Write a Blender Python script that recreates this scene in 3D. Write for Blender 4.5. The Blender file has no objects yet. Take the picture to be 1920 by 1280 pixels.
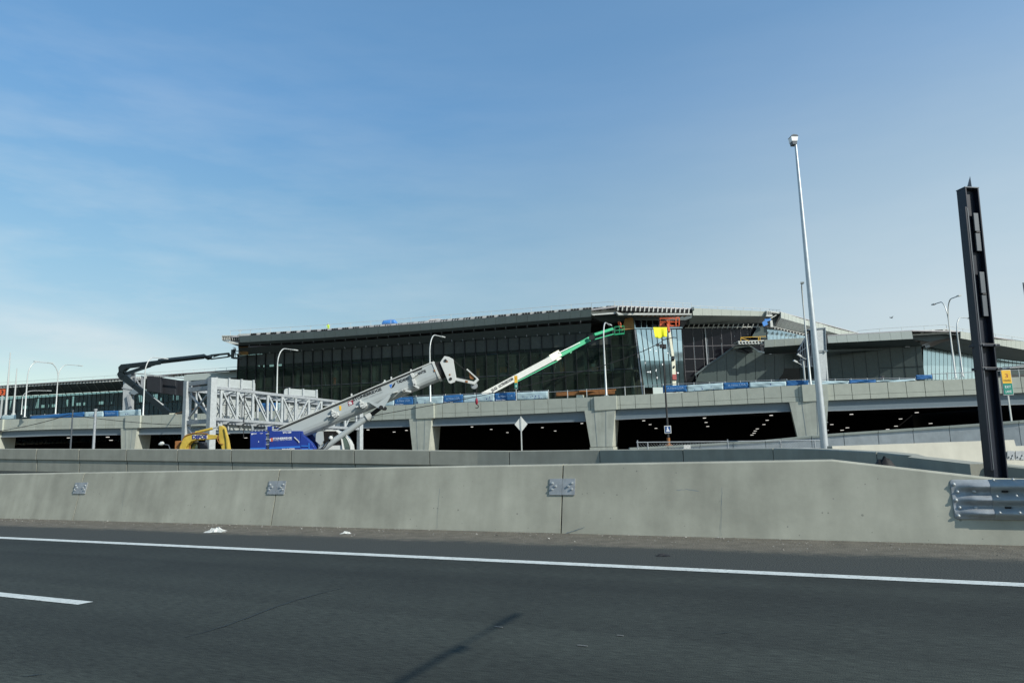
import bpy, bmesh, math, random
from mathutils import Vector, Matrix, Quaternion
random.seed(7)
R = math.radians
SC = bpy.context.scene
COL = SC.collection
V = Vector
UP = V((0, 0, 1)); SUN_AZ, SUN_EL = R(128), R(33)
# ------------------------------------------------------------------ camera
F = 1300.0; HC = 1.45; PITCH = math.atan(195 / F); ROLL = math.atan(0.030)
fw = V((0, math.cos(PITCH), math.sin(PITCH)))
r0 = V((1, 0, 0)); u0 = V((0, -math.sin(PITCH), math.cos(PITCH)))
rt = r0 * math.cos(ROLL) - u0 * math.sin(ROLL)
upv = u0 * math.cos(ROLL) + r0 * math.sin(ROLL)
CAM = V((0, 0, HC))
cd = bpy.data.cameras.new('camera'); cam = bpy.data.objects.new('camera', cd); COL.objects.link(cam)
cd.sensor_width = 36; cd.lens = F / 1920 * 36; cd.clip_end = 6000; cd.clip_start = 0.1
cam.matrix_world = Matrix(((rt.x, upv.x, -fw.x, 0), (rt.y, upv.y, -fw.y, 0), (rt.z, upv.z, -fw.z, HC), (0, 0, 0, 1)))
SC.camera = cam

def ray(x, y):
    return fw * F + rt * (x - 960) + upv * (640 - y)
def at(x, y, Y):
    if callable(Y): Y = Y(x)
    d = ray(x, y)
    return CAM + d * (Y / d.y)
def gnd(x, y, z=0.0):
    d = ray(x, y)
    return CAM + d * ((z - HC) / d.z)
def onplane(x, y, A, B):
    """pixel ray met with the vertical plane through ground points A, B"""
    n = V((B[1] - A[1], -(B[0] - A[0]), 0)); d = ray(x, y)
    return CAM + d * ((V((A[0], A[1], 0)) - CAM).dot(n) / d.dot(n))
def zof(x, y, Y):
    return at(x, y, Y).z
def lerp(a, b, t):
    return a + (b - a) * t
def interp(tab, x):
    if x <= tab[0][0]:
        (a, b), (c, d) = tab[0], tab[1]
    elif x >= tab[-1][0]:
        (a, b), (c, d) = tab[-2], tab[-1]
    else:
        for i in range(len(tab) - 1):
            if tab[i][0] <= x <= tab[i + 1][0]:
                (a, b), (c, d) = tab[i], tab[i + 1]; break
    return b + (d - b) * (x - a) / (c - a)

# ------------------------------------------------------------------ materials
def mat(name, col, rough=0.6, metal=0.0, var=0.12, scale=2.0, bump=0.0, bscale=40.0, spec=0.4, island=0.0, streak=0.0, stretch=(1, 1, 1), dirt=None, trans=None, emit=0):
    m = bpy.data.materials.new(name); m.use_nodes = True
    nt = m.node_tree; N = nt.nodes; L = nt.links
    b = N['Principled BSDF']
    b.inputs['Roughness'].default_value = rough; b.inputs['Metallic'].default_value = metal
    b.inputs['Specular IOR Level'].default_value = spec
    tc = N.new('ShaderNodeTexCoord'); mp = N.new('ShaderNodeMapping'); mp.inputs['Scale'].default_value = stretch
    L.new(tc.outputs['Object'], mp.inputs['Vector'])
    nz = N.new('ShaderNodeTexNoise'); nz.inputs['Scale'].default_value = scale; nz.inputs['Detail'].default_value = 6
    nz.inputs['Roughness'].default_value = 0.62
    L.new(mp.outputs[0], nz.inputs['Vector'])
    cr = N.new('ShaderNodeMapRange'); cr.inputs['From Min'].default_value = 0.28; cr.inputs['From Max'].default_value = 0.72
    cr.inputs['To Min'].default_value = 1 - var; cr.inputs['To Max'].default_value = 1 + var
    L.new(nz.outputs['Fac'], cr.inputs['Value'])
    fac = cr.outputs[0]
    def mul(a, bb):
        q = N.new('ShaderNodeMath'); q.operation = 'MULTIPLY'; L.new(a, q.inputs[0]); L.new(bb, q.inputs[1]); return q.outputs[0]
    if island:
        g = N.new('ShaderNodeNewGeometry'); mr = N.new('ShaderNodeMapRange')
        mr.inputs['To Min'].default_value = 1 - island; mr.inputs['To Max'].default_value = 1 + island
        L.new(g.outputs['Random Per Island'], mr.inputs['Value']); fac = mul(fac, mr.outputs[0])
    if streak:
        mp2 = N.new('ShaderNodeMapping'); mp2.inputs['Scale'].default_value = (1, 1, 0.09)
        L.new(tc.outputs['Object'], mp2.inputs['Vector'])
        n2 = N.new('ShaderNodeTexNoise'); n2.inputs['Scale'].default_value = 2.6; n2.inputs['Detail'].default_value = 5
        L.new(mp2.outputs[0], n2.inputs['Vector'])
        m2 = N.new('ShaderNodeMapRange'); m2.inputs['From Min'].default_value = 0.3; m2.inputs['From Max'].default_value = 0.7
        m2.inputs['To Min'].default_value = 1 - streak; m2.inputs['To Max'].default_value = 1 + streak * 0.7
        L.new(n2.outputs['Fac'], m2.inputs['Value']); fac = mul(fac, m2.outputs[0])
    mx = N.new('ShaderNodeMix'); mx.data_type = 'RGBA'; mx.blend_type = 'MULTIPLY'; mx.inputs['Factor'].default_value = 1
    mx.inputs[6].default_value = (*col, 1)
    cb = N.new('ShaderNodeCombineColor'); 
    for i in range(3): L.new(fac, cb.inputs[i])
    L.new(cb.outputs[0], mx.inputs[7])
    out = mx.outputs[2]
    if dirt:
        dcol, dscale, lo, hi = dirt
        n3 = N.new('ShaderNodeTexNoise'); n3.inputs['Scale'].default_value = dscale; n3.inputs['Detail'].default_value = 8
        n3.inputs['Roughness'].default_value = 0.7
        L.new(tc.outputs['Object'], n3.inputs['Vector'])
        m3 = N.new('ShaderNodeMapRange'); m3.inputs['From Min'].default_value = lo; m3.inputs['From Max'].default_value = hi
        L.new(n3.outputs['Fac'], m3.inputs['Value'])
        mx2 = N.new('ShaderNodeMix'); mx2.data_type = 'RGBA'; L.new(m3.outputs[0], mx2.inputs['Factor'])
        L.new(out, mx2.inputs[6]); mx2.inputs[7].default_value = (*dcol, 1); out = mx2.outputs[2]
    L.new(out, b.inputs['Base Color'])
    if bump:
        n4 = N.new('ShaderNodeTexNoise'); n4.inputs['Scale'].default_value = bscale; n4.inputs['Detail'].default_value = 5
        L.new(tc.outputs['Object'], n4.inputs['Vector'])
        bp = N.new('ShaderNodeBump'); bp.inputs['Strength'].default_value = bump; bp.inputs['Distance'].default_value = 0.02
        L.new(n4.outputs['Fac'], bp.inputs['Height']); L.new(bp.outputs[0], b.inputs['Normal'])
    if emit:
        b.inputs['Emission Color'].default_value = (*col, 1); b.inputs['Emission Strength'].default_value = emit
    if trans:
        tint, amt = trans
        t = N.new('ShaderNodeBsdfTransparent'); t.inputs[0].default_value = (*tint, 1)
        ms = N.new('ShaderNodeMixShader'); ms.inputs[0].default_value = amt
        L.new(b.outputs[0], ms.inputs[1]); L.new(t.outputs[0], ms.inputs[2])
        L.new(ms.outputs[0], N['Material Output'].inputs['Surface'])
    m.diffuse_color = (*col, 1)
    return m

C_ = {}
C_['conc'] = mat('barrier concrete', (.345, .340, .275), .85, var=.22, scale=.8, bump=.06, bscale=14, streak=.13, island=.05, dirt=((.17, .18, .16), 7, .66, .80), spec=.25)
C_['conc2'] = mat('ramp barrier concrete', (.30, .30, .25), .85, var=.1, scale=1.6, bump=.1, streak=.08, island=.05, spec=.25)
C_['bconc'] = mat('bridge panel concrete', (.385, .405, .345), .85, var=.08, scale=1.2, island=.06, spec=.25)
C_['pconc'] = mat('pier concrete', (.39, .405, .345), .85, var=.14, scale=.8, streak=.12, bump=.05, spec=.25)
C_['wconc'] = mat('wall concrete', (.42, .445, .44), .85, var=.12, scale=2.5, streak=.08, island=.06, spec=.25)
C_['beige'] = mat('pale beige concrete', (.40, .39, .33), .85, var=.08, scale=1.5, streak=.05, spec=.25)
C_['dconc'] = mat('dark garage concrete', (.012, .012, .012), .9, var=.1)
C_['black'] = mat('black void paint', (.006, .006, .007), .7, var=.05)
C_['galv'] = mat('galvanised steel', (.40, .425, .425), .55, .2, var=.16, scale=5, island=.04)
C_['galvd'] = mat('weathered galvanised steel', (.30, .32, .33), .58, .2, var=.22, scale=7, bump=.05)
C_['alum'] = mat('sign aluminium back', (.40, .43, .42), .5, .3, var=.1, scale=2, island=.05)
C_['steel'] = mat('grey painted girder steel', (.16, .20, .225), .5, .1, var=.06)
C_['pole'] = mat('pale grey lamp paint', (.47, .49, .47), .4, .2, var=.05)
C_['mast'] = mat('mast galvanised', (.50, .53, .54), .38, .5, var=.1, scale=4)
C_['navy'] = mat('blue black sign paint', (.010, .014, .024), .38, .0, var=.2, scale=3, spec=.35)
C_['navyl'] = mat('lit sign edge grey', (.085, .098, .11), .5, .3)
C_['white'] = mat('white paint', (.54, .55, .52), .45, var=.05, scale=4)
C_['boomw'] = mat('crane boom pale grey paint', (.37, .40, .395), .36, var=.05, scale=1.5, spec=.5)
C_['cream'] = mat('cream white paint', (.70, .68, .52), .45, var=.06)
C_['ctile'] = mat('line paint', (.52, .55, .52), .75, var=.14, scale=5, bump=.1, dirt=((.14, .15, .14), 24, .53, .70))
C_['cream2'] = mat('lift boom cream paint', (.40, .41, .37), .5, var=.08)
C_['blue'] = mat('crane blue paint', (.012, .035, .22), .35, var=.08, spec=.5)
C_['lblue'] = mat('light blue stripe', (.03, .17, .55), .4)
C_['bluec'] = mat('blue banner cloth', (.025, .125, .31), .7, var=.08, scale=.8)
C_['palec'] = mat('pale banner cloth', (.42, .54, .56), .75, var=.07, scale=.8)
C_['tarp'] = mat('blue tarpaulin', (.06, .22, .55), .5, var=.2, scale=2)
C_['yel'] = mat('excavator yellow', (.48, .34, .055), .45, var=.22, scale=3, dirt=((.12, .08, .03), 5, .6, .8))
C_['yell'] = mat('yellow cloth', (.80, .78, .02), .7, var=.07, scale=1.5)
C_['hiv'] = mat('high visibility yellow', (.62, .85, .08), .7)
C_['org'] = mat('safety orange', (.52, .095, .03), .55, var=.1)
C_['signy'] = mat('sign yellow', (.72, .42, .03), .5)
C_['signg'] = mat('sign green', (.0, .19, .14), .5)
C_['signb'] = mat('sign blue', (.01, .05, .16), .4)
C_['green'] = mat('lift green paint', (.015, .30, .13), .4, var=.08)
C_['dlift'] = mat('dark lift paint', (.012, .019, .022), .55, var=.15, scale=3, spec=.18)
C_['rust'] = mat('rusty steel', (.26, .11, .035), .8, var=.3, scale=4)
C_['ply'] = mat('plywood', (.27, .15, .05), .75, var=.2, scale=2)
C_['rubber'] = mat('black rubber', (.015, .015, .015), .7)
C_['red'] = mat('dull red paint', (.27, .04, .03), .5)
C_['maroon'] = mat('dark red logo', (.22, .012, .03), .5)
C_['text'] = mat('black lettering', (.012, .012, .014), .5)
C_['textw'] = mat('white lettering', (.75, .76, .77), .5)
C_['textb'] = mat('dark blue lettering', (.02, .03, .20), .5)
C_['textp'] = mat('faded lettering', (.32, .45, .62), .6)
C_['metd'] = mat('shade toned grey cladding', (.34, .385, .36), .5, .1, var=.05, island=.05)  # roof fascia: same metal as metl, shade put into the tone
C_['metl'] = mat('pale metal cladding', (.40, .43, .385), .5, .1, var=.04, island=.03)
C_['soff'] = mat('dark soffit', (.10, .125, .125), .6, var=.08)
C_['spand'] = mat('grey green opaque glass', (.075, .095, .09), .2, var=.07, island=.05, spec=.3)
C_['stud'] = mat('light steel framing', (.50, .51, .47), .6, .1, var=.1)
C_['mull'] = mat('dark mullion', (.011, .014, .014), .5)
C_['mulll'] = mat('pale mullion', (.16, .15, .16), .5)
C_['glass'] = mat('dark green glass', (.050, .076, .058), .06, spec=.32, var=.4, scale=.3, trans=((.42, .55, .48), .72), island=.18)
C_['glassd'] = mat('black glass', (.008, .008, .011), .07, spec=.22)
C_['glasst'] = mat('teal glass', (.05, .135, .175), .06, spec=.5, trans=((.40, .62, .68), .55), island=.15)
C_['glassb'] = mat('sky reflecting glass', (.46, .60, .64), .12, .82, var=.05, scale=.6, island=.05)
C_['glassbd'] = mat('darker reflecting glass', (.16, .24, .26), .1, .8, var=.25, scale=.5, island=.1)
C_['film'] = mat('white film scraps', (.72, .76, .78), .6)
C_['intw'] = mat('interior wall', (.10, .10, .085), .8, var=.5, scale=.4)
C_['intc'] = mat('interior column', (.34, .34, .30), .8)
C_['roof'] = mat('pale roof sheet', (.42, .40, .40), .7, var=.1)
C_['skin'] = mat('skin', (.42, .24, .17), .6)
C_['dark'] = mat('dark clothing', (.02, .022, .03), .8)
C_['lamp'] = mat('lit lamp lens', (1, .97, .9), .4, var=0, emit=.75)
C_['lamph'] = mat('mast lamp lens', (.9, .9, .88), .3, var=0)
C_['vms'] = mat('matrix sign black', (.018, .020, .024), .6)
C_['vmsp'] = mat('matrix sign back', (.10, .13, .16), .5, .2)
C_['litter'] = mat('white plastic bag', (.48, .49, .46), .5)
C_['wire'] = mat('black cable', (.02, .02, .02), .6)

_v = ray(-1886, 920); _R = V((_v.x, _v.y, 0)).normalized(); _NL = V((-_R.y, _R.x, 0)); JOINT = gnd(960, 1172).dot(_NL) + .11 - (16 + gnd(1055, 1022).dot(_NL) + .9) / 2
# asphalt ----------------------------------------------------------
def asphalt():
    m = mat('asphalt', (.0265, .031, .0255), .82, var=.14, scale=.8, bump=.35, bscale=90, spec=.3)
    nt = m.node_tree; N = nt.nodes; L = nt.links; b = N['Principled BSDF']
    src = b.inputs['Base Color'].links[0].from_socket
    tc = N.new('ShaderNodeTexCoord')
    # long wear bands that follow the lanes (object x = along the road)
    mp = N.new('ShaderNodeMapping'); mp.inputs['Scale'].default_value = (.03, 1.1, 1)
    L.new(tc.outputs['Object'], mp.inputs['Vector'])
    n = N.new('ShaderNodeTexNoise'); n.inputs['Scale'].default_value = 1.0; n.inputs['Detail'].default_value = 4
    L.new(mp.outputs[0], n.inputs['Vector'])
    r = N.new('ShaderNodeMapRange'); r.inputs['From Min'].default_value = .3; r.inputs['From Max'].default_value = .7
    r.inputs['To Min'].default_value = .72; r.inputs['To Max'].default_value = 1.28
    L.new(n.outputs['Fac'], r.inputs['Value'])
    # aggregate grain
    n2 = N.new('ShaderNodeTexNoise'); n2.inputs['Scale'].default_value = 55; n2.inputs['Detail'].default_value = 3
    mp2 = N.new('ShaderNodeMapping'); mp2.inputs['Scale'].default_value = (.16, 1, 1)
    L.new(tc.outputs['Object'], mp2.inputs['Vector']); L.new(mp2.outputs[0], n2.inputs['Vector'])
    r2 = N.new('ShaderNodeMapRange'); r2.inputs['From Min'].default_value = .3; r2.inputs['From Max'].default_value = .7
    r2.inputs['To Min'].default_value = .58; r2.inputs['To Max'].default_value = 1.46
    L.new(n2.outputs['Fac'], r2.inputs['Value'])
    q = N.new('ShaderNodeMath'); q.operation = 'MULTIPLY'; L.new(r.outputs[0], q.inputs[0]); L.new(r2.outputs[0], q.inputs[1])
    mx = N.new('ShaderNodeMix'); mx.data_type = 'RGBA'; mx.blend_type = 'MULTIPLY'; mx.inputs['Factor'].default_value = 1
    sx = N.new('ShaderNodeSeparateXYZ'); L.new(tc.outputs['Object'], sx.inputs[0])
    wb = N.new('ShaderNodeMath'); wb.operation = 'MULTIPLY_ADD'; L.new(n.outputs['Fac'], wb.inputs[0]); wb.inputs[1].default_value = .22; L.new(sx.outputs['Y'], wb.inputs[2])
    jr = N.new('ShaderNodeMapRange'); jr.interpolation_type = 'SMOOTHSTEP'; jr.inputs['From Min'].default_value = JOINT - .05; jr.inputs['From Max'].default_value = JOINT + .05; jr.inputs['To Min'].default_value = .94; jr.inputs['To Max'].default_value = 1.12
    L.new(wb.outputs[0], jr.inputs['Value'])
    q2 = N.new('ShaderNodeMath'); q2.operation = 'MULTIPLY'; L.new(q.outputs[0], q2.inputs[0]); L.new(jr.outputs[0], q2.inputs[1]); q = q2
    L.new(src, mx.inputs[6]); cb = N.new('ShaderNodeCombineColor')
    for i in range(3): L.new(q.outputs[0], cb.inputs[i])
    L.new(cb.outputs[0], mx.inputs[7]); L.new(mx.outputs[2], b.inputs['Base Color'])
    return m
def pinholes(m):
    nt = m.node_tree; N = nt.nodes; L = nt.links; b = N['Principled BSDF']; src = b.inputs['Base Color'].links[0].from_socket
    tc = N.new('ShaderNodeTexCoord'); v = N.new('ShaderNodeTexVoronoi'); v.inputs['Scale'].default_value = 7.5; L.new(tc.outputs['Object'], v.inputs['Vector'])
    n = N.new('ShaderNodeTexNoise'); n.inputs['Scale'].default_value = 1.4; L.new(tc.outputs['Object'], n.inputs['Vector'])
    k = N.new('ShaderNodeMapRange'); k.inputs['From Min'].default_value = .45; k.inputs['From Max'].default_value = .75; k.inputs['To Min'].default_value = 0; k.inputs['To Max'].default_value = .16; L.new(n.outputs['Fac'], k.inputs['Value'])
    q = N.new('ShaderNodeMath'); q.operation = 'LESS_THAN'; L.new(v.outputs['Distance'], q.inputs[0]); L.new(k.outputs[0], q.inputs[1])
    s = N.new('ShaderNodeMath'); s.operation = 'MULTIPLY'; s.inputs[1].default_value = .55; L.new(q.outputs[0], s.inputs[0])
    mx = N.new('ShaderNodeMix'); mx.data_type = 'RGBA'; L.new(s.outputs[0], mx.inputs['Factor']); L.new(src, mx.inputs[6]); mx.inputs[7].default_value = (.12, .125, .115, 1); L.new(mx.outputs[2], b.inputs['Base Color'])
pinholes(C_['conc'])
C_['asph'] = asphalt()
C_['shoul'] = mat('worn shoulder asphalt', (.062, .066, .060), .9, var=.25, scale=2.5, bump=.5, bscale=60, dirt=((.14, .135, .12), 22, .60, .74))
C_['dirt'] = mat('gritty dirt', (.115, .104, .080), .95, var=.3, scale=4, bump=.8, bscale=45, dirt=((.22, .20, .17), 30, .56, .72))
C_['ground'] = mat('bare site ground', (.16, .15, .125), .95, var=.2, scale=.3)
C_['fleck'] = mat('dull fleck', (.13, .135, .13), .8)
C_['stone'] = mat('pale grit', (.33, .32, .29), .9, island=.4)

# ------------------------------------------------------------------ mesh builder
class MB:
    def __init__(s): s.v = []; s.f = []; s.mi = []; s.m = 0; s.sm = []
    def add(s, vs, fs, smooth=False):
        n = len(s.v); s.v += [V(p) for p in vs]
        for f in fs: s.f.append([i + n for i in f]); s.mi.append(s.m); s.sm.append(smooth)
        return s
    def quad(s, a, b, c, d): return s.add([a, b, c, d], [(0, 1, 2, 3)])
    def hexa(s, b, t):
        n = len(b)
        fs = [tuple(range(n))[::-1], tuple(range(n, 2 * n))] + [(i, (i + 1) % n, n + (i + 1) % n, n + i) for i in range(n)]
        return s.add(list(b) + list(t), fs)
    def box(s, c, size, X=V((1, 0, 0)), Y=V((0, 1, 0)), Z=V((0, 0, 1))):
        c = V(c); hx, hy, hz = [k / 2 for k in size]
        p = [c + X * (hx * a) + Y * (hy * b) + Z * (hz * d) for d in (-1, 1) for a, b in ((-1, -1), (1, -1), (1, 1), (-1, 1))]
        return s.hexa(p[:4], p[4:])
    def prism(s, poly, ext):
        ext = V(ext); return s.hexa([V(p) for p in poly], [V(p) + ext for p in poly])
    def bar(s, p, q, w, h=None, up=UP, w2=None, h2=None):
        p = V(p); q = V(q); h = w if h is None else h; d = (q - p).normalized()
        sd = d.cross(up)
        if sd.length < 1e-4: sd = d.cross(V((0, 1, 0)))
        sd.normalize(); u = sd.cross(d).normalized(); w2 = w if w2 is None else w2; h2 = h if h2 is None else h2
        a = [p + sd * (w / 2 * i) + u * (h / 2 * j) for i, j in ((-1, -1), (1, -1), (1, 1), (-1, 1))]
        b = [q + sd * (w2 / 2 * i) + u * (h2 / 2 * j) for i, j in ((-1, -1), (1, -1), (1, 1), (-1, 1))]
        return s.hexa(a, b)
    def tube(s, pts, rad, seg=10, caps=True):
        pts = [V(p) for p in pts]; n = len(pts)
        if not isinstance(rad, (list, tuple)): rad = [rad] * n
        vs = []; prev = None
        for i, p in enumerate(pts):
            d = (pts[min(i + 1, n - 1)] - pts[max(i - 1, 0)]).normalized()
            if prev is None:
                a = d.cross(UP)
                if a.length < 1e-3: a = d.cross(V((0, 1, 0)))
            else:
                a = prev - d * prev.dot(d)
            a.normalize(); prev = a; b = d.cross(a)
            vs += [p + (a * math.cos(k * 2 * math.pi / seg) + b * math.sin(k * 2 * math.pi / seg)) * rad[i] for k in range(seg)]
        fs = [(i * seg + k, i * seg + (k + 1) % seg, (i + 1) * seg + (k + 1) % seg, (i + 1) * seg + k) for i in range(n - 1) for k in range(seg)]
        s.add(vs, fs, True)
        if caps: s.add(vs[:seg], [tuple(range(seg))[::-1]]); s.add(vs[-seg:], [tuple(range(seg))])
        return s
    def cyl(s, p, q, r, seg=12): return s.tube([p, q], r, seg)
    def ppx(s, pts, Y, th):
        """outline of pixels at distance Y, given real thickness th (away from the camera)"""
        a = [at(x, y, Y) for x, y in pts]
        return s.prism(a, (0, th, 0))
    def bpx(s, p, q, wpx, Y1, Y2=None, th=None, wpx2=None):
        Y2 = Y1 if Y2 is None else Y2; A = at(*p, Y1); B = at(*q, Y2); w = wpx * Y1 / F; w2 = (wpx2 or wpx) * Y2 / F
        d = (B - A).normalized(); dep = th or w
        return s.bar(A, B, dep, w, up=d.cross(V((0, -1, 0))) if abs(d.y) < .99 else UP, w2=dep, h2=w2)
    def build(s, name, ms, parent=None, bevel=0, smooth=False):
        me = bpy.data.meshes.new(name); o = ORG.get(parent, V((0, 0, 0))) if parent else s.org()
        me.from_pydata([tuple(p - o) for p in s.v], [], s.f)
        if not isinstance(ms, (list, tuple)): ms = [ms]
        for m in ms: me.materials.append(m)
        me.polygons.foreach_set('material_index', s.mi)
        me.polygons.foreach_set('use_smooth', [bool(k or smooth) for k in s.sm])
        bm = bmesh.new(); bm.from_mesh(me); bmesh.ops.recalc_face_normals(bm, faces=bm.faces); bm.to_mesh(me); bm.free()
        ob = bpy.data.objects.new(name, me); COL.objects.link(ob)
        if parent: ob.parent = parent; ORG[ob] = o
        else: ob.location = o; ORG[ob] = o
        if bevel:
            md = ob.modifiers.new('bevel', 'BEVEL'); md.width = bevel; md.segments = 2; md.limit_method = 'ANGLE'; md.angle_limit = R(40)
        return ob
    def org(s):
        if not s.v: return V((0, 0, 0))
        xs = [p.x for p in s.v]; ys = [p.y for p in s.v]; zs = [p.z for p in s.v]
        return V(((min(xs) + max(xs)) / 2, (min(ys) + max(ys)) / 2, min(zs)))
ORG = {}
def tag(o, label=None, cat=None, group=None, kind=None):
    if label: o['label'] = label
    if cat: o['category'] = cat
    if group: o['group'] = group
    if kind: o['kind'] = kind
    return o
def thing(name, label, cat, loc, group=None):
    o = bpy.data.objects.new(name, None); o.location = loc; o.empty_display_size = .3; COL.objects.link(o); ORG[o] = V(loc)
    return tag(o, label, cat, group)
def struct(name, mb, m): return tag(mb.build(name, m), kind='structure')
def copy_tree(o, loc, rotz=0):
    c = o.copy(); COL.objects.link(c); c.location = loc; c.rotation_euler = (0, 0, rotz)
    for ch in [k for k in bpy.data.objects if k.parent == o]:
        d = ch.copy(); COL.objects.link(d); d.parent = c
        for g in [k for k in bpy.data.objects if k.parent == ch]:
            e = g.copy(); COL.objects.link(e); e.parent = d
    return c
_txt = {}
def text_mb(s, P0, P1, up, th=.004, stretch_h=1.0, bold=.0, mb=None):
    """lettering that runs from P0 to P1 with cap height |up| on the surface they span"""
    cu = bpy.data.curves.new('lettering', 'FONT'); cu.body = s; cu.offset = bold; cu.resolution_u = 2
    ob = bpy.data.objects.new('lettering', cu); COL.objects.link(ob)
    dg = bpy.context.evaluated_depsgraph_get(); me = bpy.data.meshes.new_from_object(ob.evaluated_get(dg))
    vs = [v.co.copy() for v in me.vertices]; fs = [tuple(p.vertices) for p in me.polygons]
    bpy.data.objects.remove(ob); bpy.data.meshes.remove(me)
    x0 = min(v.x for v in vs); x1 = max(v.x for v in vs); H = .72
    dx = V(P1) - V(P0); mb = mb or MB()
    mb.add([V(P0) + dx * ((v.x - x0) / (x1 - x0)) + V(up) * (v.y / H) for v in vs], fs)
    return mb
def text_px(s, p0, p1, hpx, Y, off=.02, bold=.0, mb=None):
    A = at(*p0, Y); B = at(*p1, Y); dx, dy = p1[0] - p0[0], p1[1] - p0[1]; l = math.hypot(dx, dy)
    Yv = Y(p0[0]) if callable(Y) else Y
    U = at(p0[0] + dy / l * hpx, p0[1] - dx / l * hpx, Yv) - at(*p0, Yv)
    o = V((0, -off, 0))
    return text_mb(s, A + o, B + o, U, bold=bold, mb=mb)

# ------------------------------------------------------------------ road frame
_vp = ray(-1886, 920); ROAD = V((_vp.x, _vp.y, 0)).normalized()         # towards the far left
NRM = V((-ROAD.y, ROAD.x, 0));
if NRM.y < 0: NRM = -NRM
def rd(t, n, z=0.0): return ROAD * t + NRM * n + UP * z                  # t grows to the far left
def tn(p): return p.dot(ROAD), p.dot(NRM)
_, N_LINE = tn(gnd(1055, 1056.5)); _, N_BAR = tn(gnd(1055, 1000.5)); td, N_DASH = tn(gnd(146, 1133.4)); td1, N_DASH1 = tn(gnd(175, 1128))
_, N_DIRT = tn(gnd(1055, 1022)); _, N_L0 = tn(gnd(1140, 1063.2)); _, N_L1 = tn(gnd(1140, 1057.6))

def sheet(t0, t1, n0, n1, z, nt=1):
    mb = MB()
    for i in range(nt):
        a = lerp(t0, t1, i / nt); b = lerp(t0, t1, (i + 1) / nt)
        mb.quad(rd(a, n0, z), rd(a, n1, z), rd(b, n1, z), rd(b, n0, z))
    return mb
def road_struct(name, mb, m):
    """keeps the mesh in road axes so that the texture runs along the lanes"""
    o = struct(name, mb, m); ang = math.atan2(ROAD.y, ROAD.x); rot = Matrix.Rotation(-ang, 4, 'Z')
    o.data.transform(rot); o.rotation_euler = (0, 0, ang); return o
g = MB(); g.quad((-3000, -1500, -.06), (3000, -1500, -.06), (3000, 4000, -.06), (-3000, 4000, -.06)); struct('ground', g, C_['ground'])
road_struct('highway', sheet(-120, 300, -16, N_DIRT - .9, 0), C_['asph'])
# shoulder strip with a wavering edge, dirt along the wall
def wavy(t0, t1, n0, n1, z, amp, steps):
    mb = MB(); pa = None
    for i in range(steps + 1):
        t = lerp(t0, t1, i / steps)
        k = n0 + amp * (math.sin(t * 1.7) * .5 + math.sin(t * .53 + 2) * .6 + random.uniform(-.5, .5))
        cur = (rd(t, k, z), rd(t, n1, z))
        if pa: mb.quad(pa[0], cur[0], cur[1], pa[1])
        pa = cur
    return mb
road_struct('road_shoulder', sheet(-60, 200, N_LINE + .06, N_BAR + .4, .004), C_['shoul'])
def feathered_dirt():
    m = C_['dirt']; nt = m.node_tree; N = nt.nodes; L = nt.links; bb = N['Principled BSDF']; src = bb.inputs['Base Color'].links[0].from_socket
    tc = N.new('ShaderNodeTexCoord'); sx = N.new('ShaderNodeSeparateXYZ'); L.new(tc.outputs['Object'], sx.inputs[0])
    mp = N.new('ShaderNodeMapping'); mp.inputs['Scale'].default_value = (.5, 1, 1); L.new(tc.outputs['Object'], mp.inputs[0])
    fac = None
    for sc_, am in ((1.3, .55), (9, .5), (60, .55)):
        n = N.new('ShaderNodeTexNoise'); n.inputs['Scale'].default_value = sc_; n.inputs['Detail'].default_value = 4; L.new(mp.outputs[0], n.inputs['Vector'])
        q = N.new('ShaderNodeMath'); q.operation = 'MULTIPLY_ADD'; L.new(n.outputs['Fac'], q.inputs[0]); q.inputs[1].default_value = am
        if fac is None: q.inputs[2].default_value = 0
        else: L.new(fac, q.inputs[2])
        fac = q.outputs[0]
    ad = N.new('ShaderNodeMath'); ad.operation = 'ADD'; L.new(fac, ad.inputs[0]); L.new(sx.outputs['Y'], ad.inputs[1])   # local y = -distance from the lane
    r = N.new('ShaderNodeMapRange'); r.interpolation_type = 'SMOOTHSTEP'; nc_ = (N_LINE + .1 + N_BAR + .3) / 2; r.inputs['From Min'].default_value = nc_ - N_DIRT + .80 + .22; r.inputs['From Max'].default_value = nc_ - N_DIRT + .80 - .20; L.new(ad.outputs[0], r.inputs['Value'])
    mx = N.new('ShaderNodeMix'); mx.data_type = 'RGBA'; L.new(r.outputs[0], mx.inputs['Factor']); mx.inputs[6].default_value = (.036, .041, .037, 1); L.new(src, mx.inputs[7]); L.new(mx.outputs[2], bb.inputs['Base Color'])
feathered_dirt()
road_struct('gravel_strip', sheet(-40, 120, N_LINE + .1, N_BAR + .3, .009), C_['dirt'])
road_struct('edge_line', sheet(-60, 200, N_L0, N_L1, .0045, 1), C_['ctile'])
dw = N_L1 - N_L0
_, NDA = tn(gnd(100, 1128)); 
for k in range(-1, 5):
    a = td + k * 12.2
    mb = MB(); n0 = N_DASH; n1 = N_DASH1; sk = td1 - td
    mb.quad(rd(a, n0, .0045), rd(a + sk, n1, .0045), rd(a + sk + 3.05, n1, .0045), rd(a + 3.05, n0, .0045)); road_struct('lane_dash', mb, C_['ctile'])
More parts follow.
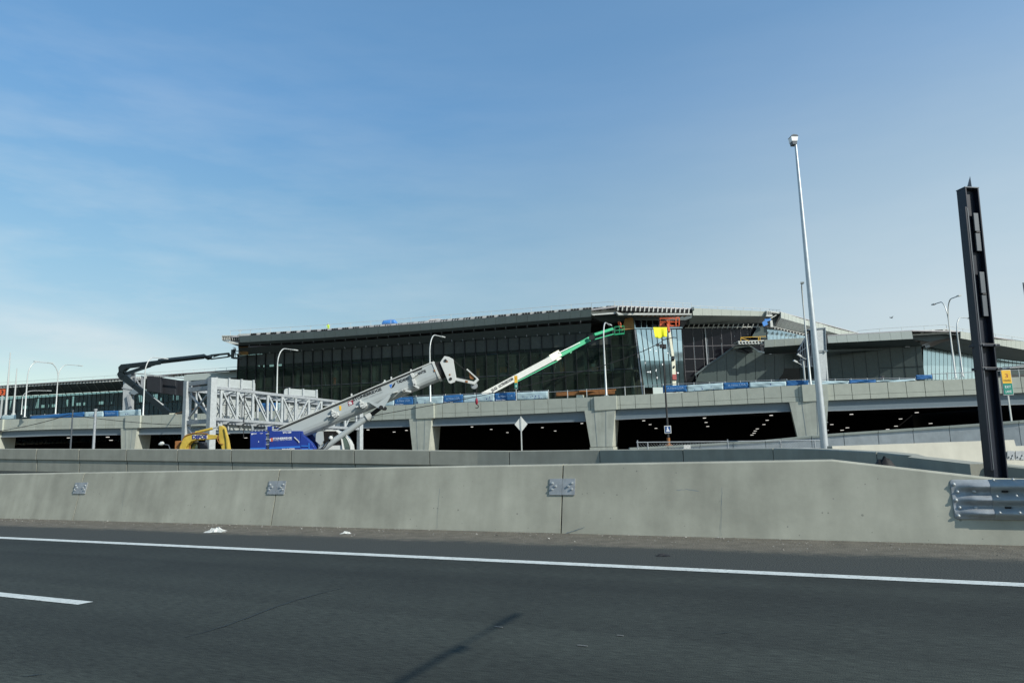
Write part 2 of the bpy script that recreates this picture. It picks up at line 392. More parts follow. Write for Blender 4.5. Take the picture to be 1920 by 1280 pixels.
def crack_and_shadow(pts, w0, name='crack_shadow_strip'):
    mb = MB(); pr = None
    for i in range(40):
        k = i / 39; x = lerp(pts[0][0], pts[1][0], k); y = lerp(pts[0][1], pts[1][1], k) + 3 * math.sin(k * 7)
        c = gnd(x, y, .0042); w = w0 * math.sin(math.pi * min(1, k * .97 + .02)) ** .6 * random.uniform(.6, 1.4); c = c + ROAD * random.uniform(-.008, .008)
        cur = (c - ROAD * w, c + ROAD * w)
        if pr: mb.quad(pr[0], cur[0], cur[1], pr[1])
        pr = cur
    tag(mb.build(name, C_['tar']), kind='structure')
C_['tar'] = mat('dark seal and arm shadow', (.016, .019, .018), .6)  # tar: crack seal, and the painted lamp arm shadow
crack_and_shadow(((340, 1195), (648, 1098)), .011)  # painted shadow: a lamp arm's shadow drawn as a dark strip
crack_and_shadow(((20, 1262), (118, 1268)), .012); crack_and_shadow(((1310, 1182), (1420, 1190)), .006)
# grit on the shoulder
gm = MB()
for i in range(2600):
    t = random.uniform(-9, 22); n = N_BAR - .05 - abs(random.gauss(0, .5)); s = random.uniform(.004, .011) if random.random() < .9 else random.uniform(.012, .024)
    if n < N_LINE + .1: continue
    c = rd(t, n, .013)
    gm.add([c + V((random.uniform(-s, s), random.uniform(-s, s), random.uniform(0, s))) for _ in range(4)], [(0, 1, 2), (0, 2, 3), (0, 1, 3), (1, 2, 3)])
tag(gm.build('loose_grit', C_['stone']), kind='stuff')
# litter ------------------------------------------------------------------
def crumple(c, sx, sy, sz, n=9):
    mb = MB(); vs = []; N = n
    for j in range(N):
        for i in range(N):
            u, v = i / (N - 1) - .5, j / (N - 1) - .5
            hgt = max(0, 1 - (u * u + v * v) * 3.4)
            vs.append(V(c) + V((u * sx * (1 + random.uniform(-.25, .25)), v * sy * (1 + random.uniform(-.3, .3)), sz * hgt * random.uniform(.3, 1.1) + .012)))
    mb.add(vs, [(j * N + i, j * N + i + 1, (j + 1) * N + i + 1, (j + 1) * N + i) for j in range(N - 1) for i in range(N - 1)])
    return mb
tag(crumple(gnd(405, 998), .36, .16, .10).build('plastic_bag', C_['litter']), 'crumpled white plastic bag lying on the dirty shoulder, larger of two', 'litter')
tag(crumple(gnd(648, 1001), .17, .09, .05, 7).build('plastic_scrap', C_['litter']), 'small white plastic scrap on the shoulder right of the bag', 'litter')
tag(crumple(gnd(1243, 1043), .16, .12, .03, 5).build('rubber_scrap', C_['rubber']), 'small black scrap on the asphalt shoulder near the white line', 'litter')
tag(crumple(gnd(1057 - 400, 983.5), .12, .1, .03, 5).build('dark_debris', C_['rubber']) , 'flat dark debris against the foot of the near concrete barrier', 'litter')
for k, (px, py, w) in enumerate(((935, 1176, .10), (1163, 1192, .07), (1092, 1211, .11))):
    mb = MB(); c = gnd(px, py); 
    mb.box(c + UP * .006, (w * .7, .014, .004), ROAD, NRM, UP)
    tag(mb.build('paint_fleck', C_['fleck']), ('pale fleck on the asphalt just beyond the lamp shadow tip', 'smallest pale fleck on the asphalt, right of the arm shadow', 'pale fleck on the asphalt nearest the camera')[k], 'fleck')

# ------------------------------------------------------------------ near barrier (precast sections)
BH = 1.11; BT = .24; TW = .28
tj = [tn(onplane(x, y, tuple(rd(0, N_BAR + .05))[:2], tuple(rd(1, N_BAR + .05))[:2]))[0] for x, y in ((141, 950), (511, 965), (1053, 985))]
def bar_top(t):
    tab = [(TEND - .4, BH - .34), (T_TAPER0, BH), (T_TAPER0 + .01, BH)]
    return BH if t > T_TAPER0 else max(BH - .30, lerp(BH - .30, BH, (t - TEND) / (T_TAPER0 - TEND)))
T_TAPER0 = tn(at(1570, 864, at(1055, 1000, 1).y and 9.4))[0]
pA, pB = tuple(rd(0, N_BAR + BT))[:2], tuple(rd(1, N_BAR + BT))[:2]
T_TAPER0 = tn(onplane(1560, 864, pA, pB))[0]; TEND = tn(onplane(1895, 897, pA, pB))[0]
def barrier_section(t0, t1, label, plates=()):
    o = thing('concrete_barrier', label, 'barrier', rd((t0 + t1) / 2, N_BAR + .2), 'precast sections of the near barrier')
    mb = MB(); n = 14; g_ = .012
    ts = [lerp(t0 + g_, t1 - g_, i / n) for i in range(n + 1)]
    if t1 <= T_TAPER0 + .5 or t0 < T_TAPER0: ts = sorted(set(ts + [T_TAPER0])) if t0 < T_TAPER0 < t1 else ts
    prof = []
    for t in ts:
        h = bar_top(t); b = BT * h / BH
        prof.append([rd(t, N_BAR, -.03), rd(t, N_BAR + b - .012, h - .02), rd(t, N_BAR + b + .012, h), rd(t, N_BAR + b + TW - .012, h), rd(t, N_BAR + b + TW, h - .02), rd(t, N_BAR + b + TW, -.03)])
    vs = [p for r_ in prof for p in r_]; k = 6
    fs = [(i * k + j, i * k + j + 1, (i + 1) * k + j + 1, (i + 1) * k + j) for i in range(len(ts) - 1) for j in range(k - 1)]
    mb.add(vs, fs); mb.add(prof[0], [tuple(range(6))]); mb.add(prof[-1], [tuple(range(6))])
    mb.build('wall_section', C_['conc'], o)
    nf = (V(NRM) * -BH + UP * BT).normalized()
    sl = (UP * BH + NRM * BT).normalized()
    for tp, side in plates:
        pm = MB(); c = rd(tp + side * .115, N_BAR + BT * .71 / BH * 1.0, .745) + nf * .006
        pm.box(c, (.225, .012, .27), ROAD, nf, sl)
        pl = pm.build('connector_plate', C_['galvd'], o)
        for du, dv in ((.06, .05), (.06, -.05), (0, 0)):
            bmb = MB(); cc = c + ROAD * (side * du * 1.0) + sl * (dv + .01)
            bmb.cyl(cc, cc + nf * .03, .017, 6); bmb.cyl(cc, cc + nf * .012, .024, 10); bmb.build('bolt', C_['galv'], pl)
barrier_section(tj[0], tj[0] + 12, 'leftmost concrete barrier section beyond the first bolted steel plate', [(tj[0], 1)])
barrier_section(tj[1], tj[0], 'plain concrete barrier section between the left and middle bolted plates', [(tj[0], -1), (tj[1], 1)])
barrier_section(tj[2], tj[1], 'streaked concrete barrier section between the middle and right bolted plates', [(tj[1], -1), (tj[2], 1)])
barrier_section(TEND - .35, tj[2], 'long concrete barrier section whose top tapers down behind the guardrail end', [(tj[2], -1)])
barrier_section(TEND - 5, TEND - .36, 'low end of the concrete barrier running behind the guardrail at the right edge')

_nf = (V(NRM) * -BH + UP * BT).normalized()
def face(x, y):
    d = ray(x, y); return CAM + d * ((rd(0, N_BAR) - CAM).dot(_nf) / d.dot(_nf)) + _nf * .003
for k, pts in enumerate((((829, 882), (823, 930), (819, 990)), ((1354, 890), (1353, 950), (1352, 1004)), ((1268, 919), (1288, 917), (1310, 920)), ((1062, 999), (1078, 994), (1096, 988)), ((236, 890), (232, 930), (226, 974)))):
    mb = MB(); f = [face(*q) for q in pts]; w = (.0022, .0022, .003, .004, .0018)[k]; n = 14; pr = None
    for i in range(n + 1):
        u = i / n * (len(f) - 1); j = min(int(u), len(f) - 2); c = f[j].lerp(f[j + 1], u - j); d = (f[j + 1] - f[j]).normalized(); s = d.cross(_nf); c = c + s * random.uniform(-.006, .006); ww = w * random.uniform(.5, 1.3); cur = (c - s * ww, c + s * ww)
        if pr: mb.quad(pr[0], cur[0], cur[1], pr[1])
        pr = cur
    sec = [q for q in bpy.data.objects if q.name.startswith('concrete_barrier')]; sec = sec[(2, 3, 3, 3, 1)[k]]
    mb.build('hairline_crack', C_['steel'], sec)
# thrie beam guardrail end ------------------------------------------------
def thrie():
    n0 = N_BAR + .10; NB = lambda z: N_BAR + BT * z / BH - .088
    fA, fB = tuple(rd(0, n0))[:2], tuple(rd(1, n0))[:2]
    pl = onplane(1781, 902, fA, fB); t0 = tn(pl)[0]; zt = onplane(1845, 899, fA, fB).z; zb = onplane(1845, 973, fA, fB).z
    t1 = tn(onplane(1857, 900, fA, fB))[0]
    o = thing('guardrail', 'galvanised corrugated guardrail end bolted to the concrete barrier', 'guardrail', rd(t1, n0, 0))
    H = zt - zb; m = 40; mb = MB()
    def wave(s, amp):   # s 0..1 over the height, three humps
        return amp * (.5 - .5 * math.cos(s * 3 * 2 * math.pi))
    cols = []
    steps = [0, .015, .03, .06, .10, .16, .24, .34, .46, .6, .8, 1.0]
    for f in steps: cols.append((lerp(t0, t1, f), .012 + .082 * min(1, max(0, f - .10) / .5) ** 1.2, f))
    for f in (0.001, .3, 1, 2.2, 3.5): cols.append((t1 - f, .094, 1 + f))
    vs = []
    for t, a, f in cols:
        for j in range(m + 1):
            s = j / m; w = wave(s, a)
            z_ = lerp(zb, zt, s) + (0 if f > .06 else (.5 - s) * .06 * (1 - f / .06)); vs.append(rd(t, NB(z_) + .075 - w if f > .0 else NB(z_) + .08, z_))
    mb.add(vs, [(i * (m + 1) + j, i * (m + 1) + j + 1, (i + 1) * (m + 1) + j + 1, (i + 1) * (m + 1) + j) for i in range(len(cols) - 1) for j in range(m)], True)
    sh = mb.build('end_shoe', C_['galvd'], o); md = sh.modifiers.new('thick', 'SOLIDIFY'); md.thickness = .006
    # lapped rail
    mb = MB(); vs = []; cs = [t1 + .01, t1 - 2, t1 - 5]
    for t in cs:
        for j in range(m + 1):
            s = j / m; z_ = lerp(zb, zt, s); vs.append(rd(t, NB(z_) + .068 - wave(s, .094), z_))
    mb.add(vs, [(i * (m + 1) + j, i * (m + 1) + j + 1, (i + 1) * (m + 1) + j + 1, (i + 1) * (m + 1) + j) for i in range(len(cs) - 1) for j in range(m)], True)
    ra = mb.build('rail_beam', C_['galv'], o); md = ra.modifiers.new('thick', 'SOLIDIFY'); md.thickness = .006
    def bolt(px, py, p, r=.024):
        q = onplane(px, py, fA, fB); t = tn(q)[0]; bb = MB()
        f = max(0, (t0 - t) / (t0 - t1)); a = .094 if f > 1 else .012 + .082 * min(1, max(0, f - .10) / .5) ** 1.2
        s = (q.z - zb) / H; c = rd(t, NB(q.z) + .07 - wave(min(1, max(0, s)), a), q.z)
        bb.tube([c, c - NRM * .012, c - NRM * .018], [r, r * .8, r * .3], 10); bb.build('bolt', C_['galv'], p)
    for p in ((1789, 908), (1792, 937), (1796, 966), (1827, 921), (1829, 951), (1796, 922), (1799, 951)): bolt(*p, sh)
    for p in ((1864, 900), (1901, 899), (1868, 930), (1905, 929), (1871, 959), (1908, 959)): bolt(*p, ra, .018)
    for p in ((1884, 921), (1889, 951)):
        q = onplane(*p, fA, fB); t = tn(q)[0]; bb = MB(); s = (q.z - zb) / H; c = rd(t, NB(q.z) + .06 - wave(s, .094), q.z)
        bb.box(c, (.07, .02, .025), ROAD, NRM, UP); bb.build('slot', C_['black'], ra)
    return o
thrie()

# ------------------------------------------------------------------ ramp barrier behind
NB2 = 22.0
b2n = [(-250, 22), (900, 22), (1125, 21.6), (1300, 20.6), (1450, 19), (1645, 15.6), (1850, 12.4), (2000, 12.0)]
b2z = [(-250, 839), (0, 841), (640, 842.5), (950, 845), (1125, 843), (1450, 840), (1540, 841.5), (1645, 847), (1850, 869), (2000, 885), (2200, 915)]
def n_at(px, n):
    d = ray(px, 835 - .03 * (px - 960)); d = V((d.x, d.y, 0)); return d * (n / d.dot(NRM))
seams2 = [-100, -10, 70, 150, 239, 335, 436, 548, 666, 807, 956, 1125, 1281, 1451, 1645, 1850, 1990]
o = thing('ramp_barrier', 'long grey concrete ramp barrier with jointed panels behind the near barrier', 'barrier', n_at(700, 22))
for a, b in zip(seams2[:-1], seams2[1:]):
    mb = MB(); K = 5; cols = []
    e = .9 if (b - a) > 60 else .5
    for i in range(K + 1):
        px = lerp(a + e, b - e, i / K); n = interp(b2n, px); p = n_at(px, n)
        d = n_at(px + 1, interp(b2n, px + 1)) - n_at(px - 1, interp(b2n, px - 1)); d.normalize(); nn = V((-d.y, d.x, 0))
        if nn.y < 0: nn = -nn
        yt = interp(b2z, px); zt = at(px, yt, p.y).z; p.z = 0
        st = .52
        cols.append([p + UP * (zt - 1.25), p + nn * .0 + UP * (zt - st - .05), p - nn * .06 + UP * (zt - st), p - nn * .06 + UP * (zt - .02), p - nn * .04 + UP * zt, p + nn * .28 + UP * zt, p + nn * .28 + UP * (zt - 1.25)])
    k = 7; vs = [q for c in cols for q in c]
    mb.add(vs, [(i * k + j, i * k + j + 1, (i + 1) * k + j + 1, (i + 1) * k + j) for i in range(K) for j in range(k - 1)])
    mb.add(cols[0], [tuple(range(k))]); mb.add(cols[-1], [tuple(range(k))])
    mb.build('barrier_panel', C_['conc2'], o)
# ramp road surface behind (embankment)
mb = MB(); pr = None
for px in range(-250, 1300, 60):
    p = n_at(px, interp(b2n, px)); z = at(px, interp(b2z, px), p.y).z - 1.12; q = p + NRM * 8; p = p - NRM * .9; p.z = z; q.z = z
    b0 = p - NRM * 2.5; b0.z = -.05; b1 = q + NRM * 4; b1.z = -.05
    cur = (b0, p, q, b1)
    if pr:
        for i in range(3): mb.quad(pr[i], cur[i], cur[i + 1], pr[i + 1])
    pr = cur
struct('ramp_road', mb, C_['asph'])
# dark dirt mound in the gore
mb = MB(); c = gnd(1655, 872, .1); c = at(1658, 866, 12.2); 
vs = []; 
for j in range(7):
    for i in range(16):
        a = i / 16 * 2 * math.pi; r_ = j / 6
        vs.append(V((c.x + math.cos(a) * .34 * r_, c.y + math.sin(a) * .3 * r_, 0)) + UP * ((c.z + .07) * (1 - r_ ** 3) * random.uniform(.94, 1.04)))
mb.add(vs, [(j * 16 + i, j * 16 + (i + 1) % 16, (j + 1) * 16 + (i + 1) % 16, (j + 1) * 16 + i) for j in range(6) for i in range(16)], True)
tag(mb.build('sandbag', C_['rubber']), 'dark rounded sandbag mound between the two barriers at right', 'sandbag')

# pale beige barrier further right ----------------------------------------
o = thing('median_barrier', 'pale beige sunlit concrete barrier behind the dark sign post', 'barrier', V((at(1750, 850, 26).x, 26, 0)))
bY = [(1560, 24.5), (2100, 28)]
for a, b in ((1560, 1903), (1903.8, 2080)):
    mb = MB(); A = at(a, 836, interp(bY, a)); B = at(b, 836 - (b - 1560) * .001, interp(bY, b)); B.z = A.z
    d = (B - A).normalized(); nn = V((-d.y, d.x, 0)); nn = nn if nn.y > 0 else -nn
    mb.hexa([A - UP * (A.z + .05) - nn * .18, B - UP * (B.z + .05) - nn * .18, B - UP * (B.z + .05) + nn * .3, A - UP * (A.z + .05) + nn * .3], [A, B, B + nn * .25, A + nn * .25])
    mb.build('barrier_section', C_['beige'], o)
for a, b in ((1889, 1902.5), (1904.5, 1921)):
    mb = MB(); A = [at(x, y, interp(bY, x) - .19) for x, y in ((a, 862), (b, 862), (b, 845), (a, 845))]; mb.prism(A, (0, .03, 0)); pl = mb.build('connector_plate', C_['galvd'], o)
    for x, y in ((lerp(a, b, .25), 856), (lerp(a, b, .75), 853), (lerp(a, b, .6), 858)):
        mb = MB(); p = at(x, y, interp(bY, x) - .2); mb.cyl(p, p - V((0, .05, 0)), .03, 8); mb.build('bolt', C_['galv'], pl)

# blue grey ramp wall -----------------------------------------------------
rwY = [(1180, 49.5), (1550, 44), (1920, 39.5), (2200, 36.5)]
rwT = [(1180, 839), (1212, 838), (1440, 824.5), (1550, 813.5), (1837, 794), (1920, 787.5), (2200, 766)]
o = thing('ramp_wall', 'bluish grey panelled concrete wall rising to the right under the bridge', 'wall', V((at(1700, 830, 42).x, 42, 0)))
sm = [1180, 1252, 1312, 1374, 1435, 1464, 1521, 1581.5, 1645.5, 1711, 1779, 1845, 1909, 1985, 2070, 2180]
for a, b in zip(sm[:-1], sm[1:]):
    mb = MB(); A = at(a + .7, interp(rwT, a), lambda x: interp(rwY, x)); B = at(b - .7, interp(rwT, b), lambda x: interp(rwY, x))
    lo = V((0, 0, 0))
    fA, fB = V((A.x, A.y, -.05)), V((B.x, B.y, -.05)); th = V((0, .35, 0))
    mb.hexa([fA, fB, fB + th, fA + th], [A - UP * .13, B - UP * .13, B + th - UP * .13, A + th - UP * .13])
    mb.build('wall_panel', C_['wconc'], o)
    mb = MB(); k = V((0, -.06, 0)); mb.hexa([A - UP * .13 + k, B - UP * .13 + k, B + th - UP * .13 - k, A + th - UP * .13 - k], [A + k, B + k, B + th - k, A + th - k])
    mb.build('coping', C_['bconc'], o)
# chain link fence in front of it
fY = 33.0
o = thing('chain_link_fence', 'low chain link fence with galvanised rails before the bluish ramp wall', 'fence', V((at(1370, 836, fY).x, fY, 0)))
def fy(x): return interp([(1195, 829), (1550, 825)], x)
mb = MB(); mb.tube([at(1193, fy(1193), fY), at(1552, fy(1552), fY)], .022, 8); mb.build('top_rail', C_['galvd'], o)
zb_ = .85
mb = MB(); A = at(1195, 842, fY); B = at(1552, 842, fY)
mb.tube([V((A.x, fY, .92)), V((B.x, fY, .92))], .018, 8); mb.build('bottom_rail', C_['galvd'], o)
for x in (1195, 1214, 1364, 1463, 1527, 1551):
    t = at(x, fy(x) - (4 if x in (1195, 1364) else 0), fY); mb = MB(); mb.cyl(V((t.x, fY, 0)), t, .03, 8); mb.build('fence_post', C_['galvd'], o)
mb = MB(); x0, x1 = A.x, B.x; zt_ = at(1370, fy(1370), fY).z; n = int((x1 - x0) / .13); h = zt_ - .2
for i in range(-4, n):
    for sgn in (1, -1):
        xa = x0 + i * .13 + (0 if sgn > 0 else h); xb = xa + sgn * h
        if min(xa, xb) < x0 or max(xa, xb) > x1: continue
        p = V((xa, fY + .03, .2)); q = V((xb, fY + .03, zt_)); mb.bar(p, q, .008)
mb.build('wire_mesh', C_['galvd'], o)
mb = MB(); mb.ppx([(1282, 834), (1295, 834), (1295, 841.5), (1282, 841.5)], 33.4, .06); tag(mb.build('notice_board', C_['white']), 'small blank white board on the ground behind the chain link fence', 'sign')

# ------------------------------------------------------------------ elevated road
bp = [(-260, 116), (-150, 110), (0, 104), (245, 97), (517, 90), (790, 83), (1128, 75.5), (1530, 69), (1920, 65), (2300, 61), (2500, 59)]
btop = [(-260, 798), (0, 786.5), (245, 779.5), (517, 770.5), (691, 762), (808, 756.5), (930, 752), (1101, 745), (1300, 734.6), (1480, 723), (1595, 719), (1750, 713), (1920, 706.5), (2500, 684)]
bbot = [(-260, 814), (0, 808), (100, 804.5), (245, 802), (517, 796), (677, 788.5), (860, 781.5), (1060, 772.5), (1156, 767), (1400, 757), (1555, 750.5), (1740, 743), (1920, 736), (2500, 716)]
bgir = [(-260, 826), (0, 820), (100, 816.5), (245, 815), (517, 811), (700, 801.6), (860, 797), (1094, 790), (1160, 786.5), (1484, 771), (1555, 770.5), (1920, 758), (2500, 738)]
def bYf(x): return interp(bp, x)
def bpt(x, z=0.0):
    Y = bYf(x); p = at(x, 800, Y); d = ray(x, 835 - .03 * (x - 960)); return V((d.x / d.y * Y, Y, z))
def bnorm(x):
    d = bpt(x + 8) - bpt(x - 8); n = V((d.y, -d.x, 0)).normalized(); return n if n.y < 0 else -n
def bz(tab, x): return at(x, interp(tab, x), bYf(x)).z
# arc length samples
samp = []; s_acc = 0; pv = None
for i in range(0, 2741):
    x = -250 + i; p = bpt(x)
    if pv is not None: s_acc += (p - pv).length
    samp.append((s_acc, x)); pv = p
def x_at_s(s): return interp(samp, s)
BR = thing('elevated_road', 'grey concrete elevated approach road on tapered piers before the terminal', 'bridge', bpt(1000))
piers = [(15 - 30, 36), (241, 42), (517, 46), (790, 51), (1128, 63), (1522, 73), (2030, 80)]
bumps = []
for px, w in piers: bumps.append((px - w * .14, px + w * .52))
up_ = MB(); lo_ = MB(); S = 0.0
while S < s_acc - 1.62:
    xa, xb = x_at_s(S + .025), x_at_s(S + 1.60); S += 1.625
    nA, nB = bnorm(xa), bnorm(xb); pA_, pB_ = bpt(xa), bpt(xb)
    for mb, t0, t1, o_ in ((up_, 0, .70, .12), (lo_, .715, 1, .13)):
        zA1, zA0 = [lerp(bz(btop, xa), bz(bbot, xa), k) for k in (t0, t1)]; zB1, zB0 = [lerp(bz(btop, xb), bz(bbot, xb), k) for k in (t0, t1)]
        a, b = pA_ + nA * o_, pB_ + nB * o_
        mb.hexa([a + UP * zA0, b + UP * zB0, b - nB * .12 + UP * zB0, a - nA * .12 + UP * zA0], [a + UP * zA1, b + UP * zB1, b - nB * .12 + UP * zB1, a - nA * .12 + UP * zA1])
up_.build('parapet_panels', C_['bconc'], BR); lo_.build('fascia_panels', C_['bconc'], BR)
core = MB(); gird = MB(); flange = MB(); deck = MB(); soff = MB(); pv = None; cop = MB()
for i in range(-14, 56):
    x = -250 + i * 49.5; n = bnorm(x); p = bpt(x); zt, zb, zg = bz(btop, x), bz(bbot, x), bz(bgir, x)
    far = 82; cur = dict(p=p, n=n, zt=zt, zb=zb, zg=zg)
    if pv:
        def seg(mb, o0, o1, k0, k1, e0=0, e1=0):
            A, B = pv, cur
            mb.hexa([A['p'] + A['n'] * o0 + UP * (A[k0] + e0), B['p'] + B['n'] * o0 + UP * (B[k0] + e0), B['p'] + B['n'] * o1 + UP * (B[k0] + e0), A['p'] + A['n'] * o1 + UP * (A[k0] + e0)],
                    [A['p'] + A['n'] * o0 + UP * (A[k1] + e1), B['p'] + B['n'] * o0 + UP * (B[k1] + e1), B['p'] + B['n'] * o1 + UP * (B[k1] + e1), A['p'] + A['n'] * o1 + UP * (A[k1] + e1)])
        seg(core, -.01, -.3, 'zb', 'zt', .02, -.01)
        seg(gird, -.25, -.6, 'zg', 'zb', .05, 0)
        seg(flange, -.12, -.75, 'zg', 'zg', 0, .05)
        A, B = pv, cur
        for z_, mb in ((-1.15, deck), (-1.45, soff)):
            mb.quad(A['p'] - A['n'] * .3 + UP * (A['zt'] + z_), B['p'] - B['n'] * .3 + UP * (B['zt'] + z_), B['p'] - B['n'] * .3 + V((0, far, B['zt'] + z_)), A['p'] - A['n'] * .3 + V((0, far, A['zt'] + z_)))
    pv = cur
core.build('parapet_core', C_['pconc'], BR); gird.build('edge_girder', C_['steel'], BR); flange.build('girder_flange', C_['galvd'], BR)
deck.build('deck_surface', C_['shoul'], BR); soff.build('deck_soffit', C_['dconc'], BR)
# back wall of the covered level
mb = MB()
for k in range(-14, 55):
    xa, xb = -250 + k * 49.5, -250 + (k + 1) * 49.5; a, b = bpt(xa), bpt(xb); e = V((0, 60, 0))
    mb.prism([a + e - UP * .1, b + e - UP * .1, b + e + UP * (bz(btop, xb) - 1.2), a + e + UP * (bz(btop, xa) - 1.2)], (0, .5, 0))
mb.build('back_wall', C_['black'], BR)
mb = MB(); a = bpt(2460); mb.prism([a + V((1, 0, 0)), a + V((1, 82, 0)), a + V((1, 82, 5)), a + V((1, 0, 5))], (.4, 0, 0)); mb.build('end_wall', C_['black'], BR)
mb = MB(); a = bpt(-943); mb.prism([a + V((-1, 0, 0)), a + V((-1, 82, 0)), a + V((-1, 82, 9)), a + V((-1, 0, 9))], (-.4, 0, 0)); mb.build('end_wall', C_['black'], BR)
mb = MB(); mb.prism([bpt(-250) + V((-20, 5, -.02)), bpt(2460) + V((20, 5, -.02)), bpt(2460) + V((20, 60, -.02)), bpt(-250) + V((-20, 60, -.02))], (0, 0, .03)); mb.build('lower_roadway', C_['asph'], BR)
for px, w in piers:
    Yp = bYf(px); W = w * Yp / F; n = bnorm(px); t = V((n.y, -n.x, 0)); t = t if t.x > 0 else -t
    zc = bz(bbot, px) - .02; c = bpt(px); dep = 2.6; mb = MB()
    f0 = c + n * .2
    def pier_poly(wt, z): return [f0 + t * (wt / 2 * i) - n * (dep * j) + UP * z for i, j in ((-1, 0), (1, 0), (1, 1), (-1, 1))]
    zm = zc - (zc) * .72
    wid = W * .92
    mb.hexa(pier_poly(wid * .70, 1.05), pier_poly(wid, zc))
    pr_ = mb.build('pier', C_['pconc'], BR)
    mb = MB(); mb.hexa([q + n * .05 * 0 for q in pier_poly(wid * .76, -.05)], pier_poly(wid * .76, 1.0)); mb.build('pier_base', C_['pconc'], pr_)
    for k in (-.18, .2):   # form joints: shallow raised strips of shadow-gap trim
        mb = MB(); b0 = f0 + t * (wid * k * .74) + n * .004 + UP * 1.06; b1 = f0 + t * (wid * k) + n * .004 + UP * (zc - .02); mb.bar(b0, b1, .05, .01, up=n); mb.build('joint', C_['steel'], pr_)
    # thickened parapet block at each pier
    xa, xb = px - w * .14, px + w * .52; mb = MB()
    A, B = bpt(xa), bpt(xb)
    zA1, zA0, zB1, zB0 = bz(btop, xa) + .03, bz(bbot, xa) - .02, bz(btop, xb) + .03, bz(bbot, xb) - .02
    mb.hexa([A + n * .36 + UP * zA0, B + n * .36 + UP * zB0, B - n * .1 + UP * zB0, A - n * .1 + UP * zA0], [A + n * .36 + UP * zA1, B + n * .36 + UP * zB1, B - n * .1 + UP * zB1, A - n * .1 + UP * zA1])
    bl = mb.build('parapet_block', C_['bconc'], BR)
# ceiling lights under the deck
lights = [('first open bay at the far left', [(129, 821), (202, 819.5), (208, 825.5)]),
 ('bay behind the excavator', [(428, 813), (461, 821)]),
 ('bay behind the crane boom', [(690, 806), (739, 810), (762, 807)]),
 ('bay behind the white diamond sign', [(885, 800.5), (921, 805), (951.4, 811), (1017, 801.7), (1041, 808), (1091, 794)]),
 ('bay behind the thin utility pole', [(1207, 789), (1219, 796), (1230, 803), (1321, 784), (1324, 792), (1327, 799.5), (1446, 779), (1438.5, 788), (1432.5, 796), (1420, 804), (1416, 808), (1414, 812), (1410, 815.6)]),
 ('bay right of the tall mast', [(1559.7, 796), (1579, 806.6), (1589, 802), (1596.5, 777), (1664.5, 805), (1680, 799), (1688.6, 785.5), (1719, 773.6), (1745, 794), (1824.6, 782)])]
ordn = ['first', 'second', 'third', 'fourth', 'fifth', 'sixth', 'seventh', 'eighth', 'ninth', 'tenth', 'eleventh', 'twelfth', 'thirteenth']
for nm, ls in lights:
    for k, (x, y) in enumerate(sorted(ls)):
        hor = 835 - .03 * (x - 960); Y = min(max((4.15 - HC) * F / max(1, hor - y), bYf(x) + 3), bYf(x) + 40)
        p = at(x, y, Y); q = 4.2 * Y / F; mb = MB()
        mb.box(p + UP * .04, (q, .4, .07)); 
        ho = mb.build('ceiling_light', C_['lamp'])
        tag(ho, f'lit ceiling light, {ordn[k]} from the left in the {nm}', 'ceiling light', 'lights on the ceiling under the elevated road')

# ------------------------------------------------------------------ bridge lamps
def lamp_mesh(single=True, H=8.3, arm=3.0):
    pm = MB(); pm.tube([(0, 0, 0), (0, 0, .02), (0, 0, H * .72)], [.13, .12, .075], 10); pm.box((0, 0, .03), (.4, .4, .06))
    arms = []
    for sgn in ((1,) if single else (1, -1)):
        a = MB(); pts = []
        for i in range(11):
            th = i / 10 * math.pi / 2; rx = arm * .45; rz = H * .28
            pts.append(V((0, sgn * rx * (1 - math.cos(th)), H * .72 + rz * math.sin(th))))
        pts.append(V((0, sgn * arm, H + .02)))
        a.tube(pts, [.07] * 9 + [.055] * 3, 8)
        hd = MB(); hd.prism([V((-.14, sgn * (arm - .25), H - .03)), V((.14, sgn * (arm - .25), H - .03)), V((.17, sgn * (arm + .55), H - .05)), V((-.17, sgn * (arm + .55), H - .05))], (0, 0, .12))
        arms.append((a, hd))
    return pm, arms
def make_lamp(label, single=True, H=8.3, arm=3.0, group='street lamps along the elevated road', name='street_lamp'):
    o = thing(name, label, 'street lamp', (0, 0, 0), group)
    pm, arms = lamp_mesh(single, H, arm); pm.build('pole', C_['pole'], o)
    for a, hd in arms:
        ar = a.build('lamp_arm', C_['pole'], o); hd.build('lamp_head', C_['pole'], ar)
    return o
def put(o, x, y, Y, azdeg):
    p = at(x, y, Y); o.location = p; o.rotation_euler = (0, 0, -R(azdeg)); return o
L0 = make_lamp('single arm lamp at far left beside the two tall bare poles')
put(L0, 46, 782, 102, 24)
for lab, x, y, az in (('single arm lamp in front of the black matrix sign', 268, 779, 24), ('single arm lamp rising behind the steel truss gantry', 518.5, 770, 26),
                      ('single arm lamp rising behind the crane boom tip', 807, 754, 24), ('single arm lamp in front of the green boom lift', 1137, 742, 22)):
    c = copy_tree(L0, (0, 0, 0)); c['label'] = lab; put(c, x, y, bYf(x) + .35, az)
L2 = make_lamp('twin arm lamp at left before the low glass concourse', False, 8.6, 3.6); put(L2, 104, 776, 118, 24)
L2b = copy_tree(L2, (0, 0, 0)); L2b['label'] = 'twin arm lamp at right before the pale blue glass wing'; put(L2b, 1792, 709, 78, 0); L2b.scale = (1, .62, 1.04)
s1 = make_lamp('short single arm lamp low behind the far left lamp', True, 5.2, 4.6, None); put(s1, 40, 777, 150, 60)
s2 = make_lamp('dark curved lamp standing past the twin lamp at right', True, 7.4, 3.2, None); put(s2, 1805, 706, 84, 60)
s3 = make_lamp('thin lamp seen edge on between the mast and black matrix sign', True, 10.2, 1.6, None); put(s3, 1520, 722, bYf(1520) + 1, 200)
